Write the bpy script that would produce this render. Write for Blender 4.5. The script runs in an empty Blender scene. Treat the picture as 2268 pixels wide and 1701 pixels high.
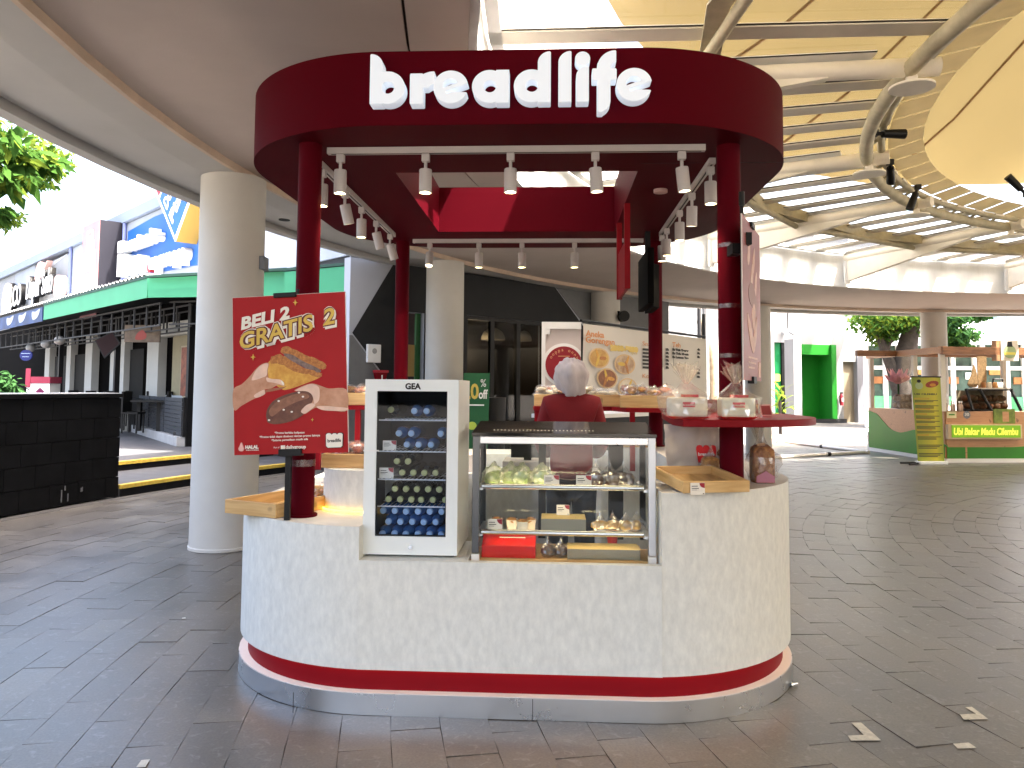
import bpy, bmesh, math, random
from mathutils import Vector, Matrix, noise
from math import sin, cos, pi, radians as R
rnd = random.Random(7)
S = bpy.context.scene
COL = S.collection

# ------------------------------------------------------------------ camera, sky, sun, exposure
FPX, EYE, PITCH, ROLL = 1722.0, 1.55, R(3.6), R(0.42)
PPX, PPY = 1134.0, 861.0 - 1722.0 * math.tan(R(3.6))
_fw = Vector((0, cos(PITCH), sin(PITCH)))
_u0 = Vector((0, -sin(PITCH), cos(PITCH)))
_r0 = Vector((1, 0, 0))
_rt = _r0 * cos(ROLL) + _u0 * sin(ROLL)
_up = _u0 * cos(ROLL) - _r0 * sin(ROLL)
cd = bpy.data.cameras.new('camera')
cd.sensor_width = 36
cd.lens = FPX / 2268 * 36
cd.shift_y = -(850.5 - PPY) / 2268
cd.clip_start, cd.clip_end = 0.05, 900
cam = bpy.data.objects.new('camera', cd)
COL.objects.link(cam)
cam.matrix_world = Matrix(((_rt.x, _up.x, -_fw.x, 0), (_rt.y, _up.y, -_fw.y, 0), (_rt.z, _up.z, -_fw.z, EYE), (0, 0, 0, 1)))
S.camera = cam

SUN_DIR = Vector((0.46, -0.26, 1.0)).normalized()          # towards the sun
w = bpy.data.worlds.new('World'); S.world = w; w.use_nodes = True
nt = w.node_tree; bg = nt.nodes['Background']
sky = nt.nodes.new('ShaderNodeTexSky'); sky.sky_type = 'NISHITA'; sky.sun_disc = False
sky.sun_elevation = math.asin(SUN_DIR.z); sky.sun_rotation = math.atan2(SUN_DIR.x, SUN_DIR.y)
sky.dust_density = 9.0; sky.air_density = 1.0; sky.ozone_density = 0.0
nt.links.new(sky.outputs[0], bg.inputs[0]); bg.inputs[1].default_value = 0.15
sl = bpy.data.lights.new('sun', 'SUN'); sl.energy = 3.0; sl.angle = R(0.5); sl.color = (1, .95, .86)
so = bpy.data.objects.new('sun', sl); COL.objects.link(so)
so.rotation_euler = SUN_DIR.to_track_quat('Z', 'Y').to_euler()
so.location = (0, 0, 30)
S.view_settings.view_transform = 'Standard'; S.view_settings.look = 'None'
S.view_settings.exposure = 3.45; S.view_settings.gamma = 1; S.view_settings.use_curve_mapping = False
S.render.engine = 'CYCLES'
S.cycles.use_denoising = True
S.cycles.max_bounces = 12; S.cycles.diffuse_bounces = 8; S.cycles.glossy_bounces = 3
S.cycles.transmission_bounces = 4; S.cycles.transparent_max_bounces = 24
S.cycles.sample_clamp_indirect = 6; S.cycles.caustics_reflective = False; S.cycles.caustics_refractive = False

# ------------------------------------------------------------------ frames: x right, y back, z up, all upright
class Frame:
    def __init__(s, x, y, deg=0):
        s.p = Vector((x, y)); a = R(deg); s.a = a
        s.ux = Vector((cos(a), sin(a))); s.uy = Vector((-sin(a), cos(a)))
        s.M = Matrix.Translation((x, y, 0)) @ Matrix.Rotation(a, 4, 'Z')
        s.Mi = s.M.inverted()
    def _ray(s, px, py):
        d = _fw * FPX + _rt * (px - PPX) - _up * (py - PPY)
        return d
    def at(s, px, py, yl=0.0):          # where the sight line of a photo point meets the upright plane y = yl of this frame
        d = s._ray(px, py); d2 = Vector((d.x, d.y))
        t = (yl + s.p.dot(s.uy)) / d2.dot(s.uy)
        return s.Mi @ (Vector((0, 0, EYE)) + d * t)
    def atz(s, px, py, z):              # ... and the level plane z
        d = s._ray(px, py); t = (z - EYE) / d.z
        return s.Mi @ (Vector((0, 0, EYE)) + d * t)
W = Frame(0, 0)
def _k():
    a = R(-3.05); ux = Vector((cos(a), sin(a))); uy = Vector((-sin(a), cos(a)))
    p = ux * -.23 + uy * 5.43
    return Frame(p.x, p.y, -3.05)
K = _k()                                # the bread kiosk
CX, CY = 11.73, 5.61                    # middle of the round courtyard
def pol(r, deg, z=0): return Vector((CX + r * cos(R(deg)), CY + r * sin(R(deg)), z))

# ------------------------------------------------------------------ materials
def _n(nt, t, **kw):
    n = nt.nodes.new(t)
    for k, v in kw.items(): setattr(n, k, v)
    return n
MATS = {}
def mat(name, col, rough=.5, metal=0, var=0.0, vscale=6, stretch=(1, 1, 1), bump=0.0, bscale=40, spec=.5, emit=None, estr=0, coat=0, alpha=1, trans=0, rv=0.0, col2=None, det=6):
    if name in MATS: return MATS[name]
    m = bpy.data.materials.new(name); m.use_nodes = True; nt = m.node_tree
    b = nt.nodes['Principled BSDF']
    b.inputs['Roughness'].default_value = rough; b.inputs['Metallic'].default_value = metal
    if spec == .5: spec = .12 if max(col) < .06 and not metal else .35
    b.inputs['Specular IOR Level'].default_value = spec
    b.inputs['Coat Weight'].default_value = coat
    c = (*col, 1)
    b.inputs['Base Color'].default_value = c
    if var or bump or rv:
        tc = _n(nt, 'ShaderNodeTexCoord'); mp = _n(nt, 'ShaderNodeMapping'); mp.inputs['Scale'].default_value = stretch
        nt.links.new(tc.outputs['Object'], mp.inputs[0])
    if var or rv:
        nz = _n(nt, 'ShaderNodeTexNoise'); nz.inputs['Scale'].default_value = vscale; nz.inputs['Detail'].default_value = det; nz.inputs['Roughness'].default_value = .62
        nt.links.new(mp.outputs[0], nz.inputs[0])
        rp = _n(nt, 'ShaderNodeMapRange'); rp.inputs['From Min'].default_value = .3; rp.inputs['From Max'].default_value = .7
        nt.links.new(nz.outputs['Fac'], rp.inputs[0])
        mx = _n(nt, 'ShaderNodeMix', data_type='RGBA')
        lo = col2 if col2 else tuple(max(0, x * (1 - var)) for x in col)
        hi = col if col2 else tuple(min(1, x * (1 + var * .6)) for x in col)
        mx.inputs[6].default_value = (*lo, 1); mx.inputs[7].default_value = (*hi, 1)
        nt.links.new(rp.outputs[0], mx.inputs[0])
        if var: nt.links.new(mx.outputs[2], b.inputs['Base Color'])
        if rv:
            r2 = _n(nt, 'ShaderNodeMapRange'); r2.inputs['To Min'].default_value = rough - rv; r2.inputs['To Max'].default_value = rough + rv
            nt.links.new(rp.outputs[0], r2.inputs[0]); nt.links.new(r2.outputs[0], b.inputs['Roughness'])
    if bump:
        n2 = _n(nt, 'ShaderNodeTexNoise'); n2.inputs['Scale'].default_value = bscale; n2.inputs['Detail'].default_value = 5
        nt.links.new(mp.outputs[0], n2.inputs[0])
        bp = _n(nt, 'ShaderNodeBump'); bp.inputs['Strength'].default_value = bump; bp.inputs['Distance'].default_value = .01
        nt.links.new(n2.outputs['Fac'], bp.inputs['Height']); nt.links.new(bp.outputs[0], b.inputs['Normal'])
    if emit:
        b.inputs['Emission Color'].default_value = (*emit, 1); b.inputs['Emission Strength'].default_value = estr
    MATS[name] = m
    return m

def clear_mat(name, tint, refl=.08, haze=0.0, hazecol=(1, 1, 1), rough=.02, fres=True):
    """thin clear sheet: sees through, mirrors a little, a little dust"""
    if name in MATS: return MATS[name]
    m = bpy.data.materials.new(name); m.use_nodes = True; nt = m.node_tree
    nt.nodes.remove(nt.nodes['Principled BSDF']); out = nt.nodes['Material Output']
    tr = _n(nt, 'ShaderNodeBsdfTransparent'); tr.inputs[0].default_value = (*tint, 1)
    gl = _n(nt, 'ShaderNodeBsdfGlossy'); gl.inputs['Roughness'].default_value = rough
    mx = _n(nt, 'ShaderNodeMixShader')
    if fres:
        lw = _n(nt, 'ShaderNodeLayerWeight'); lw.inputs[0].default_value = .25
        mr = _n(nt, 'ShaderNodeMapRange'); mr.inputs['To Min'].default_value = refl; mr.inputs['To Max'].default_value = .7
        nt.links.new(lw.outputs['Fresnel'], mr.inputs[0]); nt.links.new(mr.outputs[0], mx.inputs[0])
    else: mx.inputs[0].default_value = refl
    last = tr
    if haze:
        df = _n(nt, 'ShaderNodeBsdfTranslucent'); df.inputs[0].default_value = (*hazecol, 1)
        d2 = _n(nt, 'ShaderNodeBsdfDiffuse'); d2.inputs[0].default_value = (*hazecol, 1)
        m0 = _n(nt, 'ShaderNodeMixShader'); m0.inputs[0].default_value = .5
        nt.links.new(df.outputs[0], m0.inputs[1]); nt.links.new(d2.outputs[0], m0.inputs[2])
        m1 = _n(nt, 'ShaderNodeMixShader'); m1.inputs[0].default_value = haze
        nt.links.new(tr.outputs[0], m1.inputs[1]); nt.links.new(m0.outputs[0], m1.inputs[2]); last = m1
    nt.links.new(last.outputs[0], mx.inputs[1]); nt.links.new(gl.outputs[0], mx.inputs[2]); nt.links.new(mx.outputs[0], out.inputs[0])
    MATS[name] = m
    return m

def fabric_mat(name, col, tl=.5, var=.1, vscale=1.2):
    """cloth or leaf that lets light through"""
    if name in MATS: return MATS[name]
    m = bpy.data.materials.new(name); m.use_nodes = True; nt = m.node_tree
    nt.nodes.remove(nt.nodes['Principled BSDF']); out = nt.nodes['Material Output']
    tc = _n(nt, 'ShaderNodeTexCoord'); nz = _n(nt, 'ShaderNodeTexNoise'); nz.inputs['Scale'].default_value = vscale; nz.inputs['Detail'].default_value = 5
    nt.links.new(tc.outputs['Object'], nz.inputs[0])
    mx = _n(nt, 'ShaderNodeMix', data_type='RGBA')
    mx.inputs[6].default_value = (*[c * (1 - var) for c in col], 1); mx.inputs[7].default_value = (*[min(1, c * (1 + var)) for c in col], 1)
    nt.links.new(nz.outputs['Fac'], mx.inputs[0])
    a = _n(nt, 'ShaderNodeBsdfDiffuse'); b = _n(nt, 'ShaderNodeBsdfTranslucent'); ms = _n(nt, 'ShaderNodeMixShader'); ms.inputs[0].default_value = tl
    nt.links.new(mx.outputs[2], a.inputs[0]); nt.links.new(mx.outputs[2], b.inputs[0])
    nt.links.new(a.outputs[0], ms.inputs[1]); nt.links.new(b.outputs[0], ms.inputs[2]); nt.links.new(ms.outputs[0], out.inputs[0])
    MATS[name] = m
    return m

def glow(name, col, s):
    return mat(name, tuple(min(.8, c) for c in col), .5, emit=col, estr=s)

def paver_mat():
    m = bpy.data.materials.new('stone_paver'); m.use_nodes = True; nt = m.node_tree; b = nt.nodes['Principled BSDF']
    oi = _n(nt, 'ShaderNodeObjectInfo'); ge = _n(nt, 'ShaderNodeNewGeometry')
    ad = _n(nt, 'ShaderNodeMath', operation='ADD'); fr = _n(nt, 'ShaderNodeMath', operation='FRACT')
    nt.links.new(oi.outputs['Random'], ad.inputs[0]); nt.links.new(ge.outputs['Random Per Island'], ad.inputs[1]); nt.links.new(ad.outputs[0], fr.inputs[0])
    rp = _n(nt, 'ShaderNodeValToRGB'); e = rp.color_ramp.elements
    e[0].position = 0; e[0].color = (.084, .074, .062, 1); e[1].position = 1; e[1].color = (.118, .105, .088, 1)
    for p, c in ((.25, (.092, .081, .069)), (.55, (.098, .087, .075)), (.8, (.105, .093, .079))):
        k = e.new(p); k.color = (*c, 1)
    nt.links.new(fr.outputs[0], rp.inputs[0])
    gp = ge.outputs['Position']
    n1 = _n(nt, 'ShaderNodeTexNoise'); n1.inputs['Scale'].default_value = 1.6; n1.inputs['Detail'].default_value = 7; n1.inputs['Roughness'].default_value = .7
    n2 = _n(nt, 'ShaderNodeTexNoise'); n2.inputs['Scale'].default_value = 90; n2.inputs['Detail'].default_value = 4
    n3 = _n(nt, 'ShaderNodeTexNoise'); n3.inputs['Scale'].default_value = 17; n3.inputs['Detail'].default_value = 6; n3.inputs['Distortion'].default_value = 1.5
    for n in (n1, n2, n3): nt.links.new(gp, n.inputs[0])
    def mul(a, node, lo, hi, f0=.3, f1=.7):
        mr = _n(nt, 'ShaderNodeMapRange'); mr.inputs['From Min'].default_value = f0; mr.inputs['From Max'].default_value = f1; mr.inputs['To Min'].default_value = lo; mr.inputs['To Max'].default_value = hi
        nt.links.new(node.outputs['Fac'], mr.inputs[0])
        mx = _n(nt, 'ShaderNodeVectorMath', operation='SCALE'); nt.links.new(a, mx.inputs[0]); nt.links.new(mr.outputs[0], mx.inputs['Scale'])
        return mx.outputs[0]
    c = mul(rp.outputs[0], n1, .72, 1.3); c = mul(c, n2, .78, 1.22); 
    # pale worn scuffs
    mr = _n(nt, 'ShaderNodeMapRange'); mr.inputs['From Min'].default_value = .57; mr.inputs['From Max'].default_value = .74; mr.inputs['To Max'].default_value = .5
    nt.links.new(n3.outputs['Fac'], mr.inputs[0])
    mx = _n(nt, 'ShaderNodeMix', data_type='RGBA'); mx.inputs[7].default_value = (.24, .235, .22, 1)
    nt.links.new(mr.outputs[0], mx.inputs[0]); nt.links.new(c, mx.inputs[6]); nt.links.new(mx.outputs[2], b.inputs['Base Color'])
    rr = _n(nt, 'ShaderNodeMapRange'); rr.inputs['To Min'].default_value = .24; rr.inputs['To Max'].default_value = .46; b.inputs['Specular IOR Level'].default_value = .75
    nt.links.new(n1.outputs['Fac'], rr.inputs[0]); nt.links.new(rr.outputs[0], b.inputs['Roughness'])
    bp = _n(nt, 'ShaderNodeBump'); bp.inputs['Strength'].default_value = .10; bp.inputs['Distance'].default_value = .005
    nt.links.new(n3.outputs['Fac'], bp.inputs['Height']); nt.links.new(bp.outputs[0], b.inputs['Normal'])
    MATS['stone_paver'] = m
    return m

def wood_mat(name, c1, c2, axis='X', scale=1.0, rough=.5):
    if name in MATS: return MATS[name]
    m = bpy.data.materials.new(name); m.use_nodes = True; nt = m.node_tree; b = nt.nodes['Principled BSDF']
    tc = _n(nt, 'ShaderNodeTexCoord'); mp = _n(nt, 'ShaderNodeMapping')
    mp.inputs['Scale'].default_value = {'X': (2 * scale, 22 * scale, 22 * scale), 'Y': (22 * scale, 2 * scale, 22 * scale), 'Z': (22 * scale, 22 * scale, 2 * scale)}[axis]
    nt.links.new(tc.outputs['Object'], mp.inputs[0])
    nz = _n(nt, 'ShaderNodeTexNoise'); nz.inputs['Scale'].default_value = 1.6; nz.inputs['Detail'].default_value = 6; nz.inputs['Distortion'].default_value = .6
    nt.links.new(mp.outputs[0], nz.inputs[0])
    kn = _n(nt, 'ShaderNodeTexNoise'); kn.inputs['Scale'].default_value = 7; nt.links.new(tc.outputs['Object'], kn.inputs[0])
    rp = _n(nt, 'ShaderNodeValToRGB'); e = rp.color_ramp.elements; e[0].position = .32; e[0].color = (*c1, 1); e[1].position = .66; e[1].color = (*c2, 1)
    nt.links.new(nz.outputs['Fac'], rp.inputs[0])
    mr = _n(nt, 'ShaderNodeMapRange'); mr.inputs['From Min'].default_value = .68; mr.inputs['From Max'].default_value = .74; mr.inputs['To Max'].default_value = .8
    nt.links.new(kn.outputs['Fac'], mr.inputs[0])
    mx = _n(nt, 'ShaderNodeMix', data_type='RGBA'); mx.inputs[7].default_value = (*[c * .35 for c in c1], 1)
    nt.links.new(mr.outputs[0], mx.inputs[0]); nt.links.new(rp.outputs[0], mx.inputs[6]); nt.links.new(mx.outputs[2], b.inputs['Base Color'])
    b.inputs['Roughness'].default_value = rough
    MATS[name] = m
    return m

PAVER = paver_mat()
GROUT = mat('grout', (.070, .064, .058), .9)
GROUND = mat('outer_paving', (.21, .195, .175), .8, var=.3, vscale=3, bump=.2)
CONC = mat('painted_concrete', (.52, .495, .47), .75, var=.13, vscale=1.1, bump=.12, bscale=60)
CONC2 = mat('weathered_concrete', (.75, .775, .79), .8, var=.22, vscale=1.5, stretch=(1, 1, .35), bump=.15, bscale=30)
SOFFIT = mat('soffit_paint', (.50, .435, .40), .85, var=.10, vscale=.8, bump=.10, bscale=70)
SOFFIT2 = mat('outer_soffit_paint', (.45, .445, .43), .85, var=.08, vscale=.9, bump=.08, bscale=70)
LEDGE = mat('beam_ledge_lit', (.56, .44, .34), .7, var=.15, vscale=3)  # orange tone stands for warm light caught on this face
COLP = mat('column_paint', (.51, .495, .455), .6, var=.07, vscale=1.6, bump=.10, bscale=22)
WHITE = mat('white_paint', (.78, .78, .77), .5, var=.05, vscale=3)
WHITE2 = mat('white_enamel', (.74, .78, .78), .35, var=.03, vscale=5)
BLACK = mat('black_paint', (.004, .004, .0045), .5, spec=.25)
DGREY = mat('dark_grey_paint', (.022, .022, .024), .6, spec=.3, var=.15, vscale=2)
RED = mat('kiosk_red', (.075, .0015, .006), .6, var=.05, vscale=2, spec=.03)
REDM = mat('red_lacquer', (.20, .003, .008), .5, var=.06, vscale=4, spec=.12)
STEEL = mat('brushed_steel', (.62, .63, .64), .30, metal=1, var=.05, vscale=3, rv=.06)
CHROME = mat('polished_steel', (.72, .74, .76), .16, metal=1)
LAMIN = mat('stone_laminate', (.765, .765, .715), .55, var=.2, vscale=19, stretch=(1.7, 1.7, .85), col2=(.615, .62, .585), rv=.05, det=9)
LAMTOP = mat('stone_laminate_top', (.66, .63, .58), .5, var=.12, vscale=8, rv=.05)
CREAMST = mat('cream_steel', (.80, .75, .65), .5, var=.12, vscale=2)
OLIVE = mat('dusty_steel', (.46, .41, .28), .6, var=.25, vscale=4)
GASK = mat('dark_gasket', (.03, .025, .02), .7)
MEMB = fabric_mat('roof_membrane', (.265, .205, .094), .13, .05, .5)
RGLASS = clear_mat('roof_glass', (.97, .97, .95), .035, haze=.05, hazecol=(.9, .86, .74), fres=False)
GLASS = clear_mat('clear_glass', (.96, .975, .975), .014, fres=False)
DGLASS = clear_mat('shop_glass', (.60, .60, .60), .02, fres=False)
FGLASS = clear_mat('fridge_glass', (.88, .92, .97), .006, fres=False)
FILM = clear_mat('plastic_film', (.96, .96, .97), .14, haze=.09, hazecol=(.95, .93, .92), rough=.09, fres=False)
FILMG = clear_mat('plastic_film_misty', (.90, .92, .86), .16, haze=.30, hazecol=(.80, .84, .62), rough=.25, fres=False)
WOODL = wood_mat('pine_wood', (.52, .31, .115), (.70, .47, .21))
WOODLY = wood_mat('pine_wood_cross', (.52, .31, .115), (.70, .47, .21), 'Y')
WOODD = wood_mat('brown_wood', (.16, .065, .025), (.30, .13, .05))
WOODO = wood_mat('orange_board', (.38, .19, .09), (.47, .25, .12))
# ------------------------------------------------------------------ mesh building
class MB:
    def __init__(s): s.v = []; s.f = []; s.mi = []; s.uv = None
    def add(s, vs, fs, mi=0):
        b = len(s.v); s.v += [Vector(p) for p in vs]; s.f += [tuple(i + b for i in f) for f in fs]; s.mi += [mi] * len(fs); return s
    def box(s, x0, x1, y0, y1, z0, z1, mi=0, M=None):
        vs = [Vector((x, y, z)) for z in (z0, z1) for x, y in ((x0, y0), (x1, y0), (x1, y1), (x0, y1))]
        if M is not None: vs = [M @ p for p in vs]
        return s.add(vs, [(3, 2, 1, 0), (4, 5, 6, 7), (0, 1, 5, 4), (1, 2, 6, 5), (2, 3, 7, 6), (3, 0, 4, 7)], mi)
    def cbox(s, c, size, rz=0, mi=0, M=None):
        T = Matrix.Translation(c) @ Matrix.Rotation(rz, 4, 'Z')
        if M is not None: T = T @ M
        x, y, z = [q / 2 for q in size]
        return s.box(-x, x, -y, y, -z, z, mi, T)
    def tube(s, path, r, n=10, mi=0, cap=True, closed=False):
        path = [Vector(p) for p in path]; m = len(path); rs = r if isinstance(r, (list, tuple)) else [r] * m
        vs = []; up = None
        for i, p in enumerate(path):
            a = path[(i - 1) % m] if (i or closed) else p; b = path[(i + 1) % m] if (i < m - 1 or closed) else p
            t = (b - a).normalized()
            if up is None:
                up = Vector((0, 0, 1)) if abs(t.z) < .9 else Vector((1, 0, 0))
            x = t.cross(up)
            x = x.normalized() if x.length > 1e-6 else t.orthogonal().normalized()
            y = x.cross(t).normalized(); up = y
            vs += [p + (x * cos(2 * pi * k / n) + y * sin(2 * pi * k / n)) * rs[i] for k in range(n)]
        fs = []
        for i in range(m if closed else m - 1):
            j = (i + 1) % m
            fs += [(i * n + k, i * n + (k + 1) % n, j * n + (k + 1) % n, j * n + k) for k in range(n)]
        if cap and not closed: fs += [tuple(reversed(range(n))), tuple(range((m - 1) * n, m * n))]
        return s.add(vs, fs, mi)
    def cyl(s, p0, p1, r0, r1=None, n=16, mi=0, cap=True):
        return s.tube([p0, p1], [r0, r0 if r1 is None else r1], n, mi, cap)
    def lathe(s, prof, c=(0, 0, 0), n=20, mi=0, M=None, a0=0, a1=360):
        full = abs(a1 - a0) >= 360; k = n if full else n + 1
        vs = []
        for r, z in prof:
            for i in range(k):
                a = R(a0 + (a1 - a0) * i / n); vs.append(Vector((r * cos(a), r * sin(a), z)))
        if M is not None: vs = [M @ p for p in vs]
        vs = [p + Vector(c) for p in vs]; fs = []
        for j in range(len(prof) - 1):
            for i in range(n):
                q = (i + 1) % k; fs.append((j * k + i, j * k + q, (j + 1) * k + q, (j + 1) * k + i))
        if full:
            if prof[0][0] > 1e-5: fs.append(tuple(reversed(range(k))))
            if prof[-1][0] > 1e-5: fs.append(tuple(range((len(prof) - 1) * k, len(prof) * k)))
        return s.add(vs, fs, mi)
    def prism(s, poly, z0, z1, mi=0, mi_top=None, M=None):
        n = len(poly); vs = [Vector((x, y, z0)) for x, y in poly] + [Vector((x, y, z1)) for x, y in poly]
        if M is not None: vs = [M @ p for p in vs]
        ar = sum(poly[i][0] * poly[(i + 1) % n][1] - poly[(i + 1) % n][0] * poly[i][1] for i in range(n))
        idx = list(range(n)) if ar > 0 else list(reversed(range(n)))
        s.add(vs, [(idx[i], idx[(i + 1) % n], n + idx[(i + 1) % n], n + idx[i]) for i in range(n)] + [tuple(reversed(idx))], mi)
        s.f.append(tuple(len(s.v) - n + i for i in idx)); s.mi.append(mi if mi_top is None else mi_top)
        return s
    def plate(s, poly, y0, y1, mi=0):      # outline in x,z, thickness from y0 (front) to y1
        M = Matrix(((1, 0, 0, 0), (0, 0, 1, 0), (0, 1, 0, 0), (0, 0, 0, 1)))
        n = len(poly); ar = sum(poly[i][0] * poly[(i + 1) % n][1] - poly[(i + 1) % n][0] * poly[i][1] for i in range(n))
        idx = list(range(n)) if ar > 0 else list(reversed(range(n)))
        vs = [Vector((x, y0, z)) for x, z in poly] + [Vector((x, y1, z)) for x, z in poly]
        return s.add(vs, [tuple(idx), tuple(n + i for i in reversed(idx))] + [(idx[i], n + idx[i], n + idx[(i + 1) % n], idx[(i + 1) % n]) for i in range(n)], mi)
    def arc(s, r0, r1, z0, z1, a0, a1, step=2.0, mi=0, c=(CX, CY), z0b=None, z1b=None):
        """a curved bar round the courtyard's middle; z0b, z1b: heights at the outer edge"""
        n = max(1, int(math.ceil(abs(a1 - a0) / step))); vs = []
        z0b = z0 if z0b is None else z0b; z1b = z1 if z1b is None else z1b
        for i in range(n + 1):
            a = R(a0 + (a1 - a0) * i / n); ca, sa = cos(a), sin(a)
            vs += [(c[0] + r0 * ca, c[1] + r0 * sa, z0), (c[0] + r1 * ca, c[1] + r1 * sa, z0b), (c[0] + r1 * ca, c[1] + r1 * sa, z1b), (c[0] + r0 * ca, c[1] + r0 * sa, z1)]
        fs = [(0, 1, 2, 3), tuple(4 * n + k for k in (3, 2, 1, 0))]
        for i in range(n):
            for k in range(4):
                q = (k + 1) % 4; fs.append((4 * i + k, 4 * i + 4 + k, 4 * i + 4 + q, 4 * i + q))
        return s.add(vs, fs, mi)
    def blob(s, c, size, seed=0, amp=.15, freq=3, sub=2, mi=0, M=None, squash=0):
        bm = bmesh.new(); bmesh.ops.create_icosphere(bm, subdivisions=sub, radius=1)
        vs = []
        for v in bm.verts:
            p = v.co.copy(); d = noise.noise(p * freq + Vector((seed * 3.7, seed * 1.3, seed * 7.1)))
            p *= 1 + amp * d
            if squash and p.z < -squash: p.z = -squash
            q = Vector((p.x * size[0], p.y * size[1], p.z * size[2]))
            if M is not None: q = M @ q
            vs.append(q + Vector(c))
        fs = [tuple(v.index for v in f.verts) for f in bm.faces]; bm.free()
        return s.add(vs, fs, mi)
    def mesh(s, name, mats, smooth=False, org=Vector((0, 0, 0)), ang=40):
        me = bpy.data.meshes.new(name)
        me.from_pydata([tuple(p - org) for p in s.v], [], s.f)
        for m in (mats if isinstance(mats, (list, tuple)) else [mats]): me.materials.append(m)
        if any(s.mi): me.polygons.foreach_set('material_index', s.mi)
        bm = bmesh.new(); bm.from_mesh(me); bmesh.ops.recalc_face_normals(bm, faces=bm.faces); bm.to_mesh(me); bm.free()
        if smooth:
            me.polygons.foreach_set('use_smooth', [True] * len(me.polygons))
            if ang < 180: me.set_sharp_from_angle(angle=R(ang))
        me.update()
        return me

REG = {}     # object name -> (frame matrix, origin in the frame)
def tag(o, label=None, cat=None, group=None, kind=None):
    if label: o['label'] = label
    if cat: o['category'] = cat
    if group: o['group'] = group
    if kind: o['kind'] = kind
    return o
def thing(name, label, cat, loc=(0, 0, 0), F=W, group=None):
    o = bpy.data.objects.new(name, None); COL.objects.link(o); o.empty_display_size = .1
    o.matrix_world = F.M @ Matrix.Translation(loc); REG[o.name] = (F.M, Vector(loc))
    return tag(o, label, cat, group)
def add(name, mb, mats, parent, smooth=False, bevel=0, label=None, kind=None, ang=40, segs=2):
    """a part: geometry given in the frame of the thing it belongs to"""
    F, org = REG[parent.name]
    o = bpy.data.objects.new(name, mb.mesh(name, mats, smooth, org, ang)); COL.objects.link(o); o.parent = parent
    REG[o.name] = (F, org)
    if bevel: bev(o, bevel, segs)
    return tag(o, label, kind=kind)
def bev(o, wd, segs=2):
    m = o.modifiers.new('edge', 'BEVEL'); m.width = wd; m.segments = segs; m.limit_method = 'ANGLE'; m.angle_limit = R(35)
    return o
def single(name, mb, mats, label, cat, loc=(0, 0, 0), F=W, group=None, kind=None, smooth=False, bevel=0, ang=40):
    o = bpy.data.objects.new(name, mb.mesh(name, mats, smooth, Vector(loc), ang)); COL.objects.link(o)
    o.matrix_world = F.M @ Matrix.Translation(loc); REG[o.name] = (F.M, Vector(loc))
    if bevel: bev(o, bevel)
    return tag(o, label, cat, group, kind)
def part_of(name, me, parent, M=None, kind=None, label=None):
    o = bpy.data.objects.new(name, me); COL.objects.link(o); o.parent = parent
    if M is not None: o.matrix_local = M
    REG[o.name] = REG[parent.name]
    return tag(o, label, kind=kind)
def copy_tree(o, parent=None):
    c = o.copy(); COL.objects.link(c)
    if parent is not None: c.parent = parent
    REG[c.name] = REG[o.name]
    for ch in list(o.children): copy_tree(ch, c)
    return c
def put(o, loc, F=W, rz=0, sc=None):
    M = F.M @ Matrix.Translation(loc) @ Matrix.Rotation(rz, 4, 'Z')
    if sc is not None: M = M @ Matrix.Diagonal((*sc, 1))
    o.matrix_world = M; REG[o.name] = (F.M, Vector(loc)); return o
def text(s, parent, loc, size, m, name='lettering', ext=.001, bold=.0, shear=0, align='LEFT', rz=0, tilt=90, width=1.0, spacing=1.0, rroll=0):
    """lettering standing upright facing -y of its thing's frame, base line at loc"""
    F, org = REG[parent.name]
    cu = bpy.data.curves.new(name, 'FONT'); cu.body = s; cu.size = size; cu.extrude = ext; cu.offset = bold; cu.shear = shear
    cu.align_x = align; cu.space_character = spacing; cu.resolution_u = 3; cu.materials.append(m)
    o = bpy.data.objects.new(name, cu); COL.objects.link(o); o.parent = parent
    o.matrix_local = Matrix.Translation(Vector(loc) - org) @ Matrix.Rotation(rz, 4, 'Z') @ Matrix.Rotation(R(tilt), 4, 'X') @ Matrix.Rotation(rroll, 4, 'Z') @ Matrix.Diagonal((width, 1, 1, 1))
    REG[o.name] = REG[parent.name]
    return o

def rrect(x0, x1, y0, y1, r, n=12):
    out = []
    rs = r if isinstance(r, (list, tuple)) else [r] * 4        # corners: x1y0, x1y1, x0y1, x0y0
    for (cx, cy, a, q) in ((x1 - rs[0], y0 + rs[0], -90, rs[0]), (x1 - rs[1], y1 - rs[1], 0, rs[1]), (x0 + rs[2], y1 - rs[2], 90, rs[2]), (x0 + rs[3], y0 + rs[3], 180, rs[3])):
        for i in range(n + 1):
            t = R(a + 90 * i / n); out.append((cx + q * cos(t), cy + q * sin(t)))
    return out
def clipx(poly, xc, keep_left):
    """cut a closed outline by x = xc"""
    out = []; n = len(poly); ok = (lambda p: p[0] <= xc + 1e-9) if keep_left else (lambda p: p[0] >= xc - 1e-9)
    for i in range(n):
        a, b = poly[i], poly[(i + 1) % n]
        if ok(a): out.append(a)
        if ok(a) != ok(b):
            t = (xc - a[0]) / (b[0] - a[0]); out.append((xc, a[1] + t * (b[1] - a[1])))
    return out
def ell(cx, cy, rx, ry, n=24, rot=0):
    return [(cx + rx * cos(2 * pi * i / n) * cos(rot) - ry * sin(2 * pi * i / n) * sin(rot), cy + rx * cos(2 * pi * i / n) * sin(rot) + ry * sin(2 * pi * i / n) * cos(rot)) for i in range(n)]

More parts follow.
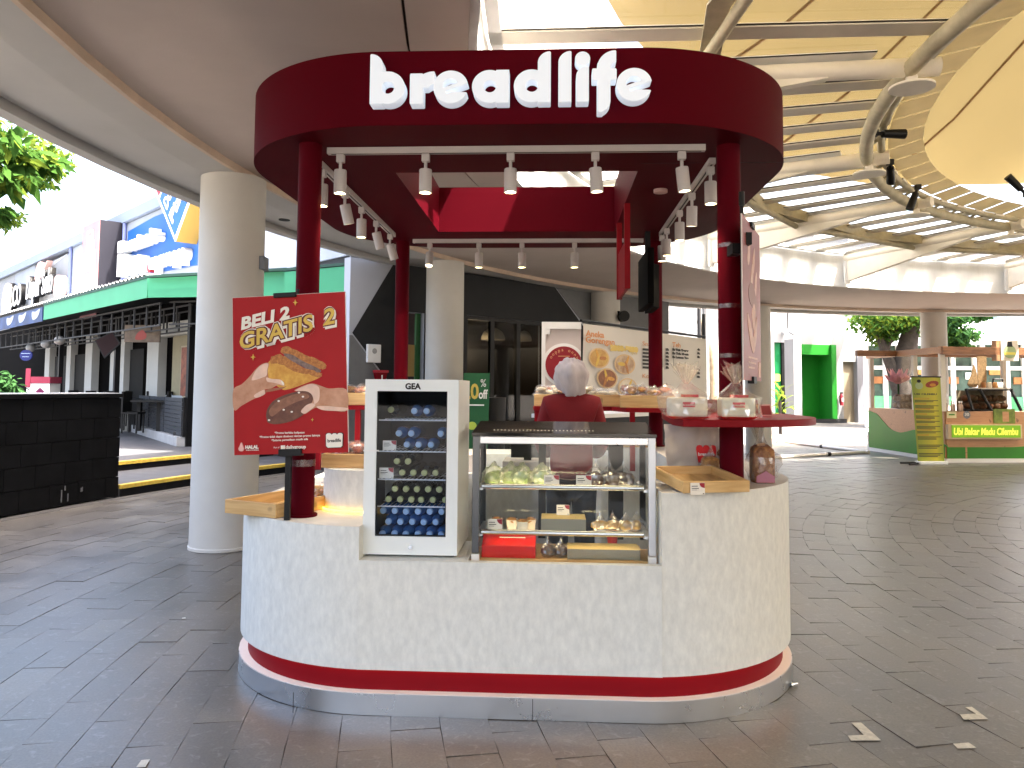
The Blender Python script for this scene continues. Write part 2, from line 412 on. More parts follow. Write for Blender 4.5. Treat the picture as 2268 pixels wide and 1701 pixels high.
# ---- solid letters from simple signed distances, traced on a grid
def trace(sdf, x0, x1, y0, y1, st):
    nx = int((x1 - x0) / st) + 1; ny = int((y1 - y0) / st) + 1
    g = [[sdf(x0 + i * st, y0 + j * st) for j in range(ny)] for i in range(nx)]
    seg = {}
    def ip(i, j, k, l):
        a, b = g[i][j], g[k][l]; t = a / (a - b) if a != b else .5
        return ((i, j, k, l), (x0 + (i + (k - i) * t) * st, y0 + (j + (l - j) * t) * st))
    pts = {}
    for i in range(nx - 1):
        for j in range(ny - 1):
            e = [(i, j, i + 1, j), (i + 1, j, i + 1, j + 1), (i, j + 1, i + 1, j + 1), (i, j, i, j + 1)]
            cs = [g[i][j] < 0, g[i + 1][j] < 0, g[i + 1][j + 1] < 0, g[i][j + 1] < 0]
            cr = [q for q, (a, b) in zip(e, ((0, 1), (1, 2), (3, 2), (0, 3))) if cs[a] != cs[b]]
            if len(cr) == 4: prs = [(cr[0], cr[1]), (cr[2], cr[3])]
            elif len(cr) == 2: prs = [tuple(cr)]
            else: continue
            for a, b in prs:
                for q in (a, b):
                    if q not in pts: pts[q] = ip(*q)[1]
                seg.setdefault(a, []).append(b); seg.setdefault(b, []).append(a)
    loops = []; seen = set()
    for s0 in list(seg):
        if s0 in seen: continue
        lp = [s0]; seen.add(s0); cur = s0
        while True:
            nx_ = [q for q in seg[cur] if q not in seen]
            if not nx_: break
            cur = nx_[0]; seen.add(cur); lp.append(cur)
        if len(lp) > 5: loops.append([pts[q] for q in lp])
    return loops
def loops_curve(name, loops, m, ext, bevel=0):
    cu = bpy.data.curves.new(name, 'CURVE'); cu.dimensions = '2D'; cu.fill_mode = 'BOTH'; cu.extrude = ext; cu.bevel_depth = bevel; cu.bevel_resolution = 1
    for lp in loops:
        sp = cu.splines.new('POLY'); sp.points.add(len(lp) - 1)
        for q, p in zip(sp.points, lp): q.co = (p[0], p[1], 0, 1)
        sp.use_cyclic_u = True
    for q in (m if isinstance(m, (list, tuple)) else [m]): cu.materials.append(q)
    return cu
# ------------------------------------------------------------------ sky-side ground, courtyard floor
m = MB(); m.box(-150, 170, -60, 260, -.3, -.03)
single('ground', m, GROUND, None, None, kind='structure')
m = MB(); m.arc(.2, 18.06, -.2, -.008, 0, 360, 3)
FLOOR = single('floor', m, GROUT, None, None, kind='structure')

TW, TL, GAP = .225, .452, .0024
def in_view(p):
    d = Vector((p[0], p[1], -EYE)); wv = d.dot(_fw)
    if wv < .5: return False
    x = PPX + FPX * d.dot(_rt) / wv; y = PPY - FPX * d.dot(_up) / wv
    return -30 < x < 2298 and y < 1740
near, field = [], MB()
r = 5.0; row = 0
while r + TW < 18.03:
    rc = r + TW / 2; st = math.degrees(TL / rc); off = (row % 2) * .5 + rnd.uniform(-.06, .06)
    n = int(158 / st)
    for i in range(n):
        a = 62 + (i + off) * st
        c = pol(rc, a); v = in_view(c)
        kl = K.Mi @ c
        under = abs(kl.x) < 1.4 and abs(kl.y) < 1.5
        dz = rnd.gauss(0, .0011)
        T = Matrix.Translation((c.x, c.y, dz)) @ Matrix.Rotation(R(a) + rnd.gauss(0, .002), 4, 'Z') @ Matrix.Rotation(rnd.gauss(0, .0022), 4, 'X') @ Matrix.Rotation(rnd.gauss(0, .0035), 4, 'Y')
        if v and not under: near.append((c.length, T))
        elif v or rnd.random() < 1: field.box(-TW / 2 + GAP / 2, TW / 2 - GAP / 2, -TL / 2 + GAP / 2, TL / 2 - GAP / 2, -.03, 0, 0, T)
    r += TW; row += 1
near.sort(key=lambda q: q[0])
for d, T in near[300:]: field.box(-TW / 2 + GAP / 2, TW / 2 - GAP / 2, -TL / 2 + GAP / 2, TL / 2 - GAP / 2, -.03, 0, 0, T)
pm = MB().box(-TW / 2 + GAP / 2, TW / 2 - GAP / 2, -TL / 2 + GAP / 2, TL / 2 - GAP / 2, -.03, 0).mesh('paver', PAVER)
for d, T in near[:300]: part_of('paver', pm, FLOOR, T)
add('paver_field', field, PAVER, FLOOR, kind='stuff')

# upper terrace on the left: two curved steps with yellow nosings
STEPC = mat('step_stone', (.085, .085, .09), .6, var=.25, vscale=4, bump=.2)
RISER = mat('step_riser', (.008, .008, .009), .6, var=.3, vscale=5)
YEL = mat('yellow_paint', (.62, .43, .07), .55, var=.25, vscale=14)
m = MB(); m.arc(18.10, 19.6, -.2, .15, 118, 162.4, 2)
st1 = single('lower_step', m, STEPC, None, None, kind='structure')
m = MB(); m.arc(18.07, 18.098, -.01, .10, 118, 162.4, 2); add('riser', m, RISER, st1)
m = MB(); m.arc(18.06, 18.17, .102, .156, 118, 162.4, 2); add('yellow_nosing', m, YEL, st1)
m = MB(); m.arc(19.62, 62, -.2, .30, 118, 176, 3)
st2 = single('terrace', m, STEPC, None, None, kind='structure')
m = MB(); m.arc(19.59, 19.618, .15, .25, 118, 164, 2); add('riser', m, RISER, st2)
m = MB(); m.arc(19.57, 19.68, .252, .306, 118, 164, 2); add('yellow_nosing', m, YEL, st2)

# floor tape marks and bits
TAPE = mat('worn_tape', (.62, .60, .53), .6, var=.25, vscale=25)
def tapemark(pts, label):
    c = W.atz(*pts[0], 0); ps = [W.atz(*p, 0) for p in pts]
    m = MB().prism([(p.x, p.y) for p in ps], .0035, .0048)
    single('tape_mark', m, TAPE, label, 'floor tape', (c.x, c.y, .0035))
def f2(x, y): return (1700 + x / 2.2095, 950 + y / 2.2095)
tapemark([f2(*p) for p in ((410, 1442), (458, 1442), (555, 1528), (408, 1529), (392, 1506), (472, 1502))], 'larger pale tape corner stuck on the paving right of the stall')
tapemark([f2(*p) for p in ((968, 1366), (1000, 1364), (1080, 1424), (960, 1426), (942, 1402), (1020, 1398))], 'fainter worn tape corner further right on the paving')
tapemark([f2(*p) for p in ((908, 1545), (985, 1540), (1022, 1565), (930, 1568))], 'short single strip of pale tape below the worn tape corner')
tapemark([(302, 1701), (313, 1686), (332, 1684), (322, 1701)], 'white strip of tape at the bottom edge of the left paving')
m = MB(); c = W.atz(407, 1371, 0); m.cbox((c.x, c.y, .006), (.022, .012, .004), .4)
single('paper_scrap', m, WHITE, 'tiny white paper scrap lying on the left paving', 'scrap', (c.x, c.y, .003))
m = MB(); c = W.atz(1755, 1520, 0); m.tube([(c.x, c.y, .01), (c.x + .03, c.y + .01, .012)], .006, 8); m.cyl((c.x - .01, c.y - .003, .01), (c.x, c.y, .01), .012, .01, 10)
single('bolt', m, CHROME, 'small metal bolt lying at the right foot of the stall', 'bolt', (c.x, c.y, .004))

# ------------------------------------------------------------------ ring roof over the walkway, and its columns
RI, RO = 12.05, 15.72
t = thing('ring_roof', 'broad round concrete walkway roof carried on white columns', 'roof', (CX, CY, 3.6))
m = MB(); m.arc(12.45, 14.48, 3.775, 4.05, 0, 360, 3, z0b=3.68); add('soffit', m, SOFFIT, t, True)
m = MB(); m.arc(RI, 12.43, 3.79, 4.05, 0, 360, 3, z0b=3.766); add('soffit_border', m, SOFFIT, t, True)
m = MB(); m.arc(12.43, 12.45, 3.80, 4.0, 0, 360, 3); add('shadow_gap', m, GASK, t)
m = MB(); m.arc(14.482, 14.52, 3.612, 4.04, 0, 360, 3); add('beam_ledge', m, LEDGE, t, True)
m = MB(); m.arc(14.522, 14.84, 3.615, 4.04, 0, 360, 3); add('ring_beam', m, SOFFIT2, t, True)
m = MB(); m.arc(14.842, 15.56, 3.66, 4.045, 0, 360, 3, z0b=3.70); add('outer_soffit', m, SOFFIT2, t, True)
m = MB(); m.arc(15.56, 15.585, 3.72, 4.0, 0, 360, 3); add('drip_groove', m, GASK, t)
m = MB(); m.arc(15.587, RO, 3.625, 4.30, 0, 360, 3); add('outer_lip', m, SOFFIT2, t, True)
m = MB(); m.arc(RI - .06, RI - .002, 3.80, 4.50, 0, 360, 3); add('fascia', m, CONC2, t, True)
m = MB(); m.arc(15.4, 15.64, 4.301, 9.6, 110, 215, 3); add('unseen_sun_screen', m, SOFFIT2, t, True)  # added wall out of view, keeps the sun off the left steps
m = MB(); m.arc(RI, 15.585, 4.052, 4.2, 0, 360, 4); add('roof_deck', m, CONC, t)
for px, py, r_ in ((630, 484, .07),):
    p = W.atz(px, py, 3.695); m = MB().cyl((p.x, p.y, 3.672), (p.x, p.y, 3.70), r_, n=20); add('downlight', m, DGREY, t)

cols = [(172.0, 'nearest thick white round column, left of the red poster'), (151.1, 'white round column rising behind the white drinks fridge'),
        (131.6, 'white round column half hidden behind the hanging black television'), (112.8, 'white round column behind the banner on the stall, near the sunlit wall'),
        (92.8, 'far white round column behind the green and wooden sweet potato stall'), (73, 'white round column outside the right edge of the photo')]
for i, (a, lb) in enumerate(cols):
    p = pol(14.66, a); t = thing('concrete_column', lb, 'column', (p.x, p.y, 0), group='round columns under the ring roof')
    m = MB().lathe([(.312, 0), (.322, .004), (.322, .03), (.312, .036), (.31, 3.61)], (p.x, p.y, 0), 40); add('shaft', m, COLP, t, True)
for a in (192, 212, 232, 252, 33, 53):
    p = pol(14.66, a)
    t = thing('concrete_column', 'white round column behind the photographer', 'column', (p.x, p.y, 0), group='round columns under the ring roof')
    add('shaft', MB().lathe([(.312, 0), (.31, 3.61)], (p.x, p.y, 0), 24), COLP, t, True)

# ------------------------------------------------------------------ round glazed roof over the courtyard
t = thing('glass_roof', 'ring shaped glass roof with cream steel ribs above the courtyard', 'roof', (CX, CY, 4.4))
GA = [172.2 - 20 * k for k in range(18)]
org = Vector((CX, CY, 4.4))
def pM(a): return Matrix.Rotation(R(a), 4, 'Z')
RR = 8.3
rib = MB(); rib.box(RR - .22, 11.97, -.115, .115, .10, .135); rib.box(RR - .22, 11.97, -.129, -.117, .112, .122, 1); rib.box(RR - .22, 11.97, .117, .129, .112, .122, 1)
ribm = rib.mesh('rib', [CREAMST, GASK])
gird = MB(); gird.cyl((RR - .25, 0, .02), (11.95, 0, .02), .085, n=14)
girdm = gird.mesh('girder_tube', CREAMST, True)
web = MB(); web.plate([(9.0, -.06), (11.97, -.50), (11.97, -.05), (9.0, -.05)], -.05, .05); webm = web.mesh('tapered_beam', CREAMST)
plt = MB(); plt.cbox((11.90, 0, -.30), (.04, .22, .50)); pltm = plt.mesh('wall_plate', WHITE)
disc = MB().cyl((RR - .02, 0, -.17), (RR - .02, 0, -.15), .19, n=24); disc.cyl((RR - .02, 0, -.16), (RR - .02, 0, .0), .05, n=10); discm = disc.mesh('node_disc', CREAMST, True)
flat = MB(); flat.box(8.6, 11.97, -.11, .11, .125, .15); flat.box(8.6, 11.97, -.122, -.112, .128, .138, 1); flat.box(8.6, 11.97, .112, .122, .128, .138, 1); flatm = flat.mesh('flashing', [WHITE, GASK])
def pane_mesh(r0, r1, z0, z1, da=2.0):
    v = [(r0 * cos(R(-da)), r0 * sin(R(-da)), z0), (r1 * cos(R(-da)), r1 * sin(R(-da)), z1), (r1 * cos(R(da)), r1 * sin(R(da)), z1), (r0 * cos(R(da)), r0 * sin(R(da)), z0)]
    return MB().add(v, [(0, 1, 2, 3)]).mesh('pane', RGLASS)
pi_m, po_m = pane_mesh(RR - .18, 10.14, .165, .168), pane_mesh(10.2, 12.0, .16, .16)
for a in GA:
    for nm, me in (('girder_tube', girdm), ('tapered_beam', webm), ('wall_plate', pltm), ('node_disc', discm), ('flashing', flatm)): part_of(nm, me, t, pM(a))
    for k in range(1, 5): part_of('rib', ribm, t, pM(a + 4 * k))
    for k in range(5):
        part_of('pane', pi_m, t, pM(a + 2 + 4 * k)); part_of('pane', po_m, t, pM(a + 2 + 4 * k))
m = MB(); m.tube([pol(RR, a, 4.40) for a in range(0, 360, 4)], .075, 12, closed=True); add('ring_tube', m, OLIVE, t, True)
m = MB(); m.tube([pol(RR - .16, a, 4.50) for a in range(0, 360, 4)], .045, 10, closed=True); add('upper_ring_tube', m, OLIVE, t, True)
m = MB()
for a in range(0, 360, 4):
    m.tube([pol(RR, a, 4.42), pol(RR - .16, a, 4.50)], .022, 6)
add('ring_strut', m, OLIVE, t)
edge = MB()
for k in range(90):
    a0, a1 = k * 4 + .12, k * 4 + 3.88
    edge.add([pol(RR - .24, a0, 4.52), pol(RR - .62, a0, 4.60), pol(RR - .62, a1, 4.60), pol(RR - .24, a1, 4.52)], [(0, 1, 2, 3)])
add('edge_strip', edge, fabric_mat('dusty_edge', (.66, .58, .40), .5, .25, 3), t)
m = MB(); m.arc(10.12, 10.19, 4.40, 4.57, 0, 360, 20); m.arc(10.19, 10.30, 4.40, 4.42, 0, 360, 20); add('middle_ring', m, OLIVE, t)
m = MB(); m.tube([pol(10.22, a, 4.36) for a in GA], .05, 10, closed=True); add('middle_tube', m, OLIVE, t, True)
m = MB(); m.arc(11.86, 11.97, 4.50, 4.56, 0, 360, 4); add('eaves_rail', m, WHITE, t)

# tent membrane above the glass
t = thing('tensile_canopy', 'tall cream fabric tent stretched above the glass roof', 'tent', (CX, CY, 5.4))
m = MB(); prof = [(11.05, 5.4), (9.3, 6.3), (7.2, 7.8), (5.0, 9.3), (3.0, 11.2), (1.6, 13.2), (.8, 14.6)]
vs = []; fs = []; NS = 90
def shade_rim(a):  # rim widened out of view to keep sun off floor and counter
    t_ = min(1, max(0, (a - 183) / 8)) * min(1, max(0, (262 - a) / 10)); return 1 + .17 * t_ * t_ * (3 - 2 * t_)
def lift(a, r_): return 1.7 * sin(R(a - 172.2) / 2) ** 2 * (r_ / 11)
for j, (r_, z) in enumerate(prof):
    for i in range(NS):
        a = 360 * i / NS; q = abs(((a - 172.2) % 20) - 10) / 10      # 1 at seams
        rr = r_ * (1 - .05 * (1 - q) ** 1.2 * (1 if j == 0 else 0)) * (shade_rim(a) if j == 0 else 1 + (shade_rim(a) - 1) * max(0, 1 - j * .45)); p = pol(rr, a, z - .12 * (1 - q) * (r_ / 11.6) + lift(a, r_)); vs.append(p)
for j in range(len(prof) - 1):
    for i in range(NS): fs.append((j * NS + i, j * NS + (i + 1) % NS, (j + 1) * NS + (i + 1) % NS, (j + 1) * NS + i))
m.add(vs, fs); add('fabric', m, MEMB, t, True, ang=180)
ROPE = mat('seam_cord', (.20, .11, .04), .8)
for a in GA:
    m = MB(); m.tube([pol(r_, a, z - .03 + lift(a, r_)) for r_, z in prof[(1 if 183 < a % 360 < 262 else 0):]], .022, 6); add('seam', m, ROPE, t, True)
m = MB(); m.cyl((CX, CY, 14.5), (CX, CY, 15.2), .82, .75, 24); add('mast_cap', m, CREAMST, t, True)

# spot lights hung on the ring of the glass roof
def ring_spot(px, py, z, dirv, lb):
    p = W.atz(px, py, z); t = thing('spotlight', lb, 'spotlight', p, group='black spotlights clamped on the roof ring')
    d = Vector(dirv).normalized()
    add('lamp_can', MB().cyl(p, p + d * .26, .045, .055, 14), BLACK, t, True)
    add('clamp', MB().cyl(p - d * .10, p, .022, n=8).cbox(p - d * .10, (.07, .07, .07)), BLACK, t)
ring_spot(1955, 296, 4.42, (1, .1, .02), 'black spotlight sticking out sideways beside the upper roof node')
ring_spot(1972, 372, 4.40, (.4, .8, -.5), 'black spotlight clamped on the roof ring just below the upper node')
ring_spot(2028, 428, 4.36, (-.4, -.1, -.9), 'black spotlight pointing down where the roof ring meets a girder')
ring_spot(2262, 420, 4.36, (-.5, 0, .5), 'pale spotlight at the right edge of the roof ring')
# ------------------------------------------------------------------ the bread stall
XH, YH, RC = 1.57, 1.68, .93
OUT = rrect(-XH, XH, -YH, YH, RC, 18)
t = thing('bread_stall', 'round cornered stall of pale stone laminate with red band and steel plinth', 'stall', (0, 0, 0), K)
STALL = t
add('plinth', MB().prism(rrect(-XH - .005, XH + .005, -YH - .005, YH + .005, RC, 24), .002, .100), STEEL, t, True)
m = MB()
for x in (.14, -1.0): m.box(x - .0015, x + .0015, -YH - .0065, -YH - .005, .004, .098)
add('plinth_seam', m, DGREY, t)
add('red_band', MB().prism(rrect(-XH + .042, XH - .042, -YH + .042, YH - .042, RC - .04, 24), .1035, .209), REDM, t, True)
LEDW = glow('warm_led', (1, .62, .38), .7)
ring = rrect(-XH + .03, XH - .03, -YH + .03, YH - .03, RC - .03, 20)
add('lit_plinth_top', MB().prism(rrect(-XH - .003, XH + .003, -YH - .003, YH + .003, RC, 24), .1003, .103), WHITE, t)  # white sheet on the steel plinth, paints its top as lit
m = MB(); m.tube([(x, y, .2055) for x, y in ring], .0035, 6, closed=True); add('band_led', m, LEDW, t)
ID = .52
def section(x0, x1, z1, name):
    """a stretch of counter between two x, open to the inside of the stall"""
    o = OUT
    if x0 is not None: o = clipx(o, x0, False)
    if x1 is not None: o = clipx(o, x1, True)
    m = MB().prism(o, .21, z1, 0, 1)
    return m
def side(x0, x1, z1, left):
    o = clipx(OUT, x1 if left else x0, left)
    xs = x1 if left else x0; xi = -XH + ID if left else XH - ID
    # drop the straight cut and walk round the inside instead
    out = [p for p in o]
    # rotate so the list starts after the cut's back point
    k = max(range(len(out)), key=lambda i: (abs(out[i][0] - xs) < 1e-6, out[i][1] if left else -out[i][1]))
    out = out[k:] + out[:k]
    if left: inner = [(xs, -YH + ID), (xi, -YH + ID), (xi, YH - ID), (xs, YH - ID)]
    else: inner = [(xs, YH - ID), (xi, YH - ID), (xi, -YH + ID), (xs, -YH + ID)]
    return MB().prism(out + inner, .21, z1, 0, 1)
XL, XR = -.699, .745
add('left_counter', side(None, XL - .001, .88, True), [LAMIN, LAMTOP], t, True, ang=25)
add('right_counter', side(XR + .001, None, 1.062, False), [LAMIN, LAMTOP], t, True, ang=25)
m = MB(); m.box(XL, XR, -YH, -YH + .045, .21, .722); m.box(XL, XL + .50, -YH + .046, -YH + ID, .21, .722); m.box(XL + .501, XR, -YH + .046, -YH + ID, .21, .69)
m.box(XL + .501, XL + .52, -YH + .046, -YH + ID, .691, .722)
add('front_counter', m, LAMIN, t)
add('sill_board', MB().box(XL + .521, XR - .001, -YH + .046, -YH + ID - .01, .691, .698), WOODL, t)
m = MB(); m.box(XL, XR, YH - ID, YH, .21, 1.0); add('rear_counter', m, LAMIN, t)
add('stall_floor', MB().prism(rrect(-1.04, 1.04, -1.15, 1.15, .1, 4), .2095, .2105), DGREY, t)
# work desk inside, seen through the showcase
add('inner_desk', MB().box(-.55, .60, .55, 1.10, .86, .90).box(-.55, -.51, .6, 1.1, .103, .859).box(.56, .60, .6, 1.1, .103, .859), WHITE, t)

# posts
PR = .061
def post(x, y, z0, lb=None):
    m = MB().cyl((x, y, z0 + .012), (x, y, 2.849), PR, n=24); m.cyl((x, y, z0 + .001), (x, y, z0 + .012), .078, n=24)
    return add('post', m, RED, t, True)
post(-1.075, -1.39, .88); post(1.158, -1.30, 1.062); post(-1.11, 1.36, .88); post(1.12, 1.40, 1.062)

# red canopy with an open rectangle in the middle
Z0, Z1 = 2.85, 3.228
OX, OY0, OY1 = .728, -.835, .94
c = thing('stall_canopy', 'dark red round cornered canopy with an open middle over the bread stall', 'canopy', (0, 0, 2.85), K)
HOLE = [(-OX, OY0), (OX, OY0), (OX, OY1), (-OX, OY1)]
m = MB(); o = rrect(-XH, XH, -YH, YH, RC, 30); n = len(o)
m.add([(x, y, Z0 + .001) for x, y in o] + [(x, y, Z1) for x, y in o], [(i, (i + 1) % n, n + (i + 1) % n, n + i) for i in range(n)])
add('fascia', m, RED, c, True)
def holed(z, mi=0):
    import mathutils.geometry as G
    vs, es, fs, *_ = G.delaunay_2d_cdt([Vector(p) for p in o] + [Vector(p) for p in HOLE], [], [list(range(n)), list(range(n, n + 4))], 0, 1e-6)
    out = MB(); keep = []
    for f in fs:
        cx = sum(vs[i].x for i in f) / len(f); cy = sum(vs[i].y for i in f) / len(f)
        if not (-OX < cx < OX and OY0 < cy < OY1): keep.append(tuple(f))
    out.add([(v.x, v.y, z) for v in vs], keep); return out
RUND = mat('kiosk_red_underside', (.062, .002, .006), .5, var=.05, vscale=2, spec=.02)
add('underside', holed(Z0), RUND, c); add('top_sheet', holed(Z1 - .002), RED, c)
m = MB()
for a, b in zip(HOLE, HOLE[1:] + HOLE[:1]):
    m.add([(a[0], a[1], Z0 + .001), (b[0], b[1], Z0 + .001), (b[0], b[1], Z1 - .003), (a[0], a[1], Z1 - .003)], [(0, 1, 2, 3)])
add('opening_lining', m, RED, c)
m = MB(); m.box(OX + .002, XH - .03, -1.0, -.997, Z0 - .0012, Z0 - .0004); add('panel_seam', m, DGREY, c)
p = K.atz(1463, 420, Z0); m = MB().cyl((p.x, p.y, Z0 - .02), (p.x, p.y, Z0 - .0005), .045, n=24); add('smoke_detector', m, mat('pinkish_plastic', (.55, .38, .36), .5), c, True)

# ---- lit letters
def box2(x, y, x0, x1, y0, y1, r=0.0):
    dx = max(x0 + r - x, x - (x1 - r)); dy = max(y0 + r - y, y - (y1 - r))
    return math.hypot(max(dx, 0), max(dy, 0)) + min(max(dx, dy), 0) - r
def circ(x, y, cx, cy, r): return math.hypot(x - cx, y - cy) - r
def fillet(x, y, x0, x1, y0, y1, tl, tr):
    """stem with a quarter-round top: tl / tr radius"""
    d = box2(x, y, x0, x1, y0, y1)
    if tl and x < x0 + tl and y > y1 - tl: d = max(d, circ(x, y, x0 + tl, y1 - tl, tl))
    if tr and x > x1 - tr and y > y1 - tr: d = max(d, circ(x, y, x1 - tr, y1 - tr, tr))
    return d
XHT, WS = .168, .060      # x height, stem
RB = XHT / 2
def bowl(x, y, cx, hole=.034): return max(circ(x, y, cx, RB, RB), -circ(x, y, cx + .002, RB, hole))
def g_b(x, y): return min(fillet(x, y, 0, .058, 0, .262, 0, .057), bowl(x, y, .086))
def g_r(x, y):
    d = box2(x, y, 0, .060, 0, .155)
    arm = max(circ(x, y, .120, .045, .120), -circ(x, y, .128, .035, .068), .0 + -(y - .085), x - .118, -x)
    return min(d, arm)
def g_e(x, y):
    d = circ(x, y, RB, RB, RB)
    ca, sa = cos(R(20)), sin(R(20)); u = (x - RB) * ca + (y - RB) * sa; v = -(x - RB) * sa + (y - RB) * ca
    eye = max(circ(u, v, 0, .006, .040), .006 - v)
    cut = max(.024 + v - .014 - .0, -(v + .032) - max(0, u - .01) * .55, -.034 - u)      # slit under the bar, widening to the right
    cut = max(v + .010, -(v + .030) - max(0.0, u) * .42, -(u + .034))
    return max(d, -eye, -cut)
def g_a(x, y): return min(bowl(x, y, RB), box2(x, y, .118, .178, 0, XHT))
def g_d(x, y): return min(bowl(x, y, RB), fillet(x, y, .118, .176, 0, .262, .057, 0))
def g_l(x, y): return fillet(x, y, 0, .058, 0, .262, .057, 0)
def g_i(x, y): return min(fillet(x, y, .003, .060, 0, .180, .05, 0), circ(x, y, .032, .224, .034))
def g_f(x, y):
    stem = max(box2(x, y, .026, .084, -.055, .20), -(y + .055) - 0 + max(0, (x - .045)) * -.0)
    if y < -.0 and x > .05: stem = max(stem, circ(x, y, .026, .003, .058))
    hook = max(circ(x, y, .112, .176, .086), -circ(x, y, .116, .176, .030), -(y - .176), x - .112)
    bar = box2(x, y, 0, .114, .112, .168)
    return min(stem, hook, bar)
LSIDE = mat('letter_side', (.62, .66, .70), .5, emit=(.80, .88, 1.0), estr=.045); LFACE = mat('letter_face', (.36, .42, .50), .5, emit=(.62, .76, 1.0), estr=.030)
def px2k(px): return K.at(px, 200, -YH - .09).x
XS = [(g_b, 819, .0), (g_r, 908, 0), (g_e, 960, 0), (g_a, 1046, 0), (g_d, 1139, 0), (g_l, 1238, 0), (g_i, 1276, 0), (g_f, 1313, 0), (g_e, 1367, 0)]
LZ0 = K.at(850, 230, -YH - .077).z; LZ1 = K.at(850, 121, -YH - .077).z; LZS = (LZ1 - LZ0) / .262; LXS = .98
sg = thing('shop_sign', 'glowing white raised lettering breadlife on the red canopy', 'sign', (0, -YH - .002, 2.95), K)
for gfn, px, dy in XS:
    lp = trace(gfn, -.02, .24, -.075, .285, .0045)
    cu = loops_curve('letter', lp, LSIDE, .035, .003)
    o1 = bpy.data.objects.new('letter', cu); COL.objects.link(o1); o1.parent = sg
    z = LZ0
    o1.matrix_local = Matrix.Translation((px2k(px), -.042, z - 2.95)) @ Matrix.Rotation(R(90), 4, 'X') @ Matrix.Diagonal((LXS, LZS, 1, 1))
    REG[o1.name] = REG[sg.name]
    lf = trace(lambda x, y: gfn(x, y) + .006, -.02, .24, -.075, .285, .0045)
    cf = loops_curve('letter_face', lf, LFACE, .002, 0)
    o2 = bpy.data.objects.new('letter_face', cf); COL.objects.link(o2); o2.parent = o1
    o2.matrix_local = Matrix.Translation((0, 0, .0405)); REG[o2.name] = REG[sg.name]
# light the letters throw on the fascia comes from their own glow

# ---- track lights
TRACKM = mat('track_white', (.50, .47, .46), .45, var=.05)
BULB = glow('warm_bulb', (1, .86, .62), 1.6)
def track(p0, p1, label):
    tt = thing('light_track', label, 'light track', ((p0[0] + p1[0]) / 2, (p0[1] + p1[1]) / 2, Z0 - .001), K, group='white light tracks under the red canopy')
    d = (Vector(p1) - Vector(p0)); m = MB(); a = math.atan2(d.y, d.x)
    m.cbox((*((Vector(p0) + Vector(p1)) / 2), Z0 - .018), (d.length, .036, .033), a); add('rail', m, TRACKM, tt)
    m = MB(); m.cbox((*((Vector(p0) + Vector(p1)) / 2), Z0 - .0352), (d.length - .04, .010, .0012), a); add('slot', m, DGREY, tt)
track((-1.0, -1.33), (1.03, -1.33), 'front white light track, nearest the glowing letters')
track((-1.0, 1.25), (1.0, 1.25), 'rear white light track behind the open rectangle')
track((-1.115, -1.10), (-1.115, .98), 'left white light track running away from the viewer')
track((1.115, -1.10), (1.115, .98), 'right white light track running away from the viewer')
def spot(x, y, lb, tilt=(0, 0), on=60, rot=0):
    tt = thing('track_spotlight', lb, 'spotlight', (x, y, Z0 - .036), K, group='white spotlights on the canopy light tracks')
    z = Z0 - .036
    m = MB(); m.box(x - .021, x + .021, y - .018, y + .018, z - .045, z - .001); add('adapter', m, TRACKM, tt, bevel=.004)
    add('neck', MB().cyl((x, y, z - .085), (x, y, z - .045), .009, n=10), TRACKM, tt, True)
    M = Matrix.Translation((x, y, z - .085)) @ Matrix.Rotation(R(tilt[0]), 4, 'X') @ Matrix.Rotation(R(tilt[1]), 4, 'Y')
    pr = [(.012, 0), (.032, -.002), (.034, -.008), (.034, -.130), (.030, -.130), (.028, -.118)]
    add('lamp_can', MB().lathe(pr, n=24, M=M), TRACKM, tt, True)
    add('lens', MB().lathe([(0, -.119), (.0275, -.119)], n=20, M=M), BULB, tt)
    ld = bpy.data.lights.new('spot_beam', 'SPOT'); ld.energy = on * .05; ld.spot_size = R(75); ld.spot_blend = .8; ld.color = (1, .80, .55); ld.shadow_soft_size = .03
    lo = bpy.data.objects.new('spot_beam', ld); COL.objects.link(lo); lo.parent = tt
    lo.matrix_local = Matrix.Translation((-x, -y, -z)) @ Matrix.Translation((0, 0, 0)) @ (M @ Matrix.Translation((0, 0, -.135)))
    for q in tt.children:
        pass
nth = ['first', 'second', 'third', 'fourth', 'fifth']
for i, x in enumerate((-.928, -.462, -.003, .45, .907)): spot(x, -1.33, f'{nth[i]} white spotlight from the left on the front track', (0, (0, 0, 0, -4, -6)[i]))
for i, y in enumerate((-1.04, -.55, -.11, .34, .84)): spot(-1.115, y, f'{nth[i]} white spotlight from the front on the left track', ((0, 0), (14, -10), (0, 0), (16, -12), (18, -14))[i])
for i, y in enumerate((-1.04, -.45, .04, .66, .93)): spot(1.115, y, f'{nth[i]} white spotlight from the front on the right track', ((0, 0), (8, 0), (0, 0), (0, 0), (0, 0))[i])
for i, x in enumerate((-.85, -.42, -.045, .41)): spot(x, 1.25, f'{nth[i]} white spotlight from the left on the rear track', ((-20, 0), (0, 0), (0, 0), (0, 0))[i])

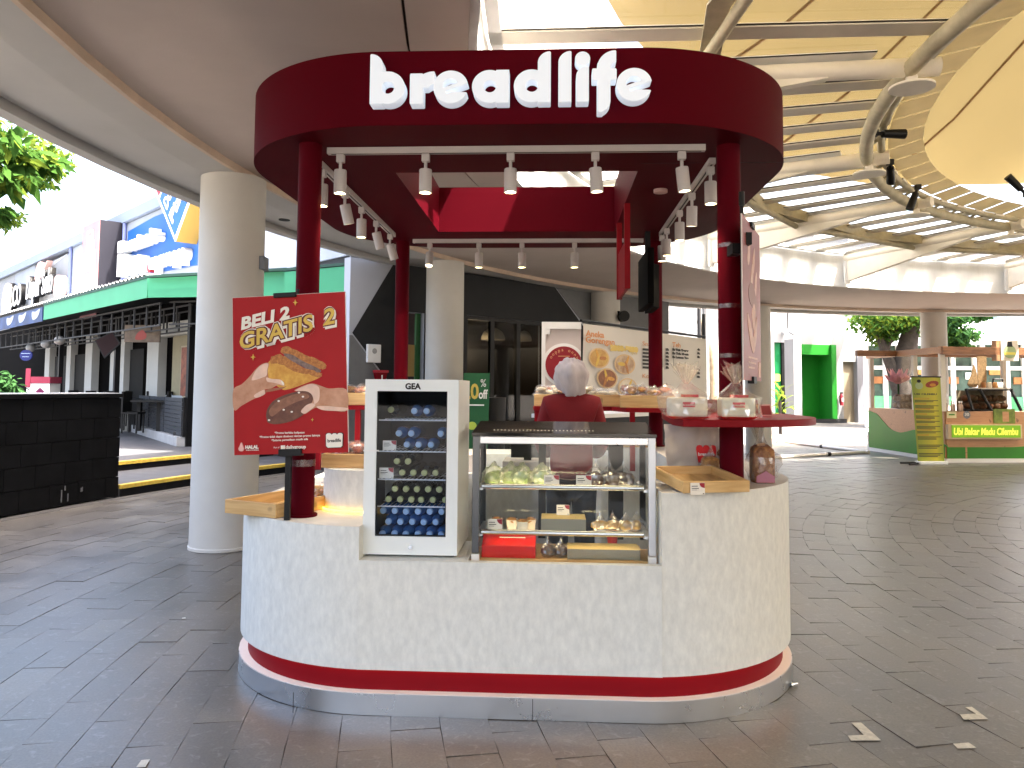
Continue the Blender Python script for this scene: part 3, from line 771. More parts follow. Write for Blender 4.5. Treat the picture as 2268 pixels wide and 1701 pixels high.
# ---- red board and black television hung on the right
p0, p1 = K.atz(1398, 639, 2.25), K.atz(1364, 664, 2.25)
xb = (p0.x + p1.x) / 2
hb = thing('hanging_board', 'red menu board hung on two red straps left of the television', 'board', (xb, p0.y, 2.25), K)
add('board', MB().box(xb - .012, xb + .012, p0.y, p1.y, 2.25, 2.60), REDM, hb, bevel=.003)
add('strap', MB().box(xb - .02, xb + .02, p0.y - .004, p0.y + .05, 2.25, Z0 - .001), REDM, hb)
add('strap', MB().box(xb - .02, xb + .02, p1.y - .05, p1.y + .004, 2.25, Z0 - .001), REDM, hb)
xt = xb + .22
tv = thing('television', 'black television seen edge on beside the red rear post', 'television', (xt, .78, 2.2), K)
add('casing', MB().box(xt, xt + .05, .62, 1.32, 2.22, 2.66), mat('television_black', (.003, .003, .003), .7, spec=.04), tv, bevel=.008)
add('back_box', MB().prism([(xt + .051, .72), (xt + .11, .78), (xt + .11, 1.2), (xt + .051, 1.27)], 2.20, 2.55), MATS['television_black'], tv, bevel=.006)
add('bracket', MB().box(xt + .02, xt + .06, .93, 1.0, 2.66, Z0 - .001), BLACK, tv)
# ------------------------------------------------------------------ drinks fridge
FX0, FX1, FY, FZ0, FZ1, FD = -.703, -.236, -1.60, .735, 1.592, .50
f = thing('drinks_fridge', 'white glass door drinks fridge standing on the front counter', 'fridge', ((FX0 + FX1) / 2, FY + .25, FZ0), K)
FINT = mat('fridge_liner', (.028, .034, .045), .5)
y0, y1 = FY + .045, FY + FD; tk = .03
m = MB(); m.box(FX0, FX0 + tk, y0, y1, FZ0, FZ1); m.box(FX1 - tk, FX1, y0, y1, FZ0, FZ1); m.box(FX0 + tk, FX1 - tk, y0, y1, FZ0, FZ0 + .05); m.box(FX0 + tk, FX1 - tk, y0, y1, FZ1 - .05, FZ1); m.box(FX0 + tk, FX1 - tk, y1 - .03, y1, FZ0 + .05, FZ1 - .05)
add('cabinet', m, WHITE2, f)
m = MB(); e = .0025; m.box(FX0 + tk, FX0 + tk + e, y0, y1 - .03, FZ0 + .05, FZ1 - .05); m.box(FX1 - tk - e, FX1 - tk, y0, y1 - .03, FZ0 + .05, FZ1 - .05); m.box(FX0 + tk + e, FX1 - tk - e, y1 - .033, y1 - .0305, FZ0 + .05, FZ1 - .05); m.box(FX0 + tk + e, FX1 - tk - e, y0, y1 - .034, FZ0 + .0505, FZ0 + .053)
add('liner', m, FINT, f)
GX0, GX1, GZ0, GZ1 = FX0 + .060, FX1 - .056, FZ0 + .088, FZ1 - .058
m = MB(); m.box(FX0, GX0, FY, FY + .042, FZ0, FZ1); m.box(GX1, FX1, FY, FY + .042, FZ0, FZ1); m.box(GX0, GX1, FY, FY + .042, FZ0, GZ0); m.box(GX0, GX1, FY, FY + .042, GZ1, FZ1)
d = add('door', m, WHITE2, f)
add('glass', MB().box(GX0 + .001, GX1 - .001, FY + .006, FY + .010, GZ0 + .001, GZ1 - .001), FGLASS, d)
add('gasket', MB().box(GX0, GX0 + .005, FY + .011, FY + .03, GZ0, GZ1).box(GX1 - .005, GX1, FY + .011, FY + .03, GZ0, GZ1).box(GX0 + .005, GX1 - .005, FY + .011, FY + .03, GZ0, GZ0 + .005).box(GX0 + .005, GX1 - .005, FY + .011, FY + .03, GZ1 - .005, GZ1), BLACK, d)
text('GEA', f, ((FX0 + FX1) / 2 + .005, FY - .0005, FZ1 - .047), .040, BLACK, bold=.0016, align='CENTER', name='badge')
lx = (FX0 + FX1) / 2 + .005
add('lock', MB().cyl((lx, FY - .006, FZ0 + .038), (lx, FY, FZ0 + .038), .009, n=14), CHROME, f, True)
add('foot', MB().box(FX0 + .02, FX1 - .02, y0, y1 - .02, .7225, FZ0), BLACK, f)
tape = MB().box(FX0 - .003, FX0 + .075, FY - .0022, FY - .0008, 1.236, 1.243); add('tape', tape, WHITE, f)
WIRE = mat('white_wire', (.75, .77, .80), .35)
SHZ = [1.072 - .055, 1.072 + .115, 1.072 + .245, 1.072 + .375]
SHZ = [.960, 1.093, 1.232, 1.388]
for z in SHZ:
    m = MB(); m.tube([(GX0 - .01, y0 + .012, z), (GX1 + .01, y0 + .012, z)], .0035, 6); m.tube([(GX0 - .01, y0 + .20, z), (GX1 + .01, y0 + .20, z)], .003, 6)
    for k in range(16):
        x = GX0 + (GX1 - GX0) * (k + .5) / 16; m.tube([(x, y0 + .012, z), (x, y1 - .05, z)], .0016, 5)
    add('wire_shelf', m, WIRE, f)
BLUEW = mat('blue_water', (.06, .17, .42), .12, var=.3, vscale=40, spec=.7)
CAPB = mat('pale_blue_cap', (.36, .52, .74), .35)
DARKB = mat('dark_bottle', (.015, .016, .014), .12, spec=.7); CAPY = mat('yellow_cap', (.46, .46, .20), .4)
def bottle_proto(r, L, mb_, mc, name, label, cat, group):
    o = thing(name, label, cat, (0, 0, 0), K, group)
    M = Matrix.Rotation(R(90), 4, 'X')             # axis towards the door (-y)
    pr = [(r * .9, -L), (r, -L + .01), (r, -.075), (r * .94, -.06), (r * .55, -.03), (.013, -.018), (.013, 0)]
    # M maps z to -y: keep neck at -y end
    add('bottle_body', MB().lathe(pr, n=16, M=M), mb_, o, True)
    add('cap', MB().lathe([(.0155, -.012), (.0165, .002), (.0135, .008), (0, .0085)], n=14, M=M), mc, o, True)
    return o
protoB = bottle_proto(.031, .30, BLUEW, CAPB, 'water_bottle', 'x', 'bottle', 'blue water bottles lying in the fridge')
protoD = bottle_proto(.030, .30, DARKB, CAPY, 'dark_bottle', 'x', 'bottle', 'dark bottles with yellow caps lying in the fridge')
used = {}; nth6 = nth + ['sixth']
def lay(proto, x, y, z, label):
    o = copy_tree(proto) if proto.name in used else proto
    used[proto.name] = 1
    o['label'] = label; put(o, (x, y, z), K); return o
yb = y0 + .03
w_ = GX1 - GX0
# bottom: heap of big water bottles
for r_, (z, n, of) in enumerate(((FZ0 + .085, 6, 0), (FZ0 + .145, 5, .5), (FZ0 + .198, 6, 0))):
    for k in range(n):
        lay(protoB, GX0 + .02 + (k + of) * w_ / 5.9, yb + rnd.uniform(0, .02), z, f'blue water bottle in the {("bottom", "middle", "top")[r_]} layer of the fridge heap, {nth6[k]} from left')
for r_, (z, xs) in enumerate(((SHZ[0] + .032, (.14, .31, .47, .61, .78, .96)), (SHZ[0] + .084, (.23, .39, .55, .71, .87)))):
    for k, q in enumerate(xs): lay(protoD, GX0 + q * w_, yb + .005, z, f'dark yellow capped bottle, {("lower", "upper")[r_]} row above the water heap, {nth6[k]} from left')
for r_, (z, xs) in enumerate(((SHZ[1] + .032, (.33, .49, .65, .81)), (SHZ[1] + .088, (.25, .41)))):
    for k, q in enumerate(xs): lay(protoD, GX0 + q * w_, yb + .01, z, f'dark yellow capped bottle, {("front", "back")[r_]} row beside the lower price card, {nth6[k]} from left')
for r_, (z, xs) in enumerate(((SHZ[2] + .032, (.38, .55, .73)), (SHZ[2] + .088, (.26, .44, .87)))):
    for k, q in enumerate(xs): lay(protoB, GX0 + q * w_, yb + .03, z, f'small water bottle, {("lower", "upper")[r_]} row of the second shelf from top, {nth6[k]} from left')
for k, q in enumerate((.47, .65)): lay(protoB, GX0 + q * w_, yb + .05, SHZ[3] + .045, f'water bottle on the top fridge shelf, the {("left", "right")[k]} one of the pair')
lay(protoD, GX0 + .12 * w_, yb + .06, SHZ[3] + .05, 'single dark bottle on the top fridge shelf')

PAPER = mat('price_card_paper', (.80, .75, .66), .6); CARDRED = mat('card_red', (.30, .015, .03), .5); INK = mat('printed_ink', (.05, .045, .045), .6)
def price_card(x, y, z, w=.072, h=.054, label='', F=K, lean=.012, rz=0, cat='price card'):
    o = thing('price_card', label, cat, (x, y, z), F, 'cream price cards with a red corner')
    q = MB().plate([(x - w / 2, z), (x + w / 2, z), (x + w / 2, z + h), (x - w / 2, z + h)], y, y + .003); add('card', q, PAPER, o)
    pr = [(x + w / 2 - .001, z + h - .001), (x + w * .12, z + h - .001)] + [(x + w * .12 + (w * .38) * (1 - cos(R(a))), z + h - .001 - h * .42 * sin(R(a))) for a in (20, 40, 60, 80, 90)] + [(x + w / 2 - .001, z + h * .58)]
    add('red_corner', MB().plate(pr, y - .0008, y - .0001), CARDRED, o)
    for k, (l, zz) in enumerate(((.42, .70), (.5, .52), (.36, .40))): add('printed_line', MB().box(x - w * .42, x - w * .42 + w * l, y - .0007, y - .0001, z + h * zz, z + h * (zz + (.06 if k < 2 else .035))), INK, o)
    add('printed_mark', MB().box(x + w * .36, x + w * .42, y - .0007, y - .0001, z + h * .06, z + h * .14), INK, o)
    if rz: o.matrix_world = o.matrix_world @ Matrix.Rotation(rz, 4, 'Z')
    return o
price_card(GX0 + .055, y0 + .01, SHZ[2] + .006, .068, .048, 'cream price card with red corner on the second shelf of the fridge')
price_card(GX0 + .042, y0 + .01, SHZ[1] + .006, .072, .052, 'cream price card with red corner beside the dark bottles, lower in the fridge')

# ------------------------------------------------------------------ glass showcase
X0, X1, Y0, Y1, ZB, ZT = -.168, .733, -1.565, -1.11, .70, 1.335
g = thing('glass_showcase', 'steel framed glass pastry showcase with two chrome edged shelves', 'showcase', ((X0 + X1) / 2, (Y0 + Y1) / 2, ZB), K)
m = MB(); m.box(X1 - .036, X1, Y0, Y0 + .03, ZB + .04, ZT - .02); add('corner_post', m, mat('satin_steel', (.46, .48, .51), .33, metal=1), g, bevel=.003)
m = MB(); m.box(X0, X0 + .036, Y0, Y0 + .03, ZB + .04, ZT - .02); add('corner_post', m, mat('dark_steel', (.10, .105, .11), .25, metal=1), g, bevel=.003)
m = MB(); m.box(X0, X0 + .03, Y1 - .03, Y1, ZB + .04, ZT - .02); m.box(X1 - .03, X1, Y1 - .03, Y1, ZB + .04, ZT - .02); add('rear_posts', m, BLACK, g)
m = MB(); m.box(X0 + .32, X0 + .36, Y1 - .03, Y1, ZB + .04, ZT - .06); m.box(X1 - .20, X1 - .12, Y1 - .028, Y1 - .002, ZB + .04, ZT - .06); add('rear_door_frame', m, BLACK, g)
for x in (X0, X1 - .036): add('foot_cap', MB().box(x - .001, x + .037, Y0 - .001, Y0 + .031, ZB + .004, ZB + .038), WHITE2, g)
m = MB(); m.box(X0 + .037, X1 - .037, Y0 + .001, Y0 + .028, ZT - .058, ZT - .021); add('top_rail', m, STEEL, g, bevel=.003)
m = MB(); m.box(X0 + .037, X1 - .037, Y1 - .028, Y1, ZT - .058, ZT - .021); m.box(X0 + .004, X0 + .03, Y0 + .031, Y1 - .031, ZT - .058, ZT - .021); m.box(X1 - .03, X1 - .004, Y0 + .031, Y1 - .031, ZT - .058, ZT - .021); add('upper_frame', m, STEEL, g)
TOPG = mat('black_glass', (.004, .0035, .0035), .10, spec=.30)
m = MB(); tz = .036
m.add([(X0 - .004, Y0 - .006, ZT - .019), (X1 + .004, Y0 - .006, ZT - .019), (X1 + .004, Y1 + .006, ZT - .019), (X0 - .004, Y1 + .006, ZT - .019),
       (X0 - .004, Y0 - .006, ZT - .004), (X1 + .004, Y0 - .006, ZT - .004), (X1 + .004, Y1 + .006, ZT + tz), (X0 - .004, Y1 + .006, ZT + tz)],
      [(3, 2, 1, 0), (4, 5, 6, 7), (0, 1, 5, 4), (1, 2, 6, 5), (2, 3, 7, 6), (3, 0, 4, 7)])
add('top_plate', m, TOPG, g)
add('base_board', MB().box(X0 + .038, X1 - .038, Y0 + .032, Y1 - .032, ZB + .001, ZB + .012), WOODL, g)
add('front_glass', MB().box(X0 + .0365, X1 - .0365, Y0 + .006, Y0 + .010, ZB + .005, ZT - .060), GLASS, g)
add('side_glass', MB().box(X0 + .012, X0 + .016, Y0 + .031, Y1 - .031, ZB + .04, ZT - .060), GLASS, g)
add('side_glass', MB().box(X1 - .016, X1 - .012, Y0 + .031, Y1 - .031, ZB + .04, ZT - .060), GLASS, g)
add('rear_glass', MB().box(X0 + .031, X1 - .031, Y1 - .018, Y1 - .014, ZB + .04, ZT - .060), GLASS, g)
SZ = [.832, 1.058]
for z in SZ:
    s = add('glass_shelf', MB().box(X0 + .05, X1 - .05, Y0 + .055, Y1 - .04, z, z + .006), GLASS, g)
    m = MB(); m.cyl((X0 + .045, Y0 + .046, z + .006), (X1 - .055, Y0 + .046, z + .006), .0145, n=14); add('front_rail', m, CHROME, s, True)
    m = MB(); m.box(X0 + .02, X0 + .05, Y0 + .03, Y1 - .04, z - .012, z - .001); m.box(X1 - .055, X1 - .02, Y0 + .03, Y1 - .04, z - .014, z - .001); add('shelf_bracket', m, STEEL, s)
LEDC = glow('showcase_led', (1, .78, .45), 2.2)
add('led_strip', MB().box(X0 + .06, X1 - .06, Y0 + .034, Y0 + .044, ZT - .050, ZT - .040), LEDC, g)
for z in SZ: add('led_strip', MB().box(X0 + .08, X1 - .08, Y0 + .062, Y0 + .068, z - .008, z - .003), LEDC, g)
# vents in the top plate
m = MB()
for k in range(28): m.cbox((X0 + .10 + k * .0185, Y0 + .10, ZT + .006), (.006, .022, .002))
add('vent', m, mat('vent_metal', (.75, .7, .55), .3, metal=1), g)
# price cards and goods inside
c0 = SZ[1] + .0065; c1 = SZ[0] + .0065; cb = ZB + .0125
yf = Y0 + .075
def inx(px, py=1000, yl=yf): return K.at(px, py, yl).x
price_card(inx(1222), yf - .008, c0, .076, .056, 'price card in front of the misty green rolls in the showcase')
price_card(inx(1293), yf - .008, c0, .076, .056, 'price card left of the chocolate rolls on the upper showcase shelf')
price_card(inx(1098), yf - .008, c1, .074, .060, 'price card at the left end of the lower showcase shelf')
GREENC = mat('green_sponge', (.42, .55, .20), .8, var=.3, vscale=3, bump=.4, bscale=12)
YELB = mat('butter_bread', (.72, .50, .16), .7, var=.35, vscale=2.5, col2=(.45, .22, .06), bump=.3)
BROWNB = mat('brown_crust', (.48, .22, .07), .6, var=.4, vscale=2.4, col2=(.20, .07, .02), bump=.5, bscale=9)
GOLDB = mat('golden_bread', (.66, .36, .11), .6, var=.4, vscale=2.2, col2=(.36, .14, .04), bump=.5, bscale=9)
CHOC = mat('chocolate_cake', (.055, .024, .014), .5, var=.4, vscale=20, bump=.3)
CREAMB = mat('cream_cake', (.76, .70, .56), .7, var=.1, vscale=20)
PINKB = mat('salmon_topping', (.62, .26, .17), .6, var=.35, vscale=3.5, bump=.5, bscale=9)
SALAD = mat('red_filling', (.42, .09, .05), .6, var=.5, vscale=4, bump=.5, bscale=9)
def film_mesh(seed, pointed=.5, amp=.22, flat=.75):
    """crumpled bag, unit size, knot on top"""
    bm = bmesh.new(); bmesh.ops.create_icosphere(bm, subdivisions=3, radius=1)
    for v in bm.verts:
        p = v.co.copy(); q = p * 2.6 + Vector((seed * 5.1, seed * 2.2, seed))
        p *= 1 + amp * (abs(noise.noise(q)) * 1.6 - .3) + amp * .35 * noise.noise(q * 3.1)
        if p.z < -flat: p.z = -flat
        if p.z > .35:
            k = (p.z - .35) / .75; s_ = max(.16, 1 - k * pointed * 1.35); p.x *= s_; p.y *= s_; p.z += k * k * .55 * pointed
            if k > .75: p.x *= 1 + (k - .75) * 2.5; p.y *= 1 + (k - .75) * 1.2
        v.co = p
    me = bpy.data.meshes.new('wrapper'); bm.to_mesh(me); bm.free()
    return me
FILMS = [film_mesh(k, .8, .30) for k in range(6)]; FILMLOW = [film_mesh(k + 9, .28, .42) for k in range(6)]
for me in FILMS + FILMLOW: me.materials.append(FILM)
LUMPS = {}
def lump(kind, m_, seed):
    key = (kind, m_.name, seed)
    if key not in LUMPS:
        b = MB()
        if kind == 'round': b.blob((0, 0, 0), (1, 1, .8), seed, .14, 2.2, 3, squash=.6)
        elif kind == 'long': b.blob((0, 0, 0), (1.2, .6, .6), seed, .12, 2.5, 3, squash=.7)
        elif kind == 'roll': b.cyl((0, -.85, -.1), (0, .85, -.1), .72, n=20)
        elif kind == 'loaf':
            b.blob((0, 0, 0), (1, 1, 1), seed, .0, 2.5, 4)
            b.v = [Vector([math.copysign(abs(c_) ** .42, c_) * k_ for c_, k_ in zip(v, (.74, .80, .92))]) * (1 + .07 * noise.noise(v * 2.2 + Vector((seed, 2, 5))) + .03 * noise.noise(v * 6)) for v in b.v]
        LUMPS[key] = b.mesh('bread', m_, True, ang=180)
    return LUMPS[key]
def wrapped(name, label, cat, loc, size, m_, kind='round', low=True, seed=None, group=None, rz=0, film=None, F=K, inner=.90):
    seed = rnd.randrange(4) if seed is None else seed
    o = thing(name, label, cat, loc, F, group)
    if rz: o.matrix_world = o.matrix_world @ Matrix.Rotation(rz, 4, 'Z')
    sx, sy, sz = size
    part_of('bread', lump(kind, m_, seed), o, Matrix.Translation((0, 0, sz * .66)) @ Matrix.Diagonal((sx * inner, sy * inner, sz * inner, 1)))
    fm = (FILMLOW if low else FILMS)[rnd.randrange(6)]
    w2 = part_of('wrapper', fm, o, Matrix.Translation((0, 0, sz * .76)) @ Matrix.Diagonal((sx, sy, sz, 1)))
    if film is not None:
        w2.data = fm.copy(); w2.data.materials.clear(); w2.data.materials.append(film)
    return o
for k, px in enumerate((1093, 1130, 1156, 1200)):
    wrapped('wrapped_roll', ('misty wrapped green roll at the left end of the upper showcase shelf', 'second misty wrapped green roll from the left in the showcase', 'third misty wrapped green roll from the left in the showcase', 'misty wrapped green roll just behind the price card')[k], 'cake roll',
            (inx(px), yf + .05 + .02 * (k % 2), c0), (.058, .060, .054), GREENC, 'roll', True, k, 'misty wrapped green rolls in the showcase', rnd.uniform(-.3, .3), FILMG)
for k, px in enumerate((1321, 1352, 1383)):
    wrapped('wrapped_chocolate_roll', ('chocolate roll in clear wrap right behind the price card', 'middle chocolate roll in clear wrap on the upper shelf', 'chocolate roll in clear wrap at the right end of the upper shelf')[k], 'cake roll',
            (inx(px), yf + .05, c0), (.054, .055, .056), CHOC, 'roll', False, k, 'chocolate rolls in clear wrap', .3 * k)
# cheese cups
for k, px in enumerate((1099, 1134, 1158, 1175)):
    x = inx(px); y = yf + (.07, .06, .015, .07)[k]
    o = thing('cheese_cup', ('square cheese cup behind the left price card', 'square cheese cup second from the left in the showcase', 'front square cheese cup with a browned top', 'square cheese cup beside the yellow block')[k], 'cake', (x, y, c1), K, 'square cheese cups in the showcase')
    m = MB().lathe([(.030, 0), (.040, .046), (.043, .048)], (x, y, c1), 4, a0=45, a1=405); add('paper_cup', m, CREAMB, o)
    add('cake', MB().blob((x, y, c1 + .043), (.030, .030, .016), k, .2, 3, 2), GOLDB, o, True)
    add('lid', MB().box(x - .024, x + .024, y - .024, y + .024, c1 + .056, c1 + .0575), FILM, o)
YBOX = mat('block_lit_top', (.70, .52, .20), .6, var=.08, vscale=10); YSIDE = mat('block_shaded_side', (.27, .25, .19), .7)  # yellow top and grey sides stand for warm lamp light from above
def block(name, x0, x1, y0, y1, z0, z1, label, mt, ms):
    m = MB().box(x0, x1, y0, y1, z0, z1); o = single(name, m, [ms, mt], label, 'display block', ((x0 + x1) / 2, (y0 + y1) / 2, z0), K)
    o.data.polygons[1].material_index = 1
    for p in o.data.polygons:
        if p.normal.z > .9: p.material_index = 1
    bev(o, .003); return o
block('display_block', inx(1199), inx(1298), yf - .01, yf + .16, c1, c1 + .066, 'square display block, top painted as lit yellow, on the lower showcase shelf', YBOX, YSIDE)
price_card(inx(1248), yf + .10, c1 + .067, .066, .052, 'yellow lit price card standing on the square display block')
for k, px in enumerate((1330, 1358, 1388, 1412)):
    wrapped('wrapped_cheese_bread', ('leftmost pointed bag of yellow bread beside the display block', 'second pointed bag of yellow bread in the showcase', 'third pointed bag of yellow bread in the showcase', 'pointed bag of yellow bread at the right end of the lower shelf')[k], 'bread',
            (inx(px), yf + .03 + .02 * (k % 2), c1), (.043, .045, .046), YELB, 'long', False, k, 'pointed bags of yellow bread in the showcase', .5 * k)
LRED = mat('red_box_paper', (.55, .012, .012), .35)
x0_, x1_ = inx(1069, yl=yf - .02), inx(1187, yl=yf - .02)
o = thing('red_box', 'flat bright red carton with a sloping lid in the showcase bottom left', 'box', ((x0_ + x1_) / 2, yf, cb), K)
m = MB(); m.add([(x0_, yf - .03, cb), (x1_, yf - .03, cb), (x1_, yf + .13, cb), (x0_, yf + .13, cb), (x0_, yf - .03, cb + .058), (x1_, yf - .03, cb + .058), (x1_, yf + .10, cb + .098), (x0_, yf + .10, cb + .098), (x1_, yf + .13, cb + .098), (x0_, yf + .13, cb + .098)],
               [(3, 2, 1, 0), (0, 1, 5, 4), (4, 5, 6, 7), (7, 6, 8, 9), (1, 2, 8, 6, 5), (0, 4, 7, 9, 3), (3, 9, 8, 2)]); add('carton', m, LRED, o, bevel=.002)
add('printed_line', MB().box((x0_ + x1_) / 2 - .05, (x0_ + x1_) / 2 + .08, yf + .052, yf + .060, cb + .083, cb + .0868), PAPER, o)
for k, px in enumerate((1214, 1243)):
    wrapped('wrapped_muffin', ('left one of two chocolate muffins in pointed clear bags', 'right one of two chocolate muffins in pointed clear bags')[k], 'muffin', (inx(px, yl=yf), yf + .02, cb), (.036, .036, .045), CHOC, 'round', False, k + 1, 'chocolate muffins in pointed bags')
block('flat_block', inx(1257, yl=yf - .02), inx(1417, yl=yf - .02), yf - .03, yf + .13, cb, cb + .05, 'long flat block, top painted as lit yellow, at the bottom right of the showcase', YBOX, YSIDE)
x = inx(1356, yl=Y1 - .07); single('red_cup', MB().lathe([(.024, 0), (.032, .082)], (x, Y1 - .07, cb), 18), mat('red_plastic', (.62, .05, .04), .4), 'red plastic cup at the back of the showcase bottom', 'cup', (x, Y1 - .07, cb), K, smooth=True)

# ------------------------------------------------------------------ wooden trays
def tray(name, label, cx, cy, z, wx, wy, h, rz=0, F=K, tiltx=0, group='shallow pine bread trays'):
    o = thing(name, label, 'tray', (cx, cy, z), F, group)
    o.matrix_world = F.M @ Matrix.Translation((cx, cy, z)) @ Matrix.Rotation(rz, 4, 'Z') @ Matrix.Rotation(tiltx, 4, 'X')
    def prt(nm, a, b, c_, d_, e_, f_, mm):
        q = MB().box(a, b, c_, d_, e_, f_).mesh(nm, mm); p = part_of(nm, q, o); bev(p, .0025, 1)
    x, y, tk = wx / 2, wy / 2, .016
    prt('base_board', -x + tk, x - tk, -y + tk, y - tk, .004, .014, WOODLY)
    prt('side_board', -x, x, -y, -y + tk, 0, h, WOODL); prt('side_board', -x, x, y - tk, y, 0, h, WOODL)
    prt('side_board', -x, -x + tk, -y + tk + .0005, y - tk - .0005, 0, h, WOODLY); prt('side_board', x - tk, x, -y + tk + .0005, y - tk - .0005, 0, h, WOODLY)
    return o
rz = R(14); fl = Vector((.842, -1.70)); a_, b_ = Vector((cos(rz), sin(rz))), Vector((-sin(rz), cos(rz)))
cc = fl + a_ * .17 + b_ * .20
tr = tray('wooden_tray', 'empty pine tray turned askew on the right counter', cc.x, cc.y, 1.064 + .018, .34, .40, .055, rz, tiltx=R(5))
pc = fl + a_ * .07 - b_ * .006
price_card(pc.x, pc.y - .004, 1.058, .072, .056, 'cream price card with red corner leaning on the empty tray', rz=R(14))
RW_ = ('front', 'second', 'third', 'fourth', 'back'); OR_ = ('first', 'second', 'third', 'fourth', 'fifth', 'sixth', 'seventh', 'eighth')
def bread_heap(prefix, cx, cy, z, wx, wy, n, mats_, sz, kind='round', rz=0, where='', layers=1):
    k = 0
    cols_ = max(1, int(wx / (sz * 1.6))); rows = max(1, int(wy / (sz * 1.8)))
    for L in range(layers):
        for i in range(cols_):
            for j in range(rows):
                if k >= n: return
                lx_ = (i + .5) / cols_ * wx - wx / 2 + rnd.uniform(-.022, .022); ly_ = (j + .5) / rows * wy - wy / 2 + rnd.uniform(-.02, .02)
                x = cx + lx_ * cos(rz) - ly_ * sin(rz); y = cy + lx_ * sin(rz) + ly_ * cos(rz); q = rnd.uniform(.85, 1.2)
                o = wrapped('wrapped_bun', f'{("lower", "upper")[L]} wrapped bun {where}, {RW_[min(4, j)]} row, {OR_[i]} from left', 'bun', (x, y, z + L * sz * .62 + rnd.uniform(-.012, .018)), (sz * q * rnd.uniform(.9, 1.3), sz * q, sz * .62), mats_[rnd.randrange(len(mats_))], rnd.choice(('round', 'long', 'long')) if kind == 'round' else kind, rnd.random() < .7, None, f'clear wrapped buns {where}', rnd.uniform(0, 3))
                o.matrix_world = o.matrix_world @ Matrix.Translation((0, 0, sz * .4)) @ Matrix.Rotation(rnd.uniform(-.5, .5), 4, 'X') @ Matrix.Rotation(rnd.uniform(-.4, .4), 4, 'Y') @ Matrix.Translation((0, 0, -sz * .4))
                k += 1

# red shelf on the right, over the counter
SHT, SHB = 1.406, 1.370
ol = [(.852, -1.50), (1.0, -1.53)]
ol = [(.862, -1.585), (1.12, -1.585)] + [(1.02 + .66 * cos(R(a)), -.93 + .66 * sin(R(a))) for a in range(-80, 1, 6)] + [(1.68, -.42), (.92, -.42), (.838, -1.40)]
sh = thing('red_shelf', 'rounded dark red shelf on the right front post', 'shelf', (1.115, -1.2, SHB), K)
add('shelf_top', MB().prism(ol, SHB, SHT), REDM, sh, True, bevel=.003, ang=30)
add('backplate', MB().box(.95, 1.52, -.44, -.42, SHT + .001, SHT + .085), REDM, sh)
def cake(x, y, label, wx, m_, seed):
    o = thing('wrapped_cake', label, 'cake', (x, y, SHT), K, 'big wrapped cakes on the red shelf')
    add('red_tray', MB().lathe([(.075, .001), (.098, .012), (.100, .014)], (0, 0, 0), 4, a0=45, a1=405, M=Matrix.Translation((x, y, SHT)) @ Matrix.Diagonal((wx / .13, .92, 1, 1))), LRED, o)
    add('cake', MB().box(x - wx / 2, x + wx / 2, y - .06, y + .06, SHT + .012, SHT + .108), m_, o, bevel=.012)
    add('ribbon', MB().box(x - .022, x + .05, y - .050, y + .040, SHT + .1085, SHT + .122).box(x - .03, x + .03, y - .0622, y - .061, SHT + .06, SHT + .085), mat('ribbon_red', (.60, .01, .03), .3), o, bevel=.003)
    text('breadlife', o, (x, y - .0627, SHT + .066), .017, PAPER, align='CENTER')
    w2 = part_of('wrapper', FILMS[seed], o, Matrix.Translation((0, 0, .078)) @ Matrix.Diagonal((wx * .70, .098, .100, 1)))
    m = MB()                                # loose ruff of film above the knot
    for k in range(14):
        a = 2 * pi * k / 14; b = a + .5; r0, r1 = .012, .05 + .025 * rnd.random(); h = .06 + .06 * rnd.random(); zz = SHT + .175
        m.add([(x + r0 * cos(a), y + r0 * sin(a), zz), (x + r0 * cos(b), y + r0 * sin(b), zz), (x + r1 * cos(b + .2), y + r1 * sin(b + .2), zz + h * .8), (x + r1 * 1.2 * cos(a + .1), y + r1 * sin(a + .1), zz + h)], [(0, 1, 2, 3)])
    add('film_ruff', m, clear_mat('ruffled_film', (.95, .93, .90), .16, haze=.28, hazecol=(.92, .84, .74), rough=.15, fres=False), o)
xa, xb_ = K.at(1523, 890, -1.36).x, K.at(1632, 890, -1.28).x
cake(K.at(1521, 890, -1.50).x, -1.50, 'left wrapped pale cake with red label on the red shelf', .185, CREAMB, 0)
cake(K.at(1630, 890, -1.495).x, -1.495, 'right wrapped cream cake with red label on the red shelf', .165, mat('white_cake', (.80, .78, .60), .7), 2)
p = K.at(1697, 915, -.95)
o = thing('small_frame', 'small red card in a pink frame on the end of the red shelf', 'frame', (p.x, -.95, SHT), K)
add('frame', MB().plate([(p.x - .028, SHT + .001), (p.x + .036, SHT + .001), (p.x + .024, SHT + .068), (p.x - .038, SHT + .066)], -.953, -.945), mat('pink_frame', (.60, .36, .33), .5), o)
add('card', MB().plate([(p.x - .022, SHT + .008), (p.x + .029, SHT + .008), (p.x + .019, SHT + .060), (p.x - .031, SHT + .058)], -.955, -.9535), mat('card_brick', (.24, .03, .03), .5), o)

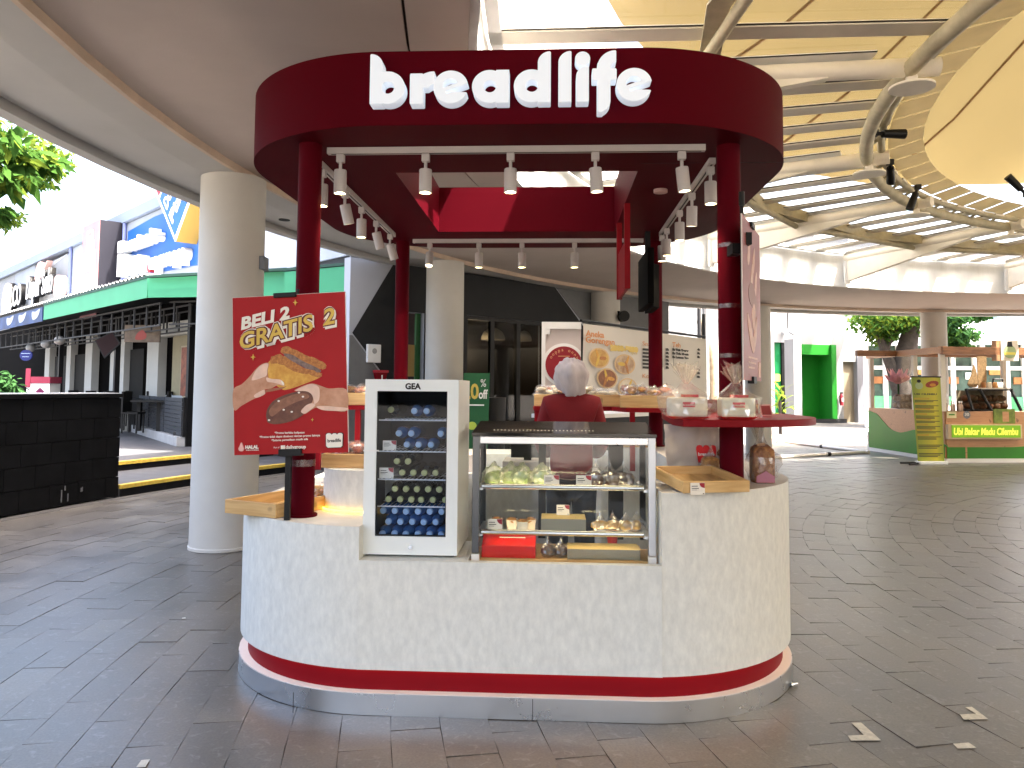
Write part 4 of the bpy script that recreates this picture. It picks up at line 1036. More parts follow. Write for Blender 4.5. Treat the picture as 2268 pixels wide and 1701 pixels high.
# bags beside the post
BAGW = fabric_mat('white_carrier_bag', (.80, .74, .70), .45, .06, 6)
p = K.at(1540, 985, -1.02)
o = thing('carrier_bag', 'thin white carrier bag with a red emblem hanging under the red shelf', 'bag', (p.x, -1.0, 1.07), K)
b = MB(); prof = [(-.13, .0), (.12, .0), (.13, .12), (.12, .24), (.10, .285), (-.16, .29), (-.15, .2)]
vs = []; nx, nz = 18, 12
for s_ in (0, 1):
    for j in range(nz + 1):
        for i in range(nx + 1):
            u, v = i / nx, j / nz; x = p.x - .15 + .30 * u - .02 * v; z = 1.07 + .288 * v
            dpt = (.05 * sin(pi * u) ** .6 * (1 - .55 * v) + .034 * noise.noise(Vector((u * 5 - v * 2, v * 3, s_ * 3 + 2))) + .012 * noise.noise(Vector((u * 14, v * 5, s_ + 6)))) * (1 if s_ else -1)
            vs.append((x + .012 * noise.noise(Vector((v * 4, u * 3, 1))), -1.0 + dpt, z))
N1 = (nx + 1) * (nz + 1); fs = []
for s_ in (0, 1):
    for j in range(nz):
        for i in range(nx): q = s_ * N1 + j * (nx + 1) + i; fs.append((q, q + 1, q + nx + 2, q + nx + 1))
b.add(vs, fs); add('film', b, BAGW, o, True, ang=180)
cr = []
xl, xr, zb_, zt_ = p.x - .005, p.x + .105, 1.15, 1.245
cr = [(xl + .012, zb_), (xr - .008, zb_), (xr, zt_ - .02)]
for k in range(3):
    cxk = xr - (xr - xl) * (k + .5) / 3
    cr += [(cxk + .017 * cos(R(a)), zt_ - .008 + .012 * sin(R(a))) for a in range(0, 181, 45)]
cr += [(xl, zt_ - .02)]
add('emblem', MB().plate(cr, -1.071, -1.069), mat('emblem_red', (.66, .012, .018), .5), o)
text('breadlife', o, ((xl + xr) / 2, -1.0725, 1.19), .026, WHITE, align='CENTER', bold=.0005)
RAISIN = mat('fruit_bread', (.52, .24, .08), .6, var=.6, vscale=4.2, col2=(.13, .03, .012), bump=.8, bscale=7)
p = K.at(1690, 1040, -1.19)
o = wrapped('bread_bag', 'bagged fruit loaf with a twisted top standing right of the red post', 'bread bag', (p.x, -1.17, 1.064), (.088, .080, .130), RAISIN, 'loaf', False, 1, None)
FILM2 = clear_mat('ruffled_film', (.95, .93, .90), .16, haze=.28, hazecol=(.92, .84, .74), rough=.15, fres=False)
m = MB(); zt = 1.064 + .205
for k in range(16):
    a = 2 * pi * k / 16; b_2 = a + .55; r1 = .03 + .03 * rnd.random(); h = .10 + .08 * rnd.random()
    m.add([(p.x - .01 + .012 * cos(a), -1.17 + .012 * sin(a), zt), (p.x - .01 + .012 * cos(b_2), -1.17 + .012 * sin(b_2), zt), (p.x - .02 + r1 * cos(b_2), -1.17 + r1 * sin(b_2), zt + h), (p.x - .02 + r1 * cos(a), -1.17 + r1 * sin(a), zt + h * .9)], [(0, 1, 2, 3)])
m.v = [v for v in m.v]
add('film_ruff', m, FILM2, o)
add('label', MB().plate([(p.x - .05, 1.068), (p.x + .045, 1.068), (p.x + .045, 1.10), (p.x + .0, 1.128), (p.x - .05, 1.10)], -1.17 - .080, -1.17 - .078), mat('mauve_label', (.40, .16, .22), .5), o)
add('tie', MB().tube([(p.x - .028, -1.185, zt - .01), (p.x + .012, -1.185, zt - .004)], .008, 6), mat('peach_ribbon', (.72, .42, .24), .5), o)
wrapped('bread_bag', 'bagged loaf half hidden behind the red post and the empty tray', 'bread bag', (p.x - .15, -.96, 1.064), (.085, .07, .115), RAISIN, 'loaf', False, 2, None)
wrapped('bread_bag', 'golden bagged loaf under the red shelf in front of the white bag', 'bread bag', (K.at(1575, 1010, -1.15).x, -1.13, 1.064), (.07, .06, .085), GOLDB, 'loaf', False, 3, None)

# ------------------------------------------------------------------ left side: round riser with glowing foot, trays, red rear shelf
px_, py_ = -.80, -1.02
o = thing('round_riser', 'short round stone riser with a glowing yellow ring at its foot', 'riser', (px_, py_, .88), K)
add('drum', MB().lathe([(.262, .0), (.262, .21), (.258, .214)], (px_, py_, .895), 48), LAMIN, o, True)
add('foot', MB().lathe([(.24, 0), (.24, .014)], (px_, py_, .881), 40), WHITE, o, True)
YLED = glow('yellow_led', (1, .55, .07), .7)
add('led_ring', MB().tube([(px_ + .272 * cos(R(a)), py_ + .272 * sin(R(a)), .889) for a in range(0, 360, 8)], .0065, 8, closed=True), YLED, o, True)
tray('wooden_tray', 'pine tray of wrapped buns on the round riser left of the fridge', -.86, -1.02, 1.1105, .36, .34, .075)
bread_heap('bun', -.86, -1.02, 1.150, .31, .29, 16, [BROWNB, SALAD, GOLDB, PINKB], .050, where='in round riser tray', layers=2)
tr2 = tray('wooden_tray', 'long pine tray sticking out over the left end of the counter', -1.20, -1.10, .882, .36, .70, .072, R(-24))
bread_heap('bun', -1.12, -.72, .90, .20, .20, 4, [BROWNB, GOLDB], .04, where='in long left tray', layers=1)
wrapped('wrapped_bun', 'wrapped bun peeping out beside the red post below the poster', 'bun', (-1.05, -.75, .97), (.06, .06, .06), BROWNB, 'round', True, 1)
# rear shelves
def red_shelf(name, label, x0, x1, y0, y1, z, legs, jog=None):
    o = thing(name, label, 'shelf', ((x0 + x1) / 2, (y0 + y1) / 2, z), K, 'red shelves behind the bakery worker')
    po = [(x0, y0), (x1, y0), (x1, y1), (x0, y1)] if jog is None else jog
    add('shelf_top', MB().prism(po, z - .035, z), REDM, o, bevel=.003)
    for lx_, ly_, zb_ in legs: add('leg', MB().box(lx_ - .02, lx_ + .02, ly_ - .02, ly_ + .02, zb_, z - .036), REDM, o)
    return o
xs0 = K.at(1181, 890, 1.15).x; xj = K.at(1355, 895, 1.15).x; xk = K.at(1388, 912, .78).x
ZR = 1.405
red_shelf('red_shelf', 'stepped dark red shelf carrying two bread trays behind the worker', xs0, 1.30, .78, 1.5, ZR, [(xs0 + .03, 1.20, 1.0), (xk + .05, .84, 1.0 if False else .905)], [(xs0, 1.15), (xj, 1.15), (xk, .80), (1.36, .80), (1.36, 1.30), (1.02, 1.45), (xs0, 1.5)])
xa0, xa1 = K.at(1183, 870, 1.2).x, K.at(1376, 870, 1.2).x
tray('wooden_tray', 'pine tray of buns behind the worker, left one on the stepped red shelf', (xa0 + xa1) / 2, 1.33, ZR + .001, xa1 - xa0, .30, .098)
bread_heap('bun', (xa0 + xa1) / 2, 1.33, ZR + .070, xa1 - xa0 - .05, .25, 24, [CREAMB, GOLDB, PINKB, CREAMB, CREAMB], .060, where='in left shelf tray', layers=2)
xb0, xb1 = K.at(1378, 880, .83).x, K.at(1472, 880, .83).x
tray('wooden_tray', 'pine tray of buns against the red rear post, right one on the stepped shelf', (xb0 + xb1) / 2 + .05, .99, ZR + .001, xb1 - xb0 + .1, .34, .098, R(-6))
bread_heap('bun', (xb0 + xb1) / 2 + .05, .99, ZR + .070, xb1 - xb0 + .05, .29, 22, [GOLDB, PINKB, CREAMB, SALAD], .058, where='in right shelf tray', layers=2)
xq0, xq1 = K.at(700, 900, .95).x, K.at(806, 900, .95).x
red_shelf('red_shelf', 'dark red shelf with a bread tray seen between poster and fridge', xq0, xq1 + .25, .85, 1.25, 1.405, [(xq1 - .03, .88, .881), (xq0 + .05, .88, .881)])
tray('wooden_tray', 'pine tray of buns on the red shelf between poster and fridge', (xq0 + xq1) / 2 + .1, 1.05, 1.406, .52, .34, .10)
bread_heap('bun', (xq0 + xq1) / 2 + .1, 1.05, 1.475, .46, .28, 22, [GOLDB, PINKB, CREAMB], .060, where='in tray beside poster', layers=2)
# small tray of pastries deep in the stall
tray('wooden_tray', 'white lined tray of sticks on the rear counter behind the showcase', .93, 1.35, 1.0635, .34, .24, .05)
bread_heap('bun', .93, 1.35, 1.075, .28, .2, 6, [GOLDB, PINKB], .04, 'long', where='in rear counter tray')
# boxes and till inside
o = thing('cash_register', 'grey and white till standing on the inner desk behind the showcase', 'till', (.02, .75, .90), K)
add('drawer', MB().box(-.16, .20, .62, .98, .901, .99), mat('till_grey', (.30, .28, .26), .5), o, bevel=.006)
add('screen', MB().plate([(-.10, 1.01), (.16, 1.01), (.16, 1.17), (-.10, 1.17)], .72, .74), BLACK, o, bevel=.004); add('stand', MB().box(.0, .06, .73, .78, .9905, 1.03), BLACK, o)
for k, (x, y, z, h, lb) in enumerate(((-.40, .74, .901, .13, 'white carton at the left of the inner desk'), (.42, .72, .901, .20, 'tall white carton at the right of the inner desk'), (.38, .95, .901, .1, 'low white carton behind the tall one on the inner desk'))):
    single('carton', MB().box(x - .10, x + .10, y - .08, y + .08, z, z + h), mat('carton_white', (.62, .58, .55), .6), lb, 'box', (x, y, z), K, bevel=.003)
from types import SimpleNamespace as NS
FIT = []
def fit(o, wdt): FIT.append((o, wdt)); return o
# ------------------------------------------------------------------ promotional poster on a stand
c = K.at(641, 828, -1.575)
PF = NS(M=K.M @ Matrix.Translation((c.x, c.y, c.z)) @ Matrix.Rotation(R(-5.0), 4, 'Z') @ Matrix.Rotation(R(-2.5), 4, 'Y'))
po = thing('promo_poster', 'red poster BELI 2 GRATIS 2 with two hands, clipped to a black stand', 'poster', (0, 0, 0), PF)
PRED = mat('poster_red', (.36, .012, .014), .5, var=.06, vscale=8, spec=.15)
add('board', MB().box(-.30, .30, 0, .006, -.40, .40), [PRED], po)
add('board_edge', MB().box(-.3015, -.3002, -.0004, .0062, -.40, .40).box(.3002, .3022, -.0004, .0062, -.40, .40).box(-.3015, .3022, -.0004, .0062, .4002, .402), mat('foam_edge', (.66, .58, .55), .6), po)
def pc(x, y):
    t = (y - 95) / 1540; s_ = (x - (50 + 30 * t)) / ((1170 + 40 * t) - (50 + 30 * t))
    ty = 95 - 57 * s_; by = 1635 - 25 * s_; t = (y - ty) / (by - ty)
    return ((s_ - .5) * .6, (.5 - t) * .8)
LAY = [0]
def ink(nm, pts, m_, crop=True):
    LAY[0] += 1; d = -.0004 - LAY[0] * .00022
    return add(nm, MB().plate([pc(*p) for p in pts] if crop else pts, d, -.0002), m_, po)
def smooth(pts, n=4):
    out = []; N = len(pts)
    for i in range(N):
        p0, p1, p2, p3 = pts[i - 1], pts[i], pts[(i + 1) % N], pts[(i + 2) % N]
        for k in range(n):
            t = k / n
            out.append(tuple(.5 * ((2 * p1[j]) + (-p0[j] + p2[j]) * t + (2 * p0[j] - 5 * p1[j] + 4 * p2[j] - p3[j]) * t * t + (-p0[j] + 3 * p1[j] - 3 * p2[j] + p3[j]) * t ** 3) for j in (0, 1)))
    return out
def wob(pts, amp, seed):
    return [(x + amp * noise.noise(Vector((x * .06, y * .06, seed))), y + amp * noise.noise(Vector((x * .06, y * .06, seed + 9)))) for x, y in pts]
SKIN1 = mat('print_skin', (.60, .33, .21), .5, var=.3, vscale=14, col2=(.42, .19, .10)); SKIN2 = mat('print_skin_light', (.76, .52, .40), .5, var=.15, vscale=20); SKIN3 = mat('print_skin_shadow', (.33, .12, .06), .5)
CRUST = mat('print_crust', (.58, .24, .05), .5, var=.5, vscale=70, col2=(.24, .07, .012)); PASTRY = mat('print_pastry', (.72, .42, .07), .5, var=.4, vscale=24, col2=(.50, .20, .025)); FILL = mat('print_filling', (.20, .13, .11), .5, var=.6, vscale=40)
CHOCO = mat('print_choco', (.17, .065, .035), .5, var=.35, vscale=22, col2=(.095, .03, .018)); CHOCO2 = mat('print_choco_light', (.26, .11, .06), .5, var=.3, vscale=30); CREAMP = mat('print_cream', (.82, .76, .66), .5); GOLD = mat('print_gold', (.66, .44, .07), .5, var=.1, vscale=30); DRED = mat('print_dark_red', (.10, .012, .012), .5)
# upper hand and pie
ink('pie_back', wob(smooth([(548, 590), (600, 575), (680, 605), (780, 655), (880, 690), (965, 735), (995, 775), (960, 800), (900, 790), (800, 745), (700, 700), (600, 660), (545, 640)]), 14, 1), CRUST)
ink('filling', smooth([(570, 645), (660, 660), (760, 720), (880, 775), (940, 815), (900, 840), (800, 800), (700, 745), (600, 690)]), FILL)
ink('pie_side', smooth([(425, 720), (520, 700), (640, 760), (760, 830), (900, 850), (930, 880), (760, 950), (600, 1000), (540, 985), (430, 900), (412, 800)]), PASTRY)
ink('pie_crust', wob(smooth([(440, 690), (490, 655), (545, 655), (610, 690), (690, 745), (780, 790), (900, 825), (945, 850), (930, 880), (850, 865), (740, 840), (650, 810), (570, 760), (490, 740), (440, 740)]), 16, 3), CRUST)
ink('hand_lower', smooth([(300, 1060), (400, 1000), (470, 985), (560, 975), (600, 965), (560, 990), (480, 1010), (380, 1030), (300, 1075)]), SKIN3)
ink('forearm', smooth([(66, 1000), (150, 945), (230, 870), (300, 790), (360, 745), (420, 738), (415, 800), (412, 870), (450, 895), (540, 900), (578, 935), (572, 965), (520, 950), (450, 985), (380, 1000), (380, 1040), (250, 1100), (150, 1155), (75, 1195)]), SKIN1)
ink('knuckles', smooth([(300, 800), (360, 752), (415, 745), (408, 800), (400, 860), (360, 880), (300, 900), (250, 900)]), SKIN2)
ink('thumb', smooth([(400, 880), (450, 893), (540, 902), (574, 935), (570, 958), (530, 945), (470, 930), (410, 920)]), SKIN2)
ink('thumb_nail', smooth([(548, 912), (572, 930), (574, 956), (556, 940)], 3), CREAMP)
ink('wrist_shade', smooth([(280, 1050), (370, 1000), (385, 1020), (380, 1045), (300, 1078)]), SKIN2)
# lower hand and chocolate bread
ink('choco_bread', smooth([(400, 1240), (415, 1180), (470, 1110), (560, 1060), (700, 1018), (800, 1012), (860, 1050), (870, 1100), (840, 1170), (760, 1250), (640, 1310), (500, 1335), (420, 1320), (405, 1280)]), CHOCO)
ink('choco_light', smooth([(430, 1200), (520, 1110), (680, 1045), (800, 1040), (820, 1080), (700, 1120), (560, 1190), (460, 1260)]), CHOCO2)
for k, (x, y) in enumerate(((575, 1195), (655, 1215), (765, 1068), (725, 1028), (525, 1110), (430, 1295))): ink('topping', ell(x, y, 12, 9, 8), CREAMP)
ink('right_arm', smooth([(680, 1010), (760, 965), (850, 940), (930, 960), (1020, 990), (1188, 1000), (1196, 1200), (1080, 1208), (960, 1200), (900, 1175), (850, 1195), (790, 1235), (755, 1225), (750, 1200), (800, 1150), (850, 1130), (866, 1080), (840, 1035), (790, 1012)]), SKIN1)
ink('right_hand', smooth([(690, 1010), (770, 968), (850, 945), (920, 975), (930, 1050), (920, 1110), (880, 1140), (870, 1090), (845, 1040), (790, 1014)]), SKIN2)
ink('right_thumb', smooth([(752, 1205), (800, 1152), (855, 1133), (890, 1150), (850, 1190), (790, 1232), (757, 1224)]), SKIN2)
ink('right_shade', smooth([(900, 1165), (1000, 1160), (1100, 1170), (1196, 1180), (1196, 1204), (1080, 1208), (960, 1198)]), SKIN2)
def sparkle(x, y, r_): ink('sparkle', [(x, y - r_), (x + r_ * .25, y - r_ * .25), (x + r_ * .8, y), (x + r_ * .25, y + r_ * .25), (x, y + r_), (x - r_ * .25, y + r_ * .25), (x - r_ * .8, y), (x - r_ * .25, y - r_ * .25)], GOLD)
sparkle(684, 142, 30); sparkle(266, 680, 30); sparkle(860, 1292, 16)
def ptext(s_, x0, y0, x1, y1, cap, m_, bold=0, shear=.0, d=0, nm='lettering', dx=0, dz=0):
    a, b = pc(x0, y0), pc(x1, y1); L = math.hypot(b[0] - a[0], b[1] - a[1]); an = math.atan2(b[1] - a[1], b[0] - a[0])
    o_ = text(s_, po, (a[0] + dx, -.007 - d, a[1] + dz), cap / .70, m_, nm, .0003, bold, shear, rroll=an); fit(o_, L); return o_
ptext('BELI 2', 145, 408, 640, 290, .058, CREAMP, .0035, .22)
for nm, bold, d, dx, dz, m_ in (('drop_outline', .013, 0, .008, -.008, CREAMP), ('white_outline', .012, .0008, 0, 0, CREAMP), ('dark_outline', .0085, .0016, 0, 0, DRED), ('gold_lettering', .0025, .0024, 0, 0, GOLD)):
    ptext('GRATIS', 150, 600, 890, 405, .078, m_, bold, .22, d, nm, dx, dz); ptext('2', 962, 370, 1090, 345, .078, m_, bold, .22, d, nm, dx, dz)
ptext('*Promo berlaku kelipatan', 490, 1428, 785, 1424, .010, CREAMP, .0003)
ptext('*Promo tidak dapat digabung dengan promo lainnya', 340, 1468, 938, 1452, .010, CREAMP, .0003)
ptext('*Selama persediaan masih ada', 460, 1500, 820, 1488, .010, CREAMP, .0003)
ptext('HALAL', 198, 1572, 330, 1568, .016, CREAMP, .0012); ptext('INDONESIA', 205, 1590, 335, 1588, .005, CREAMP, .0002)
ptext('dailygroup', 600, 1572, 800, 1568, .017, CREAMP, .0006); ptext('Part of', 482, 1568, 538, 1566, .008, CREAMP)
ink('halal_drop', smooth([(155, 1510), (172, 1545), (182, 1572), (170, 1594), (140, 1594), (126, 1572), (138, 1545)]), mat('print_pink', (.72, .40, .36), .5)); ink('group_mark', [(550, 1542), (590, 1540), (590, 1578), (552, 1580)], CREAMP)
lg = [(998, 1548), (996, 1440)] + [(1024 + 26 * cos(R(a)), 1438 - 14 * sin(R(a))) for a in range(180, -1, -30)] + [(1078 + 24 * cos(R(a)), 1438 - 14 * sin(R(a))) for a in range(180, -1, -30)] + [(1132 + 26 * cos(R(a)), 1436 - 14 * sin(R(a))) for a in range(180, -1, -30)] + [(1156, 1545), (1140, 1560), (1015, 1564)]
ink('loaf_outline', [((x - 1077) * 1.06 + 1077, (y - 1500) * 1.07 + 1500) for x, y in lg], BLACK); ink('loaf_emblem', lg, CREAMP)
ptext('breadlife', 1012, 1512, 1142, 1506, .016, BLACK, .0006)
add('clip', MB().box(-.075, .045, -.012, .02, .388, .412), BLACK, po, bevel=.002); add('clip', MB().box(-.06, .06, -.014, .02, -.41, -.375), BLACK, po, bevel=.002)
st = thing('poster_stand', 'thin black pole carrying the red poster in front of the left red post', 'stand', (0, 0, 0), K)
b0 = K.atz(636, 1152, .882); tp = K.at(660, 640, -1.555)
REG[st.name] = (K.M, Vector((b0.x, b0.y, .882))); st.matrix_world = K.M @ Matrix.Translation((b0.x, b0.y, .882))
add('pole', MB().box(b0.x - .014, b0.x + .014, b0.y - .01, b0.y + .012, .8825, 1.32), BLACK, st)
add('arm', MB().tube([(b0.x, b0.y + .02, 1.30), (c.x - .03, -1.553, 1.30), (tp.x, -1.553, tp.z)], .007, 8), BLACK, st, True)

# ------------------------------------------------------------------ second poster, seen edge-on by the right post
PA, PB = Vector((1.10, 3.69)), Vector((1.36, 4.24)); mid = (PA + PB) / 2
an = math.atan2(PB.y - PA.y, PB.x - PA.x)
P2 = NS(M=Matrix.Translation((mid.x, mid.y, 2.0)) @ Matrix.Rotation(an, 4, 'Z'))
p2 = thing('promo_poster', 'faded red poster seen almost edge on, clipped beside the right red post', 'poster', (0, 0, 0), P2)
FRED = mat('poster_faded_red', (.25, .05, .045), .45, var=.1, vscale=6); FCRE = mat('print_faded_cream', (.62, .40, .30), .5, var=.35, vscale=18, col2=(.45, .22, .16)); FBR = mat('print_faded_brown', (.24, .10, .08), .5)
add('board', MB().box(-.30, .30, 0, .006, -.40, .40), FRED, p2); add('board_edge', MB().box(-.302, -.3002, -.0005, .0062, -.40, .40), mat('foam_edge', (.66, .58, .55), .6), p2)
def ink2(nm, pts, m_, d=.0006): add(nm, MB().plate(pts, -d, -.0001), m_, p2)
for k, (u, v) in enumerate(((-.10, .24), (.06, .22), (.0, .14), (.12, .10))): ink2('wheat_ear', smooth([(u - .05, v - .05), (u - .02, v + .03), (u + .05, v + .08), (u + .04, v + .0), (u, v - .06)]), FCRE, .0006 + k * .0002)
ink2('bun', smooth([(-.12, .06), (-.02, .1), (.10, .06), (.16, -.02), (.04, -.03), (-.10, .0)]), FBR, .0016)
ink2('hand', smooth([(-.02, -.06), (.05, .0), (.10, -.04), (.08, -.12), (.02, -.14)]), FCRE, .0018)
ink2('hand', smooth([(-.18, -.07), (-.06, -.12), (.0, -.18), (.08, -.12), (.16, -.06), (.14, -.16), (.02, -.26), (-.10, -.2)]), FCRE, .002)
for k, z in enumerate((-.29, -.315, -.34)): ink2('printed_line', [(-.16, z), (.16 - .05 * k, z), (.16 - .05 * k, z + .010), (-.16, z + .010)], FCRE, .001)
ink2('loaf_emblem', [(.19, -.38), (.27, -.38), (.27, -.30), (.19, -.30)], FCRE, .002)
add('clip', MB().box(-.05, .05, -.012, .02, -.415, -.38), BLACK, p2); add('clip', MB().box(-.05, .05, -.012, .02, .385, .41), BLACK, p2)
s2 = thing('poster_stand', 'black pole with a rounded top behind the edge-on poster', 'stand', (mid.x - .05, mid.y + .10, 1.06), W)
q = Vector((PA.x + .03, PA.y + .10, 0))
add('pole', MB().tube([(q.x, q.y, 1.6), (q.x, q.y, 2.46)], .010, 8).tube([(q.x, q.y, 2.46), (q.x, q.y, 2.53)], .014, 10), BLACK, s2, True)
add('clamp', MB().cbox((q.x - .02, q.y + .06, 2.25), (.05, .10, .05)).cbox((q.x + .03, q.y + .03, 2.30), (.04, .05, .06)), BLACK, s2)
# clear tape wound on the right post
for z in (2.30, 1.98, 1.72):
    add('clear_tape', MB().lathe([(PR + .0008, 0), (PR + .0012, .022)], (1.158, -1.30, z), 20), clear_mat('shiny_tape', (.95, .95, .95), .10, rough=.25, haze=.10, hazecol=(.8, .5, .5)), STALL, True)
add('clear_tape', MB().lathe([(PR + .0008, 0), (PR + .0012, .035)], (-1.075, -1.39, 1.14), 20), clear_mat('shiny_tape', (1, 1, 1)), STALL, True)

# ------------------------------------------------------------------ bakery worker, seen from behind
def skinned(name, verts, edges, radii, m_, parent, sub=2, root=0, F=K):
    me = bpy.data.meshes.new(name); org = REG[parent.name][1]
    me.from_pydata([tuple(Vector(v) - org) for v in verts], edges, []); me.materials.append(m_)
    o_ = bpy.data.objects.new(name, me); COL.objects.link(o_); o_.parent = parent; REG[o_.name] = REG[parent.name]
    sk = o_.modifiers.new('skin', 'SKIN'); sk.use_smooth_shade = True
    for i, r_ in enumerate(radii):
        d = me.skin_vertices[0].data[i]; d.radius = r_ if isinstance(r_, tuple) else (r_, r_); d.use_root = (i == root)
    ss = o_.modifiers.new('sub', 'SUBSURF'); ss.levels = sub; ss.render_levels = sub
    return o_
hx, hy, fz = .355, -.12, .106
wk = thing('person', 'bakery worker in a pale headscarf and red top, seen from behind', 'person', (hx, hy, fz), K)
SKN = mat('skin', (.42, .22, .14), .5); HIJ = mat('headscarf_cloth', (.50, .45, .45), .85, var=.2, vscale=9, stretch=(1, 1, .35), bump=.5, bscale=26); TOP = mat('red_top_cloth', (.17, .004, .008), .8, var=.2, vscale=5, bump=.2, bscale=120); TRO = mat('black_cloth', (.018, .018, .02), .8)
def P(x, y, z): return (hx + x, hy + y, fz + z)
V = [P(0, 0, .84), P(0, .01, 1.0), P(0, .0, 1.16), P(0, -.01, 1.32), P(0, .01, 1.42), P(0, .03, 1.50), P(0, .035, 1.585),
     P(-.085, 0, .80), P(-.09, .02, .45), P(-.09, -.01, .07), P(-.09, .10, .03), P(.085, 0, .80), P(.09, .02, .45), P(.09, -.01, .07), P(.09, .10, .03),
     P(-.165, -.01, 1.33), P(-.20, .02, 1.06), P(-.15, .22, .98), P(.165, -.01, 1.33), P(.20, .02, 1.06), P(.15, .22, .98)]
E_ = [(0, 1), (1, 2), (2, 3), (3, 4), (4, 5), (5, 6), (0, 7), (7, 8), (8, 9), (9, 10), (0, 11), (11, 12), (12, 13), (13, 14), (3, 15), (15, 16), (16, 17), (3, 18), (18, 19), (19, 20)]
Rr = [(.12, .09), (.10, .08), (.10, .075), (.10, .065), .045, .075, (.078, .085), .085, .058, .04, .032, .085, .058, .04, .032, .042, .036, .028, .042, .036, .028]
skinned('body', V, E_, Rr, SKN, wk)
for sgn, wr in ((-1, P(-.15, .22, .98)), (1, P(.15, .22, .98))):
    b0_ = Vector(wr); hv, he, hr = [b0_, b0_ + Vector((0, .05, -.005)), b0_ + Vector((0, .085, -.01))], [(0, 1), (1, 2)], [.024, (.034, .016), (.034, .014)]
    for k, (dx, L) in enumerate(((-.026, .066), (-.009, .076), (.009, .072), (.025, .058))):
        i = len(hv); hv += [b0_ + Vector((dx, .095, -.012)), b0_ + Vector((dx * 1.1, .095 + L * .5, -.016)), b0_ + Vector((dx * 1.1, .095 + L * .9, -.034))]; he += [(2, i), (i, i + 1), (i + 1, i + 2)]; hr += [.0092, .0085, .007]
    i = len(hv); hv += [b0_ + Vector((-sgn * .032, .045, -.012)), b0_ + Vector((-sgn * .052, .078, -.02))]; he += [(1, i), (i, i + 1)]; hr += [.0105, .0085]
    skinned('hand', hv, he, hr, SKN, wk, 1)
sv = [P(0, 0, .80), P(0, .01, .98), P(0, .0, 1.16), P(0, -.015, 1.33), P(0, .0, 1.43), P(-.145, -.005, 1.335), P(-.20, .02, 1.08), P(-.165, .17, .99), P(.145, -.005, 1.335), P(.20, .02, 1.08), P(.165, .17, .99)]
skinned('red_top', sv, [(0, 1), (1, 2), (2, 3), (3, 4), (3, 5), (5, 6), (6, 7), (3, 8), (8, 9), (9, 10)], [(.165, .125), (.155, .12), (.16, .12), (.165, .118), (.088, .082), .082, .068, .052, .082, .068, .052], TOP, wk)
skinned('trousers', [P(0, 0, .86), P(-.085, 0, .78), P(-.09, .02, .45), P(-.09, -.005, .10), P(.085, 0, .78), P(.09, .02, .45), P(.09, -.005, .10)], [(0, 1), (1, 2), (2, 3), (0, 4), (4, 5), (5, 6)], [(.14, .11), .10, .075, .062, .10, .075, .062], TRO, wk)
# headscarf: a draped shell with folds, hem hanging lower on the right
bm = bmesh.new(); bmesh.ops.create_uvsphere(bm, u_segments=56, v_segments=34, radius=1)
org = Vector(P(0, .03, 1.53))
for v in bm.verts:
    p = v.co.copy(); a = math.atan2(p.y, p.x)
    r_ = 1.0
    if p.z < -.1:
        t_ = (-.1 - p.z) / .9
        r_ = 1 - .22 * t_ * t_; p.z *= 1.18 + .25 * max(0, cos(a - R(-40))) * t_
        r_ += .10 * t_ * max(0, cos(a - R(-60)))
    fold = sin(a * 7 + 3.5 * p.z + 2.5 * noise.noise(p * 1.3)) * .05 * (1 - p.z * p.z) + .09 * noise.noise(p * 1.9 + Vector((3, 1, 8)))
    if p.z < -.25 and -2.2 < a < -.2: p.z *= 1.22
    lin = abs(noise.noise(Vector((p.x * 4.2 + p.z * 1.1, p.y * 2, p.z * .7 + 4)))) * -.16
    q = Vector((p.x * .122, p.y * .130, p.z * .135)) * (r_ + fold + lin)
    if p.y > .55 and -.35 < p.z < .55: q.y *= .82          # face side
    v.co = org + q - Vector(P(0, 0, 0))
me = bpy.data.meshes.new('headscarf'); bm.to_mesh(me); bm.free(); me.materials.append(HIJ); me.polygons.foreach_set('use_smooth', [True] * len(me.polygons))
hs = part_of('headscarf', me, wk)
fm = MB(); fm.blob(P(0, .108, 1.535), (.062, .045, .085), 1, .03, 2, 3); fm.blob(P(0, .155, 1.525), (.011, .014, .018), 1, .0, 2, 2); fm.blob(P(0, .146, 1.49), (.022, .008, .006), 1, 0, 2, 2)
fa = add('face', fm, SKN, wk, True, ang=180)
add('eyes', MB().blob(P(-.026, .144, 1.545), (.010, .006, .005), 1, 0, 2, 2).blob(P(.026, .144, 1.545), (.010, .006, .005), 1, 0, 2, 2), BLACK, fa, True)
# ------------------------------------------------------------------ low black tiled wall on the left
BTILE = mat('black_tile', (.0045, .0045, .005), .55, var=.6, vscale=5, bump=.25, bscale=18, spec=.10); BJOINT = mat('tile_joint', (.022, .021, .02), .9, var=.5, vscale=9)
c = pol(18.3, 166)
t = thing('low_wall', 'low black stone tiled wall with a pale top edge at the left', 'wall', (c.x, c.y, 0))
m = MB(); m.arc(18.135, 18.46, 0, 1.38, 162.7, 200, 1.2); add('core', m, BJOINT, t)
m = MB(); m.arc(18.07, 18.52, 1.385, 1.44, 162.5, 200, 1.2); add('capping', m, BTILE, t, bevel=.004)
m = MB(); m.arc(18.12, 18.47, 1.4405, 1.452, 162.55, 200, 1.2); add('top_slab', m, mat('pale_stone', (.62, .62, .62), .4), t)
dth = math.degrees(.46 / 18.1)
for row in range(5):
    z0 = .003 + row * .276
    for k in range(13):
        a = 162.5 + (k + (row % 2) * .5) * dth - dth * .5; a0, a1 = max(162.5, a + .012), a + dth - .012
        if a1 - a0 < .2: continue
        d_ = rnd.uniform(0, .005)
        m = MB(); m.arc(18.10 - d_, 18.134, z0 + .003, z0 + .271, a0, a1, 2); add('tile', m, BTILE, t)
